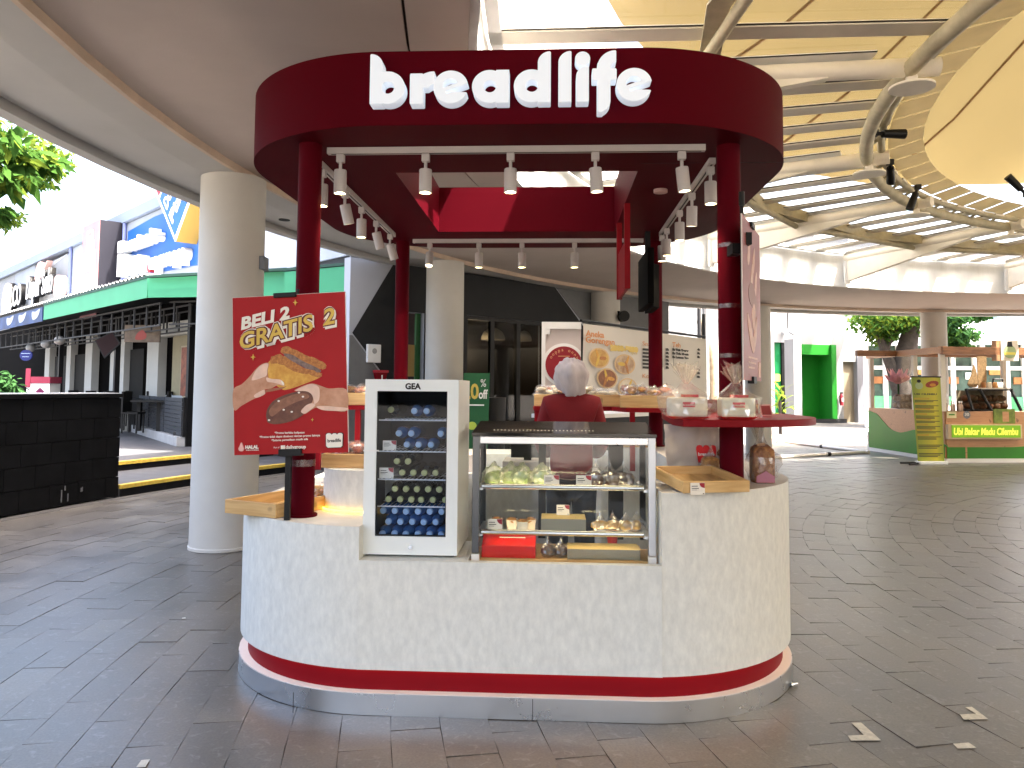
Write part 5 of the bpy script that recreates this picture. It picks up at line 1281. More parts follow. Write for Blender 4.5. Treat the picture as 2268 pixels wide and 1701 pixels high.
m = MB(); m.arc(18.10, 18.134, .003, 1.38, 162.5 + 13.6 * dth, 200, 2); add('tile_field', m, BTILE, t, kind='stuff')
mend = MB(); a_ = R(162.5)
for row in range(5):
    for k in range(1):
        pass
q = MB().box(0, .34, -.03, 0, .003, 1.38, 0, Matrix.Translation(pol(18.12, 162.65)) @ Matrix.Rotation(R(162.65), 4, 'Z')); add('end_tile', q, BTILE, t)
# pale drips on the tiles
m = MB()
for px, py, h in ((30, 1080, .16), (92, 1090, .10), (62, 1072, .06), (212, 1082, .05), (222, 1080, .06)):
    p = W.atz(px, 1115, 0); a = math.degrees(math.atan2(p.y - CY, p.x - CX)); zc = W.at(px, py, p.y).z
    m.arc(18.086, 18.092, zc - h, zc, a, a + .05, 1)
add('drip_stain', m, mat('lime_stain', (.12, .12, .12), .8), t)

# ------------------------------------------------------------------ food court on the left: facade, signs, green awning, fence
FA = Frame(-9.2, 20.5, -46.4)
FPAN = mat('facade_panel', (.30, .33, .375), .6, var=.12, vscale=.7, stretch=(1, 1, .4)); FGREY = mat('facade_grey_panel', (.24, .25, .26), .6, var=.1, vscale=1); FCAP = mat('facade_capping', (.20, .24, .31), .5); PIPE = mat('blue_pipe', (.15, .18, .36), .5)
t = thing('food_court', 'long food court building with pale blue panels and shop signs', 'building', (-14, 25, 0))
REG[t.name] = (FA.M, Vector((-7, .2, 0))); t.matrix_world = FA.M @ Matrix.Translation((-7, .2, 0))
xj = [FA.at(px, 560).x for px in (-40, 36, 80, 161, 182, 279, 440)] + [9.0]
TOPZ = 6.72
names = [FGREY, FPAN, FGREY, FPAN, FPAN, FPAN, FPAN]
def panel(x0, x1, z0, z1, m_): add('panel', MB().box(x0 + .012, x1 - .012, 0, .05, z0, z1), m_, t)
for k in range(len(xj) - 1): panel(xj[k], xj[k + 1], 3.95, TOPZ - .35 if k != 2 else TOPZ - .5, names[k])
add('core_wall', MB().box(xj[0] - 6, 9, .052, 8, 0, TOPZ - .4), DGREY, t)
add('capping', MB().box(xj[0], 9, -.12, .3, TOPZ - .33, TOPZ - .02), FCAP, t)
add('far_parapet', MB().box(xj[0] - 5, xj[0] - .1, .1, .5, 3.3, TOPZ - .8), FPAN, t)
for px in (161, 279):
    x = FA.at(px, 560).x; add('downpipe', MB().cyl((x, -.06, 3.3), (x, -.06, TOPZ - .34), .06, n=10), PIPE, t, True)
# triangular pale shapes printed on the panels
for (a, b, c_) in (((10, 700), (78, 610), (60, 700)), ((100, 590), (150, 562), (104, 600)), ((230, 620), (275, 560), (275, 640)), ((170, 560), (182, 700), (165, 700))):
    pts = [(lambda p: (p.x, p.z))(FA.at(*q, -.002)) for q in (a, b, c_)]
    pts = [(x, min(max(z, 3.4), TOPZ - .4)) for x, z in pts]
    add('triangle_panel', MB().plate(pts, -.012, -.001), mat('pale_panel', (.40, .43, .46), .6), t)
# ---- shop signs on the facade
BLU = mat('sign_blue', (.006, .09, .36), .5, var=.06, vscale=2); SRED = mat('sign_red', (.42, .02, .035), .5); SYEL = mat('sign_yellow_side', (.36, .22, .045), .5)
def at(px, py, y=0): p = FA.at(px, py, y); return p.x, p.z
o = thing('pizza_sign', "blue pizza shop sign with white raised letters and a tilted logo box", 'sign', (FA.at(350, 570).x, -.05, 4.2), FA)
po_ = [at(291, 510), (at(330, 480)[0], at(330, 484)[1]), at(362, 476), at(366, 472), at(434, 450), (3.0, at(434, 440)[1]), (3.0, at(434, 590)[1] - .2), at(434, 588), at(335, 609), at(335, 590), at(283, 600)]
xl, zt = at(286, 508); xr = 2.6; zb = at(434, 590)[1]
add('back_panel', MB().plate([(xl, at(286, 513)[1]), (at(345, 480)[0], at(345, 480)[1]), (at(366, 468)[0], at(366, 472)[1]), (xr, at(366, 470)[1] + .1), (xr, zb), (at(335, 607)[0], at(335, 607)[1]), (at(335, 590)[0], at(335, 590)[1]), (xl, at(290, 575)[1])], -.03, -.002), BLU, o)
def ftext(s_, p0, p1, cap, m_, bold, dep=.10, lab='lettering', par=None):
    (x0, z0), (x1, z1) = at(*p0), at(*p1); ob = text(s_, par or o, (x0, -.04 - dep, (z0 + z1) / 2), cap / .7, m_, lab, dep, bold); return fit(ob, x1 - x0)
ftext("Domino's", (286, 556), (370, 540), (at(330, 525)[1] - at(330, 549)[1]), WHITE, .02, .14)
ftext("Pizza", (284, 612), (338, 600), .62, WHITE, .02, .14)
ftext("express pop", (348, 596), (430, 577), .42, WHITE, .015, .10)
add('red_dot', MB().cyl((at(347, 592)[0], -.2, at(347, 592)[1]), (at(347, 592)[0], -.03, at(347, 592)[1]), .16, n=16), SRED, o, True)
# tilted logo box: diamond standing on its corner
Lx, Lz = at(394, 536, -.5)
DM = Matrix.Translation((Lx, -.55, Lz)) @ Matrix.Rotation(R(-45), 4, 'Y')
def dbox(nm, x0, x1, z0, z1, y0_, y1_, m_): return add(nm, MB().box(x0, x1, y0_, y1_, z0, z1, 0, DM), m_, o)
dbox('logo_box', 0, 1.75, 0, 3.1, 0, .5, SYEL); dbox('logo_rim', 0, 1.75, 0, 3.1, -.02, -.001, WHITE)
dbox('logo_blue', .10, 1.65, .10, 1.65, -.035, -.021, BLU); dbox('logo_red', .10, 1.65, 1.78, 3.0, -.035, -.021, SRED)
for (x, z) in ((.5, 2.1), (.5, 2.7), (1.2, 2.4)):
    add('logo_dot', MB().cyl(DM @ Vector((x, -.045, z)), DM @ Vector((x, -.03, z)), .19, n=16), WHITE, o, True)
for s_, z in (("Domino's", 1.0), ("Pizza", .42)):
    ob = text(s_, o, (0, 0, 0), .5, WHITE, 'logo_lettering', .008, .012); F_, og = REG[o.name]
    ob.matrix_local = Matrix.Translation(-og) @ DM @ Matrix.Translation((.22, -.045, z)) @ Matrix.Rotation(R(90), 4, 'X'); fit(ob, 1.3)
o = thing('restaurant_sign', 'dark edged raised sign Dapur Solo on the grey panel', 'sign', (FA.at(120, 620).x, -.05, 4.2), FA)
(x0, z0), (x1, z1) = at(80, 664), at(140, 632)
ob = fit(text('Dapur Solo', o, (x0, -.22, (z0 + z1) / 2 - .1), 1.25, BLACK, 'letter_side', .09, .03), x1 - x0); ob = fit(text('Dapur Solo', o, (x0 - .12, -.33, (z0 + z1) / 2 - .1), 1.25, WHITE, 'lettering', .006, .02), x1 - x0)
xe, ze = at(105, 602); add('emblem', MB().plate(smooth([(xe - .8, ze - .2), (xe - .5, ze + .3), (xe, ze + .35), (xe + .4, ze + .1), (xe + 1.0, ze + .3), (xe + .3, ze - .2), (xe - .3, ze - .35)]), -.25, -.05), mat('sign_pink', (.55, .36, .33), .5), o)
xe, ze = at(146, 634); add('pot', MB().plate(ell(xe, ze, .5, .38), -.3, -.05), mat('sign_pink', (.55, .36, .33), .5), o)
o = thing('donut_sign', 'round emblem and raised letters J.CO at the left edge of the facade', 'sign', (FA.at(45, 660).x, -.05, 4.2), FA)
(x0, z0), (x1, z1) = at(40, 684), at(66, 672)
fit(text('J.CO', o, (x0, -.2, (z0 + z1) / 2), 1.2, BLACK, 'letter_side', .09, .03), x1 - x0); fit(text('J.CO', o, (x0 - .12, -.31, (z0 + z1) / 2), 1.2, WHITE, 'lettering', .006, .02), x1 - x0)
xe, ze = at(30, 672); add('emblem', MB().plate(ell(xe, ze, .75, .85), -.3, -.05), mat('sign_cream', (.62, .55, .48), .5), o); add('emblem_side', MB().plate(ell(xe + .15, ze, .78, .86), -.18, -.04), BLACK, o)
o = thing('shop_blade_sign', 'tall sign TOCCA, face painted overexposed pink, with a dark side standing off the facade', 'sign', (FA.at(205, 590).x, -.4, 4), FA)
(x0, zt), (x1, _) = at(186, 496, -.7), at(222, 490, -.7)
add('box', MB().box(x0, x1, -.7, -.02, 3.55, at(200, 497, -.7)[1]), mat('dark_grey_side', (.014, .014, .02), .5), o)
add('face', MB().box(x0, x1, -.71, -.701, 3.55, at(200, 497, -.7)[1] + .02), mat('sign_overlit_red', (.48, .20, .20), .5, var=.15, vscale=1.2), o)  # red paled as if overexposed, the glare is in the colour
SPK = mat('sign_pale_pink', (.74, .55, .54), .5)
fit(text('TOCCA', o, (x0 + .2, -.72, at(205, 600, -.7)[1]), .9, SPK, bold=.012, ext=.003), (x1 - x0) - .4)
xm = (x0 + x1) / 2; z_ = at(204, 548, -.7)[1]; add('bag_emblem', MB().box(xm - .4, xm + .4, -.716, -.7115, z_ - .5, z_ + .2).tube([(xm - .2, -.714, z_ + .2), (xm - .2, -.714, z_ + .5), (xm + .2, -.714, z_ + .5), (xm + .2, -.714, z_ + .2)], .05, 6), SPK, o)
add('band', MB().box(x0 + .15, x1 - .15, -.716, -.7115, 4.2, 4.26).plate(ell(xm, 3.9, .42, .16), -.716, -.7115), SPK, o)

# ---- green awning
GRN = mat('awning_green', (.05, .30, .155), .5, var=.08, vscale=1.5); GRIM = mat('awning_rim', (.02, .06, .045), .6); CORR = mat('corrugated_white', (.5, .52, .53), .5)
AC = W.at(327, 616, 15.3); AL = Vector((-12.5, 20.7)); zT = AC.z; zB = W.at(327, 659, 15.3).z
AW_ang = math.degrees(math.atan2(AC.y - AL.y, AC.x - AL.x)); AW = Frame(AC.x, AC.y, AW_ang)
t = thing('awning', 'green fascia awning with a corrugated white roof over the dining terrace', 'awning', (AC.x, AC.y, 3))
REG[t.name] = (AW.M, Vector((0, 0, 3))); t.matrix_world = AW.M @ Matrix.Translation((0, 0, 3))
la = AW.at(97, 690).x; zl0, zl1 = AW.at(97, 708).z, AW.at(97, 680).z
add('fascia_board', MB().plate([(la, zB), (0, zB), (0, zT), (la, zT)], 0, .03), GRN, t)
add('rim', MB().box(la, 0, -.02, .04, zT + .001, zT + .05), GRIM, t)
add('dark_fascia', MB().plate([(la - 9, zB - .02), (la - .25, zB - .02), (la - .25, zT - .02), (la - 9, zT - .02)], 0.02, .05), mat('sign_dark_blue', (.03, .06, .16), .5, var=.5, vscale=2), t)
for k in range(3): add('pale_script', MB().plate(smooth([(la - 1.2 - 1.5 * k, zB + .08), (la - .7 - 1.5 * k, zB + .12), (la - .45 - 1.5 * k, zB + .34), (la - .9 - 1.5 * k, zB + .28), (la - 1.3 - 1.5 * k, zB + .3)]), .012, .019), mat('script_pale', (.40, .44, .50), .6), t)
# corrugated roof edge
m = MB(); n_ = 150; vs = []
for i in range(n_ + 1):
    x = -18 + 18 * i / n_; z = zT + .055 + (.05 if i % 2 else 0)
    vs += [(x, -.03, z), (x, 4.2, z + .25)]
m.add(vs, [(2 * i, 2 * i + 2, 2 * i + 3, 2 * i + 1) for i in range(n_)]); add('roof_sheet', m, CORR, t)
add('shade_sheet', MB().box(-17.9, -.1, .05, 4.1, zT - .02, zT + .03), BLACK, t)  # added black sheet, stands for the shade under the roof
# right-hand boards run from the corner towards the wall
Bv = Frame(AC.x, AC.y, math.degrees(math.atan2(13.5 - AC.y, -2.6 - AC.x)))
def bat(px, py, d=0): p = Bv.at(px, py, d); return p
def to_aw(p): return AW.Mi @ (Bv.M @ p)
def bplate(nm, pts, d0, d1, m_):
    b_ = MB().plate(pts, d0, d1); b_.v = [to_aw(p) for p in b_.v]; return add(nm, b_, m_, t)
p_ = [(bat(x, y).x, bat(x, y).z) for x, y in ((328, 659), (640, 655), (640, 600), (328, 616))]; bplate('fascia_board', p_, 0, .03, GRN)
p_ = [(bat(x, y, -.12).x, bat(x, y, -.12).z) for x, y in ((630, 676), (804, 682), (804, 586), (630, 602))]; bplate('fascia_board', p_, -.12, -.09, GRN)
for (a, b) in (((328, 616), (640, 600)), ((630, 602), (804, 586))):
    q0, q1 = bat(*a, -.06), bat(*b, -.06); bplate('rim', [(q0.x, q0.z), (q1.x, q1.z), (q1.x, q1.z + .05), (q0.x, q0.z + .05)], -.14, -.02, GRIM)
m = MB(); q0, q1 = bat(328, 612), bat(804, 584); m.add([to_aw(p) for p in (Vector((q0.x, 0, q0.z)), Vector((q1.x, 0, q0.z)), Vector((q1.x, 4, q0.z + .3)), Vector((q0.x - 1, 4, q0.z + .3)))], [(0, 1, 2, 3)]); add('roof_sheet', m, CORR, t)
m = MB(); m.add([to_aw(p) for p in (Vector((q0.x + .1, .06, q0.z - .05)), Vector((q1.x - .1, .06, q0.z - .05)), Vector((q1.x - .1, 4, q0.z + .2)), Vector((q0.x - .9, 4, q0.z + .2)))], [(0, 1, 2, 3)]); add('shade_sheet', m, BLACK, t)  # second added black sheet in place of shade, right-hand roof
# roof framing underneath
TRU = mat('truss_grey', (.05, .05, .05), .6)
for k in range(7):
    m = MB(); y = .35 + k * .62; za, zb_ = zB - .05 + k * .02, zB - .50 + k * .02
    m.box(-16, -.2, y - .02, y + .02, za - .03, za).box(-16, -.2, y - .02, y + .02, zb_ - .03, zb_)
    for j in range(22): m.box(-15.8 + j * .74, -15.76 + j * .74, y - .015, y + .015, zb_, za - .03)
    add('truss', m, TRU, t)
for k in range(5):
    m = MB(); d_ = .5 + k * .7
    for zz in (zB - .03, zB - .48): m.box(.1, 4.9, d_ - .02, d_ + .02, zz - .03, zz)
    for j in range(8): m.box(.2 + j * .66, .23 + j * .66, d_ - .015, d_ + .015, zB - .48, zB - .06)
    m.v = [to_aw(p) for p in m.v]; add('truss', m, TRU, t)
for xx in (-.4, -5, -10):
    add('post', MB().box(xx - .06, xx + .06, 1.0, 1.12, .30, zB), BLACK, t)
# small camera on the awning's right end
p = bat(797, 572, -.1); p = Bv.M @ p
o = thing('security_camera', 'small dark security camera on the right end of the green awning', 'camera', p)
add('bracket', MB().tube([p + Vector((.05, .1, -.16)), p + Vector((.02, 0, -.05)), p], .022, 8), BLACK, o, True); add('housing', MB().cyl(p + Vector((-.14, -.12, .06)), p + Vector((.08, .05, .10)), .055, n=12), mat('camera_grey', (.25, .26, .28), .4), o, True)

# ---- back wall under the awning: pillars and doors
WP = mat('pillar_white', (.42, .42, .39), .6, var=.08, vscale=2); DOORG = mat('door_grey', (.014, .0135, .0125), .6, var=.1, spec=.05); YIN = mat('cream_inner_wall', (.26, .23, .14), .7, var=.1)
bw = thing('terrace_shops', 'white pillars and dark doors of the shops beneath the awning', 'building', (-12, 24, .3))
REG[bw.name] = (FA.M, Vector((-4, -.5, .3))); bw.matrix_world = FA.M @ Matrix.Translation((-4, -.5, .3))
add('wall', MB().box(-34, 3, -.20, -.06, .30, 3.94), mat('shade_black_wall', (.0022, .0018, .0017), .8, var=.3, spec=.02), bw)  # near-black colour stands for the darkness of deep rooms
def bx(px): return FA.at(px, 800, -.3).x
for a, b in ((108, 118), (156, 165), (198, 213), (254, 262), (272, 285), (336, 361)): add('pillar', MB().box(bx(a), bx(b), -.42, -.21, .30, 3.1), WP, bw)
for a, b in ((166, 196), (288, 318), (122, 150)): add('door', MB().box(bx(a), bx(b), -.30, -.21, .31, 2.55), DOORG, bw)
add('inner_wall', MB().box(bx(378), bx(432), -.26, -.205, .3, 3.0), YIN, bw)
add('lintel', MB().box(bx(355), bx(440), -.5, -.21, 2.78, 3.1), WP, bw)
pq = FA.at(412, 823, -.32); o = thing('framed_poster', 'dark food poster in a thin frame on the cream wall under the awning', 'poster', (pq.x, -.3, pq.z - .4), FA)
add('frame', MB().box(pq.x - .30, pq.x + .34, -.34, -.27, pq.z - .62, pq.z + .62), mat('thin_frame', (.35, .3, .2), .5), o); add('print', MB().box(pq.x - .26, pq.x + .30, -.345, -.3405, pq.z - .58, pq.z + .58), mat('food_print', (.22, .06, .03), .5, var=.8, vscale=5), o)
def afloor(px, py, z=.3): return W.atz(px, py, z)
# hanging patterned board, diamond sign, globe lamps, neon sign
def hang(px, py, Y): return W.at(px, py, Y)
p = hang(316, 739, 18.0); o = thing('hanging_sign', 'patterned brown sign board hanging under the awning', 'sign', p)
add('board', MB().box(p.x - .41, p.x + .41, p.y - .02, p.y + .02, p.z - .20, p.z + .20), mat('patterned_board', (.17, .13, .09), .6, var=.7, vscale=6, col2=(.10, .07, .05)), o); add('red_motif', MB().plate(smooth([(p.x - .15, p.z - .14), (p.x - .12, p.z), (p.x, p.z + .08), (p.x + .1, p.z - .02), (p.x + .06, p.z - .13)]), p.y - .024, p.y - .021), mat('motif_red', (.28, .05, .04), .5), o)
add('hanger', MB().box(p.x - .3, p.x - .28, p.y - .01, p.y + .01, p.z + .2, p.z + .55).box(p.x + .28, p.x + .3, p.y - .01, p.y + .01, p.z + .2, p.z + .55), BLACK, o)
p = hang(238, 765, 19.5); o = thing('logo_board', 'dark diamond shaped logo board under the awning', 'sign', p); add('board', MB().plate([(p.x - .28, p.z + .12), (p.x - .05, p.z - .28), (p.x + .3, p.z + .05), (p.x + .12, p.z + .32)], p.y - .03, p.y + .03), mat('logo_dark', (.02, .008, .009), .5), o); add('rim', MB().plate([(p.x - .31, p.z + .12), (p.x - .05, p.z - .33), (p.x + .34, p.z + .05), (p.x + .13, p.z + .36)], p.y - .028, p.y + .02), BLACK, o)
GLOBE = mat('globe_lamp', (.30, .295, .28), .3)
for k, (px, py, Y) in enumerate(((132, 754, 21.5), (102, 762, 23), (68, 770, 25))):
    p = hang(px, py, Y); o = thing('globe_lamp', ('nearest white globe lamp in the row under the awning', 'middle white globe lamp in the row under the awning', 'white globe lamp above the blue neon sign')[k], 'lamp', p, group='white globe lamps under the awning')
    add('globe', MB().blob(p, (.14, .14, .125), 1, 0, 1, 3), GLOBE, o, True); add('cord', MB().cyl(p + Vector((0, 0, .12)), p + Vector((0, 0, .5)), .01, n=6), BLACK, o)
p = hang(58, 787, 24); o = thing('neon_sign', 'small glowing blue neon sign in the dark under the awning', 'sign', p); add('plate', MB().plate(ell(p.x, p.z, .19, .17), p.y - .02, p.y + .02), mat('neon_back', (.01, .015, .09), .4, emit=(.005, .01, .1), estr=.12), o)
fit(text('~~~', o, (p.x - .14, p.y - .03, p.z + .03), .1, glow('neon_white', (.6, .75, 1), .14), ext=.002), .28); fit(text('~~', o, (p.x - .1, p.y - .03, p.z - .07), .09, MATS['neon_white'], ext=.002), .2)
# booth with a pink roof
p = W.atz(84, 868, 1.45); p = hang(84, 862, 21); o = thing('food_booth', 'small white booth with a pink top standing among the tables', 'booth', (p.x, p.y, .3))
PNK = mat('booth_pink', (.26, .03, .06), .5)
add('body', MB().box(p.x - .31, p.x + .31, p.y, p.y + .5, .30, 1.60), WHITE, o); add('canopy', MB().box(p.x - .33, p.x + .33, p.y - .02, p.y + .52, 1.605, 1.78), PNK, o); add('side_panel', MB().box(p.x - .33, p.x - .20, p.y - .03, p.y - .021, 1.5, 2.0), PNK, o)
add('diamond', MB().plate([(p.x - .06, 1.38), (p.x + .06, 1.49), (p.x + .18, 1.38), (p.x + .06, 1.27)], p.y - .012, p.y - .001), mat('diamond_dark', (.12, .01, .06), .5), o)
# fence of dark slats on a white kerb
f0, f1 = Vector((-6.85, 16.25)), Vector((-13.4, 26.0)); fd = (f1 - f0)
FE = Frame(f1.x, f1.y, math.degrees(math.atan2(-fd.y, -fd.x))); FL = fd.length
fe = thing('slat_fence', 'dark grey slatted fence on a white kerb along the dining terrace', 'fence', (0, 0, 0), FE); REG[fe.name] = (FE.M, Vector((FL / 2, 0, .3))); fe.matrix_world = FE.M @ Matrix.Translation((FL / 2, 0, .3))
SLAT = mat('slat_grey', (.036, .039, .045), .55, var=.25, vscale=3, stretch=(.4, 1, 4))
add('kerb', MB().box(0, FL, -.1, .10, .30, .50), mat('kerb_white', (.32, .32, .32), .7, var=.2, vscale=3), fe, bevel=.01)
for k in range(9):
    for (xa, xb) in ((0, FL * .46), (FL * .462, FL * .66), (FL * .664, FL * .83), (FL * .834, FL)):
        add('slat', MB().box(xa, xb - .02, -.012, .012, .52 + k * .088, .60 + k * .088), SLAT, fe)
for xx in (.0, FL * .461, FL * .832, FL): add('post', MB().box(xx - .03, xx + .03, .013, .07, .5, 1.32), BLACK, fe)
# planter with a plant at the fence's near end
p = W.atz(410, 985, .3); o = thing('planter', 'low leafy plant in a dark box at the near end of the fence', 'plant', (p.x + .05, p.y, .3))
add('box', MB().box(p.x - .22, p.x + .35, p.y - .1, p.y + .2, .30, .58), DGREY, o)
LEAFP = fabric_mat('planter_leaf', (.10, .22, .05), .4, .5, 9)
m = MB()
for k in range(34):
    a = rnd.uniform(0, 2 * pi); L = rnd.uniform(.12, .24); b_ = Vector((p.x + rnd.uniform(-.15, .28), p.y + rnd.uniform(-.05, .15), .57)); d_ = Vector((cos(a) * .7, sin(a) * .7, .7)) * L; s_ = Vector((-sin(a), cos(a), 0)) * L * .25
    m.add([b_, b_ + d_ * .5 + s_, b_ + d_, b_ + d_ * .5 - s_], [(0, 1, 2, 3)])
add('leaves', m, LEAFP, o)
# chairs and tables on the terrace
CHW = mat('chair_pale', (.34, .37, .38), .4); CHB = mat('chair_frame', (.05, .055, .06), .5)
def chair(px, py, Y, lb, ry):
    p = W.at(px, py, Y); x, y = p.x, p.y; z = .45
    o = thing('slatted_chair', lb, 'chair', (x, y, z), group='pale slatted chairs behind the fence'); o.matrix_world = Matrix.Translation((x, y, z)) @ Matrix.Rotation(ry, 4, 'Z')
    q = lambda nm, b, m_: add(nm, b, m_, o)
    for k in range(4): q('back_slat', MB().box(x - .19, x + .19, y - .22 + .012 * k, y - .205 + .012 * k, z + .50 + .10 * k, z + .58 + .10 * k), CHW)
    for k in range(4): q('seat_slat', MB().box(x - .19, x + .19, y - .19 + k * .1, y - .10 + k * .1, z + .43, z + .445), CHW)
    for sx in (-1, 1):
        q('leg', MB().tube([(x + sx * .2, y - .17, z + .92), (x + sx * .2, y - .215, z + .45), (x + sx * .2, y + .20, z)], .012, 6), CHB); q('leg', MB().tube([(x + sx * .2, y + .2, z + .43), (x + sx * .2, y - .22, z)], .012, 6), CHB)
for k, (px, py) in enumerate(((292, 868), (321, 871), (349, 872), (384, 877), (407, 877))):
    s_ = (px - 200) / 217; f_ = f0 + fd * (.46 - .09 * k - .02)
    d_ = FE._ray(px, py); Y = None
    pp = FE.at(px, py, .55); wpt = FE.M @ pp
    chair(px, py, wpt.y, f'pale slatted chair behind the fence, {nth[k]} from the left', R(-20))
DT = mat('dark_table', (.006, .006, .006), .5, spec=.2)
for k, (px, Y) in enumerate(((150, 24.5), (185, 22.5), (225, 21.5), (268, 20.2), (310, 19.2), (355, 18.3))):
    p = W.at(px, 872, Y); o = thing('dining_table', f'dark dining table under the awning, {(nth + ["sixth"])[k]} from the left', 'table', (p.x, p.y, .45), group='dark tables on the dining terrace')
    add('tabletop', MB().box(p.x - .5, p.x + .5, p.y - .4, p.y + .4, 1.18, 1.22), DT, o); add('pedestal', MB().box(p.x - .05, p.x + .05, p.y - .05, p.y + .05, .45, 1.18), DT, o)
    for j, sx in enumerate((-1, 1)):
        oc = thing('dark_chair', f'dark high backed chair {("left", "right")[j]} of the {(nth + ["sixth"])[k]} dining table', 'chair', (p.x + sx * .62, p.y, .45), group='dark chairs on the dining terrace')
        xx = p.x + sx * .62; add('backrest', MB().box(xx + sx * .14, xx + sx * .18, p.y - .22, p.y + .22, .95, 1.42), DT, oc); add('seat', MB().box(xx - .2, xx + .2, p.y - .2, p.y + .2, .90, .94), DT, oc)
        for lx_ in (-.17, .17):
            for ly_ in (-.17, .17): add('leg', MB().box(xx + lx_ - .015, xx + lx_ + .015, p.y + ly_ - .015, p.y + ly_ + .015, .45, .90), DT, oc)

# grey speaker box on the right of the nearest column
p = pol(14.66, 172.0); q = W.at(580, 584, p.y)
o = thing('column_box', 'small grey box fixed high on the nearest column', 'box', (q.x, q.y, q.z)); add('housing', MB().box(q.x - .05, q.x + .045, q.y - .08, q.y + .08, q.z - .066, q.z + .066), mat('box_grey', (.16, .18, .21), .5), o, bevel=.006); add('bracket', MB().box(q.x - .14, q.x - .051, q.y - .03, q.y + .03, q.z - .02, q.z + .06), DGREY, o)

# ------------------------------------------------------------------ dark shop front behind the stall
SH = Frame(-2.75, 12.35, 43.8)
SHW = mat('shop_wall_white', (.40, .42, .47), .6, var=.06, vscale=1.5); SHG = mat('shop_wall_grey', (.15, .155, .16), .7, var=.1); SHD = mat('shop_wall_charcoal', (.016, .017, .0185), .6, spec=.2, var=.2, vscale=2); GREEND = mat('door_green', (.015, .12, .025), .5, var=.1)
t = thing('charcoal_shop', 'charcoal and white shop front with angular painted shapes behind the stall', 'building', (3, 0, 0), SH)
def sx(px, py=800, d=0): p = SH.at(px, py, d); return p.x, p.z
DX0, DX1, DZ = sx(1032)[0], sx(1206)[0], sx(1110, 705)[1]
GX_0, GX_1, GZ_ = sx(902)[0], sx(938)[0], sx(920, 692)[1]
wl = MB(); xL, xE = sx(772)[0], 9.0
for a, b, z0, z1 in ((xL, GX_0, 0, 3.66), (GX_0, GX_1, GZ_, 3.66), (GX_1, DX0, 0, 3.66), (DX0, DX1, DZ, 3.66), (DX1, xE, 0, 3.66)): wl.box(a, b, 0, .18, z0, z1)
add('wall', wl, SHW, t)
cz = lambda p: (p[0], max(.001, min(3.655, p[1])))
d_p = [cz(sx(*q)) for q in ((780, 738), (873, 598), (880, 590), (902, 590))]
zt = 3.655
apex = sx(872, 603); left = sx(780, 737); low = sx(873, 862)
add('charcoal_panel', MB().plate([left, (apex[0], zt), (GX_0, zt), (GX_0, .002), (sx(905, 905)[0], .002), low], -.012, -.001), SHD, t)
add('charcoal_panel', MB().plate([(GX_0, GZ_), (GX_1, GZ_), (GX_1, zt), (GX_0, zt)], -.012, -.001), SHD, t)
tr = sx(1226, 648)
add('charcoal_panel', MB().plate([(GX_1, .002), (DX0, .002), (DX0, zt), (GX_1, zt)], -.012, -.001), SHD, t)
r1 = sx(1300, 735)
add('charcoal_panel', MB().plate([(DX0 + .001, DZ), (DX1, DZ), (DX1, .002), (r1[0], .002), (r1[0], r1[1]), (tr[0], zt), (DX0 + .001, zt)], -.0125, -.001), SHD, t)
add('grey_panel', MB().plate([(xL, .002), (low[0] - .02, .002), (low[0], low[1] - .05), (left[0], left[1] - .04), (xL, left[1] - .04)], -.012, -.001), SHG, t)
add('grey_panel', MB().plate([(tr[0] + .03, zt), (r1[0] + .02, r1[1] + .05), (xE, r1[1] + .05), (xE, zt)], -.012, -.001), SHG, t)
dr = add('green_door', MB().box(GX_0 + .25, GX_1, .10, .14, .002, GZ_), GREEND, t); add('dark_gap', MB().box(GX_0, GX_0 + .249, .5, .54, .002, GZ_), BLACK, t)
add('notice', MB().box(GX_0 + .02, GX_0 + .24, .12, .13, 1.75, 2.3), mat('notice_ochre', (.34, .23, .07), .6), t)
# glazed doors
nP = [DX0, sx(1092)[0], sx(1150)[0], DX1]
for k in range(3):
    a, b = nP[k], nP[k + 1]; m = MB(); fw_ = .05
    m.box(a, a + fw_, .02, .09, .002, DZ).box(b - fw_, b, .02, .09, .002, DZ).box(a + fw_, b - fw_, .02, .09, DZ - .07, DZ).box(a + fw_, b - fw_, .02, .09, .002, .10)
    d_ = add('glass_door', m, BLACK, t); add('pane', MB().box(a + fw_, b - fw_, .05, .056, .10, DZ - .07), DGLASS, d_)
ins = MB(); ins.box(DX0 - .5, DX1 + .5, 4.0, 4.1, 0, 3.4).box(DX0 - .5, DX0 - .4, .2, 4, 0, 3.4).box(DX1 + .4, DX1 + .5, .2, 4, 0, 3.4).box(DX0 - .5, DX1 + .5, .2, 4.1, 3.4, 3.5)
add('room', ins, mat('shop_room', (.035, .024, .018), .7, var=.4, vscale=2), t)
add('room_panel', MB().box(DX0 + .1, DX1 - .1, 1.4, 1.5, .002, 1.15), mat('counter_tan', (.20, .18, .145), .6), t)
add('ceiling_panel', MB().box(DX0 - .3, DX1 + .3, 1.5, 3.9, 2.93, 2.96), mat('room_cream', (.20, .185, .155), .7), t)
LIN = glow('pendant_light', (1, .82, .5), .35)
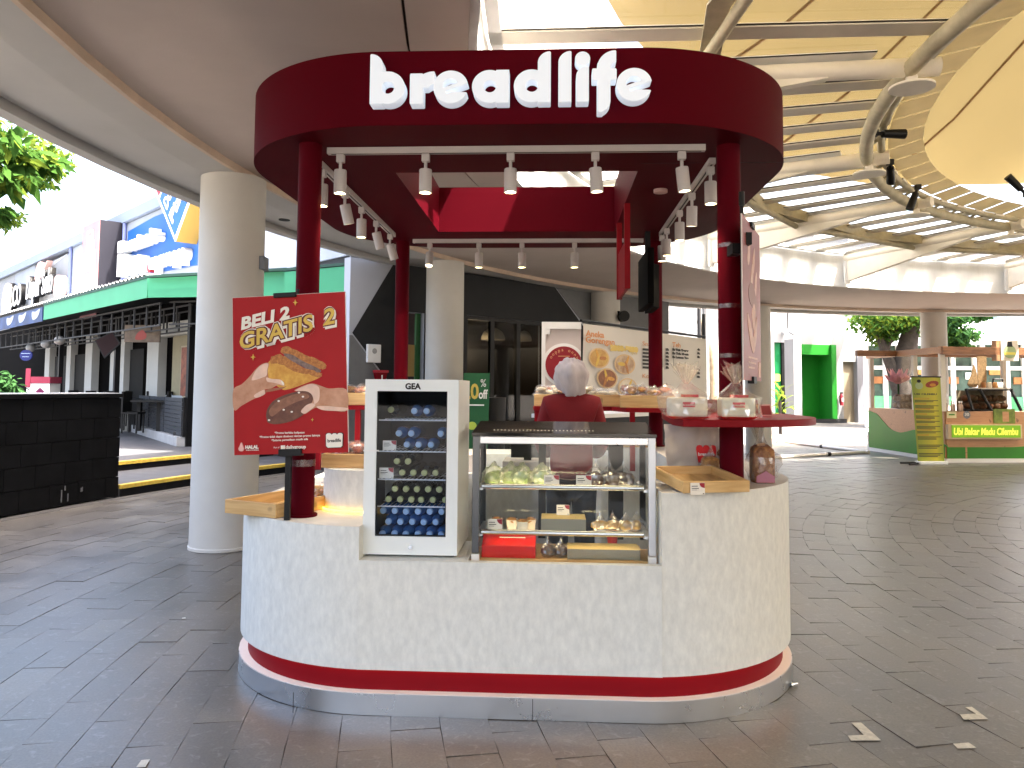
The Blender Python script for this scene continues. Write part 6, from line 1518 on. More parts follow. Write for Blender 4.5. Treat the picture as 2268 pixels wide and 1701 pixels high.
for k, (px, py) in enumerate(((1092, 742), (1165, 747))):
    p = SH.at(px, py, 1.0); o = thing('pendant_lamp', ('left pale dome lamp hanging inside the shop windows', 'right pale dome lamp hanging inside the shop windows')[k], 'lamp', (p.x, 1.0, p.z - .1), SH, 'pale dome lamps inside the shop')
    add('shade', MB().lathe([(.25, -.10), (.245, -.04), (.20, .06), (.10, .13), (.02, .15)], (p.x, 1.0, p.z), 24), mat('shade_cream', (.50, .46, .36), .5), o, True); add('bulb', MB().lathe([(0, -.085), (.235, -.085)], (p.x, 1.0, p.z), 20), LIN, o); add('cord', MB().cyl((p.x, 1.0, p.z + .15), (p.x, 1.0, 2.92), .012, n=6), BLACK, o)
ld = bpy.data.lights.new('pendant_glow', 'POINT'); ld.energy = 3; ld.color = (1, .75, .45); ld.shadow_soft_size = .2; lo = bpy.data.objects.new('pendant_glow', ld); COL.objects.link(lo); lo.matrix_world = SH.M @ Matrix.Translation(((DX0 + DX1) / 2, 1.0, 2.3))
for k, (px, py, w__, h_, lb) in enumerate(((1060, 862, .5, .7, 'dim wooden shelf inside the left shop door'), (1128, 850, .45, .9, 'dim display counter inside the middle shop door'), (1180, 855, .4, .7, 'dim cabinet inside the right shop door'))):
    p = SH.at(px, py, 2.4); o = thing('shop_cabinet', lb, 'cabinet', (p.x, 2.4, 0), SH); add('carcass', MB().box(p.x - w__ / 2, p.x + w__ / 2, 2.3, 2.8, .002, 1.5 + h_ * .4), WOODD, o)
    for j in range(3): add('shelf_item', MB().box(p.x - w__ * .4, p.x + w__ * (.1 + .1 * j), 2.25, 2.3, 1.0 + .28 * j, 1.1 + .28 * j), mat('item_cream', (.5, .42, .28), .6), o)
    add('lit_spot', MB().blob((p.x + .1, 2.2, 1.75), (.035, .035, .05), 1, 0, 1, 2), LIN, o)
# white wall box, red hose box
p = SH.at(828, 783, -.05); o = thing('wall_box', 'small white control box on the charcoal wall', 'box', (p.x, -.03, p.z), SH); add('case', MB().box(p.x - .13, p.x + .13, -.07, -.013, p.z - .15, p.z + .15), WHITE, o, bevel=.01); add('dial', MB().cyl((p.x, -.075, p.z + .04), (p.x, -.07, p.z + .04), .045, n=16), mat('dial_grey', (.3, .3, .3), .5), o)
p = SH.at(842, 828, -.05); o = thing('alarm_box', 'red fire alarm fitting just above the fridge top left', 'alarm', (p.x, -.05, p.z), SH); add('hood', MB().box(p.x - .12, p.x + .12, -.12, -.013, p.z + .02, p.z + .06), SRED, o); add('body', MB().plate([(p.x - .11, p.z + .019), (p.x + .11, p.z + .019), (p.x + .06, p.z - .16), (p.x - .06, p.z - .16)], -.10, -.013), REDM, o); add('tag', MB().box(p.x - .01, p.x + .015, -.104, -.101, p.z - .14, p.z - .02), WHITE, o)
# green 20% off stand between fridge and showcase
p = W.at(1058, 905, 8.6); o = thing('discount_sign', 'dark green standing sign reading 20% off behind the fridge', 'sign', (p.x, 8.6, 0))
add('panel', MB().plate([(p.x - .14, .25), (p.x + .10, .25), (p.x + .13, 1.72), (p.x - .16, 1.72)], 8.6, 8.63), mat('sign_dark_green', (.012, .10, .035), .5), o)
fit(text('20', o, (p.x - .17, 8.595, 1.44), .23, mat('sign_gold', (.55, .42, .08), .5), bold=.006), .18); fit(text('%', o, (p.x + .03, 8.595, 1.57), .12, WHITE), .06); fit(text('off', o, (p.x + .01, 8.595, 1.44), .14, WHITE, bold=.003), .10)
add('line', MB().box(p.x - .10, p.x + .07, 8.594, 8.5995, 1.36, 1.375), WHITE, o); add('lime_badge', MB().plate(ell(p.x - .06, 1.14, .05, .045, 14), 8.594, 8.5995), mat('lime', (.42, .55, .08), .5), o); add('feet', MB().box(p.x - .2, p.x + .15, 8.5, 8.75, .002, .25), BLACK, o)
p2_ = W.at(1088, 880, 8.9); o = thing('black_bin', 'black tapered bin beside the green discount sign', 'bin', (p2_.x, 8.9, 0)); add('body', MB().lathe([(.14, .002), (.17, 1.45)], (p2_.x, 8.9, 0), 16), BLACK, o, True)

# ------------------------------------------------------------------ neighbouring food booth with menu banner
BN = Frame(.84, 9.5, 51.2); BNW = fabric_mat('banner_white', (.70, .66, .60), .25, .05, 3)
t = thing('menu_booth', 'neighbouring booth with a white menu banner Aneka Gorengan', 'booth', (1.2, 0, 0), BN)
bz = BN.at(1286, 711).z; be = BN.at(1561, 747); zbm = 1.30
ze = be.z
nx, nz = 30, 12; vs = []
for j in range(nz + 1):
    for i in range(nx + 1):
        u = i / nx; x = .02 + (be.x - .02) * u; z = zbm + (bz + (ze - bz) * u - .03 - zbm) * j / nz
        vs.append((x, .012 * noise.noise(Vector((x * 1.3, z * 2, 0))) - .02, z))
b = MB().add(vs, [(j * (nx + 1) + i, j * (nx + 1) + i + 1, (j + 1) * (nx + 1) + i + 1, (j + 1) * (nx + 1) + i) for j in range(nz) for i in range(nx)]); add('banner', b, BNW, t, True, ang=180)
add('top_bar', MB().tube([(0, 0, bz + .005), (be.x, 0, ze + .005)], .018, 8), BLACK, t, True)
add('end_pole', MB().box(be.x - .02, be.x + .02, 0.0, .04, .002, 2.75), DGREY, t)
ORG = mat('print_orange', (.62, .27, .10), .5); YLW = mat('print_yellow', (.68, .50, .12), .5); INKB = mat('print_black', (.04, .035, .03), .5)
def bt(s_, a, b_, cap, m_, bold=0):
    q0, q1 = BN.at(*a, -.04), BN.at(*b_, -.04); return fit(text(s_, t, (q0.x, -.042, q0.z), cap / .7, m_, bold=bold, ext=.0008), q1.x - q0.x)
capz = BN.at(1300, 731, -.04).z - BN.at(1300, 744, -.04).z
bt('Aneka', (1297, 744), (1338, 744), capz, ORG, .003); bt('Gorengan', (1297, 758), (1361, 758), capz, ORG, .003); bt('2000-5000', (1351, 775), (1413, 775), capz * .85, YLW, .010); bt('/pcs', (1397, 784), (1411, 784), capz * .4, YLW)
bt('Snack', (1423, 765), (1452, 765), capz * .8, ORG); bt('Kopi', (1423, 837), (1446, 837), capz * .8, ORG); bt('Teh', (1489, 768), (1507, 768), capz * .95, ORG, .002)
def bar(a, b_, h):
    q0, q1 = BN.at(*a, -.04), BN.at(*b_, -.04); add('printed_line', MB().box(q0.x, q1.x, -.0425, -.041, q0.z, q0.z + h), INKB, t)
for k in range(6): bar((1423, 776 + 8 * k), (1440, 776 + 8 * k), capz * .42); bt(('15k', '10k', '10k', '12k', '12k', '8k')[k], (1474, 776 + 8 * k), (1482, 776 + 8 * k), capz * .42, INKB, .004)
for k in range(3): bt(('Es Teh Tawar', 'Es Teh Manis', 'Es Lemon Tea')[k], (1489, 776 + 8.3 * k), (1525, 776 + 8.3 * k), capz * .40, INKB, .004); bt(('4k', '5k', '8k')[k], (1544, 776 + 8.3 * k), (1551, 776 + 8.3 * k), capz * .42, INKB, .004)
for k in range(3): bt(('6k', '10k', '10k')[k], (1543, 820 + 8.3 * k), (1551, 820 + 8.3 * k), capz * .42, INKB, .004)
add('column_rule', MB().box(BN.at(1486, 770).x - .003, BN.at(1486, 770).x + .003, -.0425, -.041, BN.at(1486, 812).z, BN.at(1486, 766).z), INKB, t)
DSH = [mat('dish_gold', (.60, .40, .10), .5, var=.5, vscale=14, col2=(.42, .20, .05)), mat('dish_cream', (.66, .55, .38), .5, var=.6, vscale=9, col2=(.28, .12, .05)), mat('dish_brown', (.30, .11, .035), .5, var=.6, vscale=12, col2=(.12, .03, .01)), mat('dish_pale', (.62, .55, .45), .5, var=.3, vscale=9)]
for k, (px, py, r_) in enumerate(((1327, 793, 22), (1384, 807, 22), (1345, 838, 22), (1390, 858, 20))):
    q = BN.at(px, py, -.04); e1 = BN.at(px + r_, py, -.04).x - q.x; rz_ = q.z - BN.at(px, py + r_, -.04).z
    add('dish_ring', MB().plate(ell(q.x, q.z, e1 * 1.03, rz_ * 1.03), -.0425, -.041), mat('dish_rim', (.62, .44, .24), .5), t); add('dish_photo', MB().plate(ell(q.x, q.z, e1 * .88, rz_ * .88), -.044, -.0426), DSH[k], t)
    for j in range(3):
        a = j * 2.1 + k; add('dish_piece', MB().plate(ell(q.x + e1 * .35 * cos(a), q.z + rz_ * .35 * sin(a), e1 * .36, rz_ * .2, 12, a), -.0452 - j * .0003, -.0441), (CRUST, PASTRY, GOLD)[(j + k) % 3], t)
# round logo panel, facing front, left of the banner
p0, p1 = W.at(1200, 713, 9.48), W.at(1287, 712, 9.48)
Wp = NS(M=W.M)
lp_ = thing('disc_sign', 'white framed panel with a big dark red disc left of the menu banner', 'panel', (p0.x, 9.48, 0))
xa, xb, zt_ = p0.x, p1.x, p0.z
add('board', MB().box(xa, xb, 9.49, 9.52, .9, zt_ - .004), mat('panel_mauve', (.56, .49, .47), .6), lp_)
add('frame', MB().box(xa, xa + .045, 9.46, 9.489, .9, zt_).box(xa + .046, xb, 9.46, 9.489, zt_ - .085, zt_).box(xa + .046, xa + .10, 9.462, 9.489, zt_ - .15, zt_ - .086), WHITE, lp_)
q = W.at(1249, 808, 9.47); rr_ = 41 / 1722 * 9.47
def clipdisc(r_): return clipx(ell(q.x, q.z, r_, r_, 48), xb - .004, True)
add('white_disc', MB().plate(clipx(clipdisc(rr_ * 1.17), xa + .047, False), 9.4795, 9.4885), WHITE, lp_); add('red_disc', MB().plate(clipdisc(rr_), 9.472, 9.479), mat('disc_red', (.26, .01, .02), .5), lp_)
word = 'ooppa onny'
for i, ch in enumerate(word):
    a = R(150 - i * 13.5); ob = text(ch, lp_, (q.x + cos(a) * rr_ * .74, 9.4705, q.z + sin(a) * rr_ * .74), .058, mat('disc_gold', (.66, .36, .18), .5), ext=.0005, align='CENTER', rroll=a - pi / 2)
add('printed_line', MB().box(q.x - .07, q.x + .07, 9.470, 9.4718, q.z + rr_ * .45, q.z + rr_ * .45 + .008), MATS['disc_gold'], lp_)
ct = thing('booth_counter', 'dark counter under the menu banner behind the stall', 'counter', (1.2, .1, 0), BN)
add('body', MB().box(.05, be.x - .1, .10, .7, .002, 1.18), BLACK, ct); add('top', MB().box(0, be.x - .05, .03, .75, 1.185, 1.235), WHITE, ct)
# speaker horn on the column behind the television
p = pol(14.66, 131.6); q = W.at(1379, 701, p.y - .2); o = thing('wall_fan', 'round black fan on the column beside the hanging television', 'fan', q); add('cage', MB().cyl(q + Vector((.02, -.12, 0)), q + Vector((.0, .06, 0)), .115, n=20), BLACK, o, True); add('motor', MB().cyl(q + Vector((-.09, .0, .07)), q + Vector((-.12, .10, .09)), .05, n=12), BLACK, o, True); add('arm', MB().tube([q + Vector((0, .06, 0)), q + Vector((-.1, .25, -.02)), q + Vector((-.25, .45, 0))], .025, 8), BLACK, o, True)
# ------------------------------------------------------------------ sunlit white wall with green doorways, pergola
c0_ = W.atz(1765, 937, 0)
RW = Frame(c0_.x, c0_.y, 15)
t = thing('white_building', 'sunlit white building with striped shadows and tall green doorways', 'building', (0, .2, 0), RW)
def rx(px, py=850): p = RW.at(px, py); return p.x, p.z
WPL = mat('white_render', (.23, .23, .233), .7, var=.05, vscale=1); GRW = mat('portal_green', (.006, .15, .008), .5, var=.06); BEI = mat('beige_door', (.24, .20, .14), .6)
xA, xB = rx(1425)[0], rx(1913)[0]; zH = 9.0
P0_, P1_ = rx(1766)[0], rx(1850)[0]; PZ_ = rx(1766, 762)[1]
Q0, Q1 = rx(1716)[0], rx(1745)[0]; QZ = rx(1720, 758)[1]
D0, D1 = rx(1868)[0], rx(1897)[0]; DZ2 = rx(1880, 801)[1]
m = MB()
for a, b, z0, z1 in ((xA, Q0, 0, zH), (Q0, Q1, QZ, zH), (Q1, P0_, 0, zH), (P0_, P1_, PZ_, zH), (P1_, D0, 0, zH), (D0, D1, DZ2, zH), (D1, xB, 0, zH)): m.box(a, b, 0, .4, z0, z1)
add('wall', m, WPL, t)
add('roof_slab', MB().box(xA, xB, .401, 14, 6.0, 6.4), WPL, t)
PW = P1_ - P0_
add('portal_panel', MB().box(P0_ + .37 * PW, P1_ - .13 * PW, .9, 1.0, .002, PZ_), GRW, t); add('portal_reveal', MB().box(P1_ - .129 * PW, P1_ - .001, -.12, 1.0, .002, PZ_ - .001), GRW, t)
add('portal_ceiling', MB().box(P0_ + .001, P1_ - .13 * PW, .0, 3.0, PZ_ - .5, PZ_ - .002), GRW, t); add('dark_lintel', MB().box(P0_ + .002, P0_ + .37 * PW, 2.9, 3.0, 2.75, PZ_ - .51), DGREY, t)
add('dark_jamb', MB().box(P0_ + .24 * PW, P0_ + .29 * PW, 2.0, 2.1, .002, 2.7), BLACK, t)
add('plinth_strip', MB().box(P0_ + .37 * PW, P1_ + .5, -.16, -.125, .002, .20), DGREY, t)
w_1 = add('green_window', MB().box(Q0, Q1, .15, .2, .0, QZ), mat('green_glass', (.01, .12, .04), .15), t); add('mullion', MB().box(Q1 - .28, Q1 - .10, .05, .14, 0, QZ), BLACK, w_1); add('sticker', MB().box(Q0 + .08, Q0 + .4, .13, .148, 2.0, 2.35), mat('sticker_lime', (.60, .66, .10), .5), w_1)
add('beige_door', MB().box(D0, D1, .2, .3, .002, DZ2), BEI, t); add('grey_corner', MB().box(D1 + .01, xB + .3, -.06, -.001, .0, DZ2 + .3), mat('corner_grey', (.16, .165, .19), .6), t)
add('pilaster', MB().box(RW.at(1747, 850, -1.8).x, RW.at(1764, 850, -1.8).x, -2.2, -1.5, .002, 3.9), WPL, t)
# seen through the portal
add('back_court', MB().box(P0_ - 2, P1_ + .5, 7.0, 7.1, .0, 2.6), mat('far_green_board', (.10, .42, .22), .5, var=.5, vscale=.8), t)
hd = thing('handrail', 'yellow stair handrail seen through the green doorway', 'handrail', (P0_ + .3, 2.6, 0), RW)
add('rail', MB().tube([(P0_ + .05, 2.5, 1.75), (P0_ + .36 * PW, 2.7, 1.1)], .05, 8), mat('rail_yellow', (.60, .42, .05), .5), hd, True)
for k in range(5): add('stair_tread', MB().box(P0_ + .05, P0_ + .22 * PW, 2.8 + .25 * k, 3.0 + .25 * k, .2 + .25 * k, .25 + .25 * k), WPL, hd)
add('dark_side', MB().box(P0_ + .18 * PW, P0_ + .37 * PW, 2.62, 2.7, .0, .95), BLACK, hd)
e_ = RW.at(1864, 885, -.16)
o = thing('fire_extinguisher', 'red fire extinguisher hung on the wall beside the green doorway', 'extinguisher', e_, RW)
add('cylinder', MB().lathe([(.08, -.28), (.085, .14), (.05, .24), (.03, .28)], e_, 16), SRED, o, True); add('label', MB().box(e_.x - .05, e_.x + .05, e_.y - .09, e_.y - .083, e_.z - .1, e_.z + .08), WHITE, o); add('valve', MB().box(e_.x - .06, e_.x + .06, e_.y - .03, e_.y + .03, e_.z + .281, e_.z + .36), BLACK, o); add('hose', MB().tube([e_ + Vector((-.05, 0, .3)), e_ + Vector((-.16, -.02, .1)), e_ + Vector((-.12, -.02, -.2))], .02, 6), BLACK, o)
add('sign_plate', MB().box(e_.x - .14, e_.x + .14, .10, .12, e_.z + .55, e_.z + .95), SRED, o)
v_ = RW.at(1741, 735, -.2)
o = thing('security_camera', 'small grey camera hanging from a thin rod on the sunlit white wall', 'camera', v_, RW)
add('rod', MB().cyl(v_ + Vector((.1, 0, .1)), v_ + Vector((.1, 0, 2.4)), .025, n=6), DGREY, o); add('housing', MB().cyl(v_ + Vector((-.25, -.1, -.1)), v_ + Vector((.1, .05, .1)), .08, n=10), mat('camera_grey', (.25, .26, .28), .4), o, True); add('housing', MB().cyl(v_ + Vector((.12, -.1, .0)), v_ + Vector((.34, -.1, -.1)), .07, n=10), MATS['camera_grey'], o, True)
pg = thing('pergola', 'white pergola beams sticking out of the sunlit wall above the roof ring', 'pergola', (0, -1.5, 8), RW)
k = 0; x = xA - 4
while x < xB + 9:
    add('beam', MB().box(x, x + .62, -3.6, -.001, 8.2, 8.55), WPL, pg); x += 1.75
ppl = W.at(1572, 800, 24)
o = thing('tree_trunk', 'pale leaning trunk seen between the menu banner and the right red post', 'tree', (ppl.x, 24, 0))
a_, b2 = W.at(1568, 750, 24), W.at(1582, 880, 24)
add('trunk', MB().tube([(b2.x + .1, 24, 0), (b2.x, 24, b2.z), (ppl.x + .1, 24, ppl.z), (a_.x + .05, 24, a_.z - .1), (a_.x - .25, 24, a_.z + .6)], [.24, .22, .20, .22, .12], 10), mat('pale_bark', (.42, .33, .22), .8, var=.4, vscale=6), o, True)
LEAFF = fabric_mat('leaf_green', (.055, .125, .025), .45, .55, 5); LEAFY = fabric_mat('leaf_yellow', (.15, .21, .03), .5, .4, 6); LEAFD = fabric_mat('leaf_dark', (.035, .09, .03), .35, .5, 5); BARK = mat('dark_bark', (.055, .045, .04), .9, var=.4, vscale=8, bump=.4)
o2_ = W.at(1549, 790, 23.5)
o = thing('lamp_pole', 'thin dark pole beside the menu banner in front of the white wall', 'pole', (o2_.x, 23.5, 0)); add('shaft', MB().cyl((o2_.x, 23.5, 0), (o2_.x, 23.5, 5.6), .06, n=8), DGREY, o); add('pale_shaft', MB().cyl((o2_.x + .22, 23.6, 0), (o2_.x + .22, 23.6, 5.6), .10, n=8), WPL, o)

def leafcloud(nm, parent, centers, n, size, mats_, seed, droop=.2):
    rg = random.Random(seed); m = MB()
    for k in range(n):
        c_, r_ = centers[rg.randrange(len(centers))]
        while True:
            q = Vector((rg.uniform(-1, 1), rg.uniform(-1, 1), rg.uniform(-1, 1)))
            if q.length < 1: break
        q = q * (.55 + .45 * q.length); p = Vector(c_) + Vector((q.x * r_[0], q.y * r_[1], q.z * r_[2]))
        a = rg.uniform(0, 2 * pi); L = size * rg.uniform(.6, 1.3); d = Vector((cos(a), sin(a), rg.uniform(-.9, .5) - droop)).normalized(); s_ = d.cross(Vector((rg.uniform(-1, 1), rg.uniform(-1, 1), 1))).normalized() * L * rg.uniform(.18, .28)
        m.add([p, p + d * L * .45 + s_, p + d * L + Vector((0, 0, -L * .12)), p + d * L * .45 - s_], [(0, 1, 2, 3)], 0 if rg.random() < .7 else 1)
    return add(nm, m, mats_, parent)

# tree behind the sweet potato stall
TY = 27
tb, tm, tt = W.at(1998, 900, TY), W.at(1990, 800, TY), W.at(1975, 735, TY)
o = thing('shade_tree', 'dark forked tree with bright green leaves behind the sweet potato stall', 'tree', (tb.x, TY, 0))
bx_ = Vector((tb.x, TY, 0))
add('trunk', MB().tube([bx_, bx_ + Vector((.05, 0, 1.6)), W.at(1990, 845, TY), W.at(2005, 790, TY), W.at(2020, 720, TY)], [.42, .36, .33, .36, .26], 10).tube([W.at(1990, 860, TY), W.at(1975, 815, TY), W.at(1958, 770, TY), W.at(1945, 735, TY)], [.26, .2, .17, .1], 8).tube([W.at(1962, 770, TY), W.at(1975, 745, TY), W.at(1990, 720, TY)], [.12, .1, .06], 6).tube([W.at(1952, 760, TY), W.at(1938, 725, TY)], [.11, .07], 6), BARK, o, True)
cen = [(W.at(x, y, TY + d), r_) for x, y, d, r_ in ((1935, 712, 0, (.9, 1, .5)), (1975, 705, .5, (1.0, 1.2, .6)), (2020, 705, 0, (.9, 1, .6)), (1960, 690, -1, (1.1, 1, .6)), (2010, 725, .8, (.7, 1, .5)), (1950, 740, .3, (.5, .6, .35)), (2030, 690, 0, (1, 1, .5)), (1970, 650, 0, (2, 2, 1)))]
leafcloud('crown', o, cen, 6000, .21, [LEAFF, LEAFY], 3)
TY2 = 25
o = thing('shade_tree', 'feathery dark green tree right of the far column', 'tree', (W.at(2130, 900, TY2).x, TY2 + 1, 0))
q = W.at(2080, 900, TY2 + 1.5); add('trunk', MB().tube([(q.x, TY2 + 1.5, 0), (q.x, TY2 + 1.5, 3.0), W.at(2110, 740, TY2 + .5)], [.2, .16, .08], 8), BARK, o, True)
cen = [(W.at(x, y, TY2 + d), r_) for x, y, d, r_ in ((2112, 735, 0, (.5, .8, .35)), (2135, 740, 0, (.5, .7, .25)), (2120, 765, .4, (.45, .6, .25)), (2150, 700, 0, (.5, .6, .15)), (2170, 695, 0, (.35, .5, .10)), (2105, 705, 0, (.4, .8, .3)), (2100, 640, 0, (1.2, 1.5, .5)))]
leafcloud('crown', o, cen, 2600, .20, [LEAFD, LEAFF], 5, .5)
# palm-like plant by the white wall
q = W.at(1728, 925, 28); o = thing('garden_palm', 'bright palm like plant at the foot of the sunlit white wall', 'plant', (q.x, 28, 0)); m = MB()
for k in range(46):
    a = rnd.uniform(0, 2 * pi); L = rnd.uniform(.5, 1.0); b_ = Vector((q.x + rnd.uniform(-.15, .15), 28, rnd.uniform(.2, 1.5))); d_ = Vector((cos(a) * .8, sin(a) * .8, rnd.uniform(.0, .9))).normalized() * L; s_ = Vector((-sin(a), cos(a), 0)) * .06
    m.add([b_, b_ + d_ * .5 + s_ + Vector((0, 0, .06)), b_ + d_ + Vector((0, 0, -.12)), b_ + d_ * .5 - s_ + Vector((0, 0, .06))], [(0, 1, 2, 3)])
add('fronds', m, LEAFY, o); add('stem', MB().cyl((q.x, 28, 0), (q.x, 28, 1.2), .06, n=6), BARK, o)

# big-leaved tree at the top left and more crowns beyond the ring roof
o = thing('shade_tree', 'tree with large drooping leaves hanging in at the upper left', 'tree', (-7.2, 8.4, 0))
add('trunk', MB().tube([(-8.6, 8.0, 0), (-8.5, 8.1, 3.2), (-8.2, 8.6, 4.6), (-8.0, 9.4, 5.2)], [.22, .18, .12, .05], 8).tube([(-8.5, 8.1, 3.2), (-9.4, 9, 5.4)], [.14, .08], 8), BARK, o, True)
cen = [(W.at(x, y, Y), r_) for x, y, Y, r_ in ((-30, 330, 11, (.35, .6, .35)), (20, 355, 11.3, (.32, .4, .22)), (60, 345, 11.5, (.28, .4, .16)), (30, 390, 11.2, (.3, .4, .14)), (100, 360, 11.8, (.22, .3, .12)), (0, 300, 11, (.5, .5, .3)), (-60, 400, 11, (.5, .6, .5)), (-10, 470, 11.4, (.16, .3, .10)))]
leafcloud('crown', o, cen, 620, .27, [LEAFF, LEAFY], 11, .55)
cen = [(W.at(x, y, Y), r_) for x, y, Y, r_ in ((100, 330, 14, (.5, .5, .25)), (120, 360, 14, (.35, .4, .22)), (80, 395, 14, (.4, .4, .18)), (10, 480, 14, (.3, .4, .22)), (20, 310, 14, (.7, .6, .3)))]
leafcloud('outer_crown', o, cen, 1300, .14, [LEAFY, LEAFF], 12, .3)
# low plants under the awning at far left
q = W.at(18, 838, 20); o = thing('potted_plant', 'dark leafy plant behind the low black wall at the far left', 'plant', (q.x, 20, .3)); add('pot', MB().lathe([(.2, .3), (.28, .75)], (q.x, 20, 0), 14), DGREY, o, True); add('stem', MB().cyl((q.x, 20, .75), (q.x, 20, 1.5), .04, n=6), BARK, o); leafcloud('foliage', o, [((q.x - .1, 20, 1.6), (.4, .4, .35)), ((q.x + .15, 20, 1.35), (.35, .4, .3))], 300, .22, [LEAFD, LEAFD], 21, .3)

# ------------------------------------------------------------------ sweet potato stall on the right
u0 = W.atz(2095, 1025, 0)
UB = Frame(u0.x, u0.y, 6)
UG = mat('stall_green', (.018, .19, .006), .5, var=.06, vscale=3); UGD = mat('stall_green_front', (.03, .20, .012), .5, var=.06)  # the front panel takes a slightly lighter green
t = thing('sweet_potato_stall', 'wooden and green sweet potato stall with a framed roof and glass cases', 'stall', (1.6, 1.6, 0), UB)
c0 = UB.atz(1926, 998, 0); c1 = Vector((-.06, .02, 0))
ctz = 1.12; UW = 5.0
ux0 = c0.x; uy0 = c0.y
# front body
fr = MB().box(.03, UW, 0, .6, .09, ctz); add('front_body', fr, WOODO, t)
pl_ = [(.03, .092)] + [(.03, .34)] + [(1.6, .34), (1.9, .36), (2.15, .50), (2.5, .60), (3.2, .62), (UW, .62), (UW, .092)]
add('green_panel', MB().plate(pl_, -.010, -.001), UGD, t)
# left end: local frame along the left side
ld_ = Vector((c0.x, c0.y)) ; La = math.degrees(math.atan2(0 - c0.y, 0 - c0.x)); LF = NS(M=UB.M @ Matrix.Translation((c0.x, c0.y, 0)) @ Matrix.Rotation(R(La), 4, 'Z')); LL = math.hypot(c0.x, c0.y) - .02
def lpt(v): return (UB.Mi @ (LF.M @ Vector(v)))
def ladd(nm, mb, m_, **k): mb.v = [lpt(v) for v in mb.v]; return add(nm, mb, m_, t, **k)
ladd('side_body', MB().box(0, LL, 0, .5, .09, ctz), WOODO)
wave = [(0, .092), (0, 1.02), (LL * .12, .98), (LL * .22, .80), (LL * .33, .62), (LL * .45, .56), (LL * .55, .60), (LL * .66, .66), (LL * .78, .62), (LL * .88, .52), (LL, .36), (LL, .092)]
ladd('green_panel', MB().plate(smooth([(x, z) for x, z in wave[1:-1]], 4)[:-4] + [(LL, .36), (LL, .092), (0, .092)], -.012, -.001), UG)
ladd('skirt', MB().box(-.02, LL, -.02, .45, .004, .088), WHITE); add('skirt', MB().box(.0, UW, -.02, .55, .004, .088), WHITE, t)
ladd('side_trim', MB().box(-.07, -.01, -.02, .08, .05, .5), WHITE)
# roof frame
RZ = 2.55
ladd('roof_beam', MB().box(-.05, LL, -.02, .10, RZ - .14, RZ), WOODO, bevel=.004); add('roof_beam', MB().box(-.02, UW, -.03, .09, RZ - .17, RZ), WOODD, t, bevel=.004)
ladd('corner_cap', MB().box(LL - .12, LL - .001, -.03, .12, RZ - .15, RZ + .01), WOODO)
WPO = mat('post_cream', (.66, .62, .55), .5)
for x in (.02, LL * .62, LL * .95): ladd('roof_post', MB().box(x, x + .10, .0, .10, ctz, RZ - .141), WPO)
for x in (2.6, 4.8): add('roof_post', MB().box(x, x + .09, 1.5, 1.59, .0, RZ - .171), WPO, t)
add('roof_beam', MB().box(-.9, UW, 1.9, 2.0, RZ - .14, RZ), WOODD, t)
ladd('glass_panel', MB().box(LL * .3, LL * .62 - .01, .03, .036, ctz + .002, RZ - .145), GLASS)
# lit sign on the front
a_, b_ = UB.at(2108, 985, -.12), UB.at(2262, 985, -.12)
sg2 = thing('stall_sign', 'lime green sign reading Ubi Bakar Madu Cilembu on the stall front', 'sign', ((a_.x + b_.x) / 2, -.1, .6), UB)
zt_, zb_ = UB.at(2110, 943, -.12).z, UB.at(2110, 968, -.12).z
add('backing', MB().box(a_.x - .06, b_.x + .05, -.10, -.011, zb_ - .05, zt_ + .03), mat('sign_frame_tan', (.56, .42, .28), .5), sg2); add('face', MB().box(a_.x + .02, b_.x, -.115, -.101, zb_ - .01, zt_ + .01), mat('sign_lime', (.15, .33, .006), .4, emit=(.22, .5, .01), estr=.04), sg2)
fit(text('Ubi Bakar Madu Cilembu', sg2, (a_.x + .06, -.118, zb_ + .05), .15 / .7, glow('sign_letters', (.9, .85, .10), .06), bold=.006, shear=.15, ext=.002), b_.x - a_.x - .12)
# square hanging sign
p = UB.at(2235, 776, -.06)
o = thing('shop_emblem_sign', 'square wooden box sign with a bearded jar emblem above the sweet potato stall', 'sign', (p.x, 0, p.z), UB)
add('box', MB().box(p.x - .28, p.x + .24, -.03, .12, p.z - .23, p.z + .23), WOODO, o); add('face', MB().box(p.x - .18, p.x + .24, -.042, -.031, p.z - .23, p.z + .23), mat('sign_cream2', (.64, .58, .48), .5), o)
add('emblem', MB().plate(ell(p.x + .03, p.z - .03, .15, .15, 20), -.046, -.0425), mat('emblem_sage', (.28, .36, .18), .5), o); add('emblem_cap', MB().plate([(p.x - .04, p.z + .08), (p.x + .10, p.z + .08), (p.x + .08, p.z + .20), (p.x - .02, p.z + .20)], -.048, -.0462), BLACK, o); add('emblem_band', MB().box(p.x - .10, p.x + .16, -.0485, -.0465, p.z - .10, p.z - .04), mat('sign_yellow', (.62, .55, .10), .5), o)
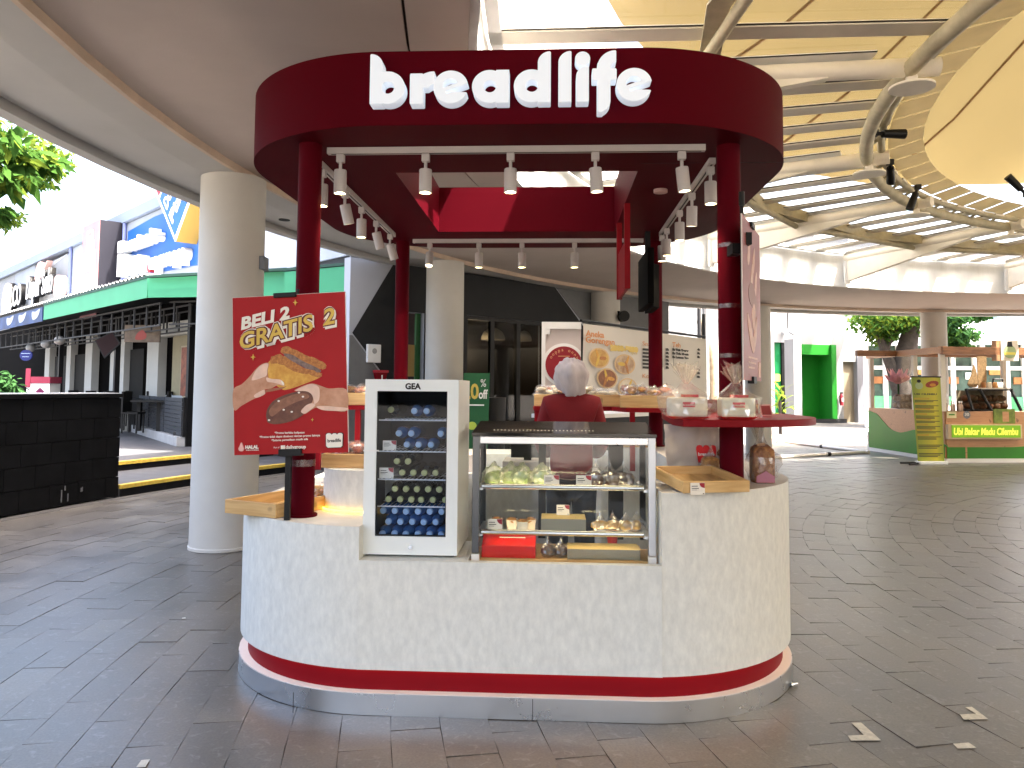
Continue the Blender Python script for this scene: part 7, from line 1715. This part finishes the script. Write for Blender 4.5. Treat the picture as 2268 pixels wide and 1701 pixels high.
# goods
SWP = mat('sweet_potato', (.13, .052, .018), .8, var=.6, vscale=9, bump=.4)
def ugoods(nm, lb, cat, p, F, group=None): return thing(nm, lb, cat, p, F, group)
for k in range(10):
    v = lpt((LL * .30 + .2 * (k % 5) + .03, .24 + .0 * k, ctz + .10 + .17 * (k // 5)))
    o = thing('sweet_potato', f'brown roasted sweet potato in the {("lower", "upper")[k // 5]} row at the stall end, {nth[k % 5]} from left', 'sweet potato', v, UB, 'sweet potatoes heaped at the stall end')
    add('tuber', MB().blob(v, (.13, .11, .10), k, .25, 2, 2), SWP, o, True)
v = lpt((LL * .28, .30, ctz + .62)); o = thing('paper_flower', 'big pink paper lotus flower at the left end of the sweet potato stall', 'flower', v, UB)
PINK = fabric_mat('petal_pink', (.70, .34, .35), .35, .2, 5)
for k in range(14):
    a = 2 * pi * k / 14; ro = .36 if k % 2 else .25; up_ = .26 if k % 2 else .40; d_ = Vector((cos(a), sin(a), 0)); s_ = Vector((-sin(a), cos(a), 0)) * .11
    m = MB().add([v, v + d_ * ro * .6 + s_ + Vector((0, 0, up_ * .35)), v + d_ * ro + Vector((0, 0, up_)), v + d_ * ro * .6 - s_ + Vector((0, 0, up_ * .35))], [(0, 1, 2), (0, 2, 3)]); add('petal', m, PINK, o)
add('heart', MB().blob(v + Vector((0, 0, .1)), (.14, .14, .10), 3, .1, 3, 2), PINK, o, True); add('stalk', MB().cyl(v + Vector((0, 0, -.5)), v, .02, n=6), LEAFD, o)
# counter-top glass case
a_, b_ = UB.at(2140, 900, .25), UB.at(2268, 900, .25); gx0, gx1 = a_.x, a_.x + 1.15
o = thing('display_case', 'black framed slanting glass case of sweet potatoes on the stall counter', 'display case', ((gx0 + gx1) / 2, .3, ctz), UB)
zc = UB.at(2200, 860, .2).z
add('frame', MB().tube([(gx0, .03, ctz + .02), (gx0 + .03, .28, zc - .02)], .035, 6).tube([(gx1, .03, ctz + .02), (gx1 - .03, .28, zc - .02)], .035, 6).tube([(gx0 + .44, .03, ctz + .02), (gx0 + .36, .28, zc - .02)], .03, 6).box(gx0, gx1, .28, .58, ctz + .001, ctz + .05).box(gx0 + .30, gx1, .25, .58, zc - .05, zc - .02), BLACK, o)
add('top', MB().box(gx0 + .32, gx1 - .02, .26, .58, zc - .019, zc + .01), mat('case_top_cream', (.62, .58, .5), .4), o); add('back', MB().box(gx0, gx1, .56, .58, ctz + .05, zc - .05), mat('case_back', (.14, .11, .07), .6, var=.4, vscale=4), o)
add('slanted_glass', MB().add([(gx0, .03, ctz + .03), (gx1, .03, ctz + .03), (gx1 - .02, .28, zc - .05), (gx0 + .02, .28, zc - .05)], [(0, 1, 2, 3)]), DGLASS, o)
for k in range(12):
    q = Vector((gx0 + .13 + .17 * (k % 6), .38 + .05 * (k // 6), ctz + .12 + .17 * (k // 6)))
    o2 = thing('sweet_potato', f'sweet potato in the {("lower", "upper")[k // 6]} row inside the slanting case, {nth6[k % 6]} from left', 'sweet potato', q, UB, 'sweet potatoes inside the slanting case'); add('tuber', MB().blob(q, (.10, .12, .08), k + 20, .2, 2, 2), SWP, o2, True)
# things on top of the case and on the counter
q = Vector((gx1 - .25, .40, zc + .01)); o = thing('napkin_holder', 'black and white napkin holder on top of the glass case', 'holder', q, UB); add('hoop', MB().tube([q + Vector((-.14, 0, 0)), q + Vector((-.11, 0, .20)), q + Vector((.11, 0, .20)), q + Vector((.14, 0, 0))], .022, 6), BLACK, o, True); add('napkins', MB().box(q.x - .09, q.x + .09, q.y - .05, q.y + .05, q.z + .001, q.z + .13), WHITE, o)
q = Vector((gx0 + .40, .40, zc + .01)); o = thing('woven_fans', 'two tall brown woven bamboo fans standing behind the glass case', 'fan', q, UB)
WOV = mat('woven_bamboo', (.20, .12, .05), .8, var=.5, vscale=30)
add('fan', MB().plate(smooth([(q.x - .22, q.z + .06), (q.x - .12, q.z + .30), (q.x - .06, q.z + .52), (q.x + .02, q.z + .28), (q.x + .0, q.z + .02)]), .42, .44), WOV, o); add('fan', MB().plate([(q.x + .06, q.z), (q.x + .05, RZ - .18), (q.x + .28, RZ - .18), (q.x + .26, q.z + .1), (q.x + .2, q.z)], .45, .47), WOV, o)
for k in range(3):
    q = Vector((gx0 + .52 + .14 * k, .36, zc + .01)); o = thing('goods_jar', ('round jar of brown snacks on top of the glass case', 'small orange jar beside the napkin holder', 'clear jar between the brown jars on the glass case')[(0, 2, 1)[k]], 'jar', q, UB, 'small jars on the glass case'); add('jar', MB().lathe([(.05, .001), (.055, .02), (.05, .11), (.035, .13)], q, 12), (BROWNB, CREAMB, GOLDB)[k], o, True)
for k in range(6):
    q = Vector((gx0 - .62 + .09 * k, .12 + .05 * (k % 2), ctz)); o = thing('honey_bottle', f'small clear bottle with a white cap on the stall counter, {(nth + ["sixth"])[k]} from the left', 'bottle', q, UB, 'small white capped bottles on the stall counter'); add('bottle_body', MB().lathe([(.03, .001), (.032, .01), (.032, .13), (.014, .17), (.014, .19)], q, 12), mat('bottle_clear', (.45, .33, .26), .15), o, True); add('cap', MB().lathe([(.018, .19), (.018, .225)], q, 10), WHITE, o, True)
q = UB.at(2110, 919, -.05); o = thing('counter_card', 'pale yellow card hanging on the front of the sweet potato stall', 'card', (q.x, -.02, q.z), UB); add('card', MB().box(q.x - .11, q.x + .11, -.02, -.002, q.z - .07, q.z + .07), mat('card_yellow', (.62, .58, .34), .5), o); add('print', MB().box(q.x - .07, q.x + .07, -.0215, -.0202, q.z - .01, q.z + .02), UGD, o)
q = UB.at(2144, 919, -.05); o = thing('sticker_badge', 'round grey sticker with a number thirty on the stall front', 'sticker', (q.x, -.02, q.z), UB); add('disc', MB().plate(ell(q.x, q.z, .085, .085, 20), -.014, -.002), mat('sticker_grey', (.14, .15, .17), .5), o); fit(text('30', o, (q.x - .05, -.0155, q.z - .02), .09, WHITE, ext=.0005), .10)
q = UB.at(2232, 922, -.05); o = thing('price_board', 'green printed price board hanging on the stall front right of the yellow card', 'board', (q.x, -.02, q.z), UB); add('board', MB().box(q.x - .31, q.x + .2, -.02, -.002, q.z - .16, q.z + .16), mat('board_green_print', (.16, .22, .03), .5, var=.6, vscale=5), o); add('patch', MB().box(q.x - .10, q.x + .05, -.0215, -.0202, q.z - .12, q.z + .10), WOODO, o)
# vendor seen over the counter
vx = UB.at(2092, 875, .9)
o = thing('person', 'stall keeper in a white head covering behind the sweet potato counter', 'person', (vx.x, .95, .0), UB); REG[o.name] = (UB.M, Vector((vx.x, .95, 0)))
def VP_(x, y, z): return (vx.x + x, .95 + y, z)
skinned('body', [VP_(0, 0, .80), VP_(0, 0, 1.0), VP_(0, 0, 1.16), VP_(0, 0, 1.26), VP_(0, -.01, 1.42), VP_(-.09, 0, .45), VP_(-.09, 0, .06), VP_(.09, 0, .45), VP_(.09, 0, .06), VP_(-.17, 0, 1.17), VP_(-.2, -.02, .95), VP_(-.15, -.16, .86), VP_(.17, 0, 1.17), VP_(.2, -.02, .95), VP_(.15, -.16, .86)],
        [(0, 1), (1, 2), (2, 3), (3, 4), (0, 5), (5, 6), (0, 7), (7, 8), (2, 9), (9, 10), (10, 11), (2, 12), (12, 13), (13, 14)], [(.14, .11), (.13, .1), (.14, .1), .055, .095, .08, .05, .08, .05, .06, .045, .035, .06, .045, .035], SKN, o, 1, F=UB)
skinned('shirt', [VP_(0, 0, .78), VP_(0, 0, 1.0), VP_(0, 0, 1.17), VP_(-.17, 0, 1.17), VP_(-.2, -.02, .95), VP_(.17, 0, 1.17), VP_(.2, -.02, .95)], [(0, 1), (1, 2), (2, 3), (3, 4), (2, 5), (5, 6)], [(.17, .13), (.16, .12), (.16, .12), .08, .06, .08, .06], mat('white_shirt', (.62, .62, .62), .8), o, 1, F=UB)
add('head_covering', MB().blob(VP_(0, .02, 1.43), (.115, .12, .135), 2, .06, 2, 3), mat('white_scarf', (.66, .66, .68), .8), o, True, ang=180)
# roll-up banner in front of the stall corner
f_a, f_b = W.atz(2030, 1028, 0), W.atz(2093, 1030, 0)
a_, b_ = W.at(2016, 836, f_a.y), W.at(2081, 834, f_a.y)
RB = Frame(f_a.x, f_a.y - .05, 3); RBW = .64
o = thing('rollup_banner', 'narrow green and yellow roll up menu banner at the corner of the stall', 'banner', (RBW / 2, 0, 0), RB)
zt_ = RB.at(2050, 836).z; x0_, x1_ = RB.at(2018, 840).x, RB.at(2083, 840).x
m_r = bpy.data.materials.new('banner_green_yellow'); m_r.use_nodes = True; _nt = m_r.node_tree; _b = _nt.nodes['Principled BSDF']; _tc = _n(_nt, 'ShaderNodeTexCoord'); _sp = _n(_nt, 'ShaderNodeSeparateXYZ'); _nt.links.new(_tc.outputs['Generated'], _sp.inputs[0]); _rp = _n(_nt, 'ShaderNodeValToRGB'); _nt.links.new(_sp.outputs['X'], _rp.inputs[0]); _e = _rp.color_ramp.elements; _e[0].color = (.16, .24, .02, 1); _e[1].position = 1; _e[1].color = (.20, .27, .015, 1); _k = _e.new(.75); _k.color = (.52, .45, .02, 1); _nt.links.new(_rp.outputs[0], _b.inputs['Base Color'])
x0b, x1b = RB.at(2033, 1020).x, RB.at(2092, 1020).x
add('sheet', MB().plate([(x0b, .07), (x1b, .07), (x1_, zt_), (x0_, zt_)], 0, .006), m_r, o); add('base', MB().box(x0b - .02, x1b + .02, -.10, .10, .004, .068), WHITE2, o, bevel=.01); add('top_bar', MB().box(x0_ - .01, x1_ + .01, -.012, .015, zt_, zt_ + .025), BLACK, o)
for s_ in (-1, 1): add('foot', MB().tube([(x0b - .02, -.05 * s_, .03), (x0b - .32, -.18 * s_ - .05, .02)], .02, 6), BLACK, o)
BLK = mat('banner_ink', (.05, .06, .02), .5); BOR = mat('banner_orange', (.52, .22, .02), .5)
H_ = zt_ - .07; wd = x1b - x0b
def bu(u, v): x0v = x0b + (x0_ - x0b) * v; x1v = x1b + (x1_ - x1b) * v; return x0v + (x1v - x0v) * u, .07 + H_ * v
add('jar_emblem', MB().plate(ell(*bu(.25, .90), .085, .075), -.004, -.0005), mat('emblem_sage', (.28, .36, .18), .5), o); add('jar_cap', MB().plate(ell(*bu(.25, .955), .045, .035), -.006, -.0045), BLACK, o)
add('potato_photo', MB().plate(ell(*bu(.70, .92), .15, .07, 20, .2), -.004, -.0005), mat('potato_red', (.28, .05, .02), .5, var=.5, vscale=12), o); add('potato_photo', MB().plate(ell(bu(.72, .91)[0], bu(.72, .91)[1], .07, .035, 14), -.006, -.0042), BOR, o)
q0 = bu(.06, .79); fit(text('UBI CILEMBU', o, (q0[0], -.003, q0[1]), .05, BLK, bold=.002, ext=.0006), wd * .85)
for k in range(8):
    v = .745 - k * .062; q0 = bu(.06, v); n_ = 2 + k % 2
    add('heading_frame', MB().box(q0[0], q0[0] + wd * (.42 if k % 2 else .55), -.003, -.0004, q0[1] - .016, q0[1] + .016), BOR, o); add('heading', MB().box(q0[0] + .012, q0[0] + wd * (.40 if k % 2 else .53), -.004, -.0031, q0[1] - .008, q0[1] + .008), mat('banner_gold', (.34, .33, .03), .5), o)
    for j in range(n_): q1 = bu(.06, v - .022 - .014 * j); add('menu_line', MB().box(q1[0], q1[0] + wd * (.88 if j == 0 else .7), -.003, -.0004, q1[1] - .008, q1[1] + .006), BLK, o)
for k, (v, h) in enumerate(((.19, .06), (.09, .045))):
    for j in range(3): q1 = bu(.06, v - .018 * j); add('menu_line', MB().box(q1[0], q1[0] + wd * (.9 - .1 * j), -.003, -.0004, q1[1] - .009, q1[1] + .009), BLK, o)

# white pipes lying on the paving between the stalls
PVC = mat('white_pipe', (.78, .77, .74), .4)
for k, (a, b_, lb) in enumerate((((1716, 976), (1924, 1003), 'farther white pipe lying on the paving from the column to the stall'), ((1711, 1014), (1924, 1002), 'nearer white pipe lying on the paving in front of the far column'))):
    p, q = W.atz(*a, .03), W.atz(*b_, .03); o = thing('floor_pipe', lb, 'pipe', ((p.x + q.x) / 2, (p.y + q.y) / 2, 0)); mid = p.lerp(q, .55)
    add('pipe', MB().cyl((p.x, p.y, .045), (mid.x, mid.y, .045), .042, n=10), PVC, o, True); d = (q - p).normalized(); add('pipe', MB().cyl(mid + d * .05 + Vector((0, 0, .015)), q + Vector((0, 0, .015)), .042, n=10), PVC, o, True); add('joint', MB().cyl(mid + Vector((0, 0, .015)) - d * .03, mid + d * .08 + Vector((0, 0, .015)), .05, n=10), DGREY, o, True)
p = W.atz(1706, 985, 0); o = thing('pale_plank', 'short pale wooden plank lying at the foot of the far column', 'plank', (p.x, p.y, 0)); a_, b_ = W.atz(1688, 992, .02), W.atz(1720, 972, .02); dv = b_ - a_
add('plank', MB().cbox(((a_.x + b_.x) / 2, (a_.y + b_.y) / 2, .10), (max(.9, dv.length * .8), .25, .16), math.atan2(dv.y, dv.x)), mat('peach_wood', (.56, .36, .24), .6), o)

# ------------------------------------------------------------------ glazed pavilion and pale buildings far right
PV = Frame(W.at(1915, 900, 34).x, 34, -4)
t = thing('glazed_pavilion', 'far low pavilion with white window bars and a pale sloping roof', 'building', (6, .2, 0), PV)
def vx_(px, py=800): p = PV.at(px, py); return p.x, p.z
zr = PV.at(2100, 762).z; zt_ = PV.at(2100, 745).z
xs = [vx_(p)[0] for p in (1918, 1960, 1990, 2060, 2110, 2158, 2176, 2230, 2268, 2330)]
add('window_glass', MB().box(xs[0], 14, .1, .15, .5, zr), mat('pavilion_glass', (.06, .10, .08), .2, var=.8, vscale=1.2), t)
add('green_dado', MB().box(xs[0], 14, -.02, .09, .0, 1.35), mat('dado_green', (.10, .42, .18), .5, var=.2), t)
for x in xs: add('mullion', MB().box(x - .09, x + .09, -.06, .09, 0, zr), WHITE, t)
zm = PV.at(2100, 815).z
add('transom', MB().box(xs[0], 14, -.05, .085, zm - .08, zm + .08), WHITE, t)
add('roof', MB().add([(xs[0] - 1, -1.6, zr), (15, -1.6, zr + .2), (15, 3, zt_ + 1.2), (xs[0] - 1, 3, zt_ + .8), (xs[0] - 1, -1.6, zr - .18), (15, -1.6, zr + .02)], [(0, 1, 2, 3), (4, 5, 1, 0)]), mat('pavilion_roof', (.56, .58, .60), .5), t)
for k in range(9): add('goods_row', MB().box(xs[0] + 1.0 * k + .2, xs[0] + 1.0 * k + .9, .02, .09, 1.9 + .2 * (k % 3), 2.2 + .2 * (k % 3)), (BROWNB, WHITE, GOLDB)[k % 3], t)
BF = mat('far_blue_wall', (.56, .62, .74), .7, var=.05)
p = W.at(2180, 735, 48); q = W.at(2268, 735, 48)
t = thing('far_building', 'pale blue far building rising behind the glazed pavilion', 'building', (p.x, 48, 0)); add('wall', MB().box(W.at(2062, 800, 48).x, 50, 48, 60, 0, 9), BF, t)
add('wing', MB().box(W.at(2222, 735, 47).x, 50, 46.5, 47.9, 0, 8.5), mat('far_grey_wall', (.40, .45, .54), .7), t); add('window', MB().box(W.at(2160, 720, 48).x, W.at(2172, 720, 48).x, 47.9, 47.99, W.at(2160, 735, 48).z, W.at(2160, 718, 48).z), WHITE, t)
a_, b_ = W.at(2180, 762, 44), W.at(2268, 722, 44); add('sloping_bar', MB().tube([(a_.x, 44, a_.z), (b_.x + 1, 44, b_.z + .3)], .10, 6), WHITE, t)
t = thing('far_building', 'white far buildings between the green doorway and the far column', 'building', (W.at(1960, 800, 55).x, 55, 0)); add('wall', MB().box(W.at(1905, 800, 55).x, W.at(2060, 800, 55).x, 55, 62, 0, 5.8), WPL, t); add('roof', MB().box(W.at(1900, 800, 55).x, W.at(2065, 800, 55).x, 54.5, 62, 5.81, 6.1), mat('far_roof_grey', (.35, .36, .38), .6), t); add('dark_band', MB().box(W.at(1905, 800, 55).x, W.at(2060, 800, 55).x, 54.9, 54.99, 3.2, 4.2), mat('far_dark', (.10, .10, .10), .6, var=.5), t)
# upper floor with pale corrugated cladding, glimpsed through the glass roof
t = thing('upper_storey', 'pale corrugated upper storey glimpsed through the glass roof', 'building', (-2, 30, 0))
m = MB(); n_ = 60; vs = []
for i in range(n_ + 1): x = -5 + 9 * i / n_; y = 33 + (.12 if i % 2 else 0); vs += [(x, y, 13.0), (x, y, 24)]
m.add(vs, [(2 * i, 2 * i + 2, 2 * i + 3, 2 * i + 1) for i in range(n_)]); add('cladding', m, mat('cladding_white', (.5, .5, .49), .6, var=.06), t)

# ------------------------------------------------------------------ widths of lettering; curves become meshes
bpy.context.view_layer.update()
dg = bpy.context.evaluated_depsgraph_get()
wid = {}
for o_, wd_ in FIT: wid[o_.name] = wd_
for o_ in [q for q in S.objects if q.type in ('FONT', 'CURVE')]:
    me = bpy.data.meshes.new_from_object(o_.evaluated_get(dg)); me.name = o_.name
    M0 = o_.matrix_local.copy(); par, nm, cu = o_.parent, o_.name, o_.data
    if nm in wid and len(me.vertices):
        xs_ = [v.co.x for v in me.vertices]; x0q, x1q = min(xs_), max(xs_)
        if x1q - x0q > 1e-5: M0 = M0 @ Matrix.Diagonal((wid[nm] / (x1q - x0q), 1, 1, 1)) @ Matrix.Translation((-x0q, 0, 0))
    kids = list(o_.children); n2 = bpy.data.objects.new(nm + '_', me); COL.objects.link(n2); n2.parent = par; n2.matrix_local = M0
    for k_ in kids:
        Mk = k_.matrix_local.copy(); k_.parent = n2; k_.matrix_local = Mk
    for key in o_.keys():
        if key in ('label', 'kind'): n2[key] = o_[key]
    bpy.data.objects.remove(o_); n2.name = nm
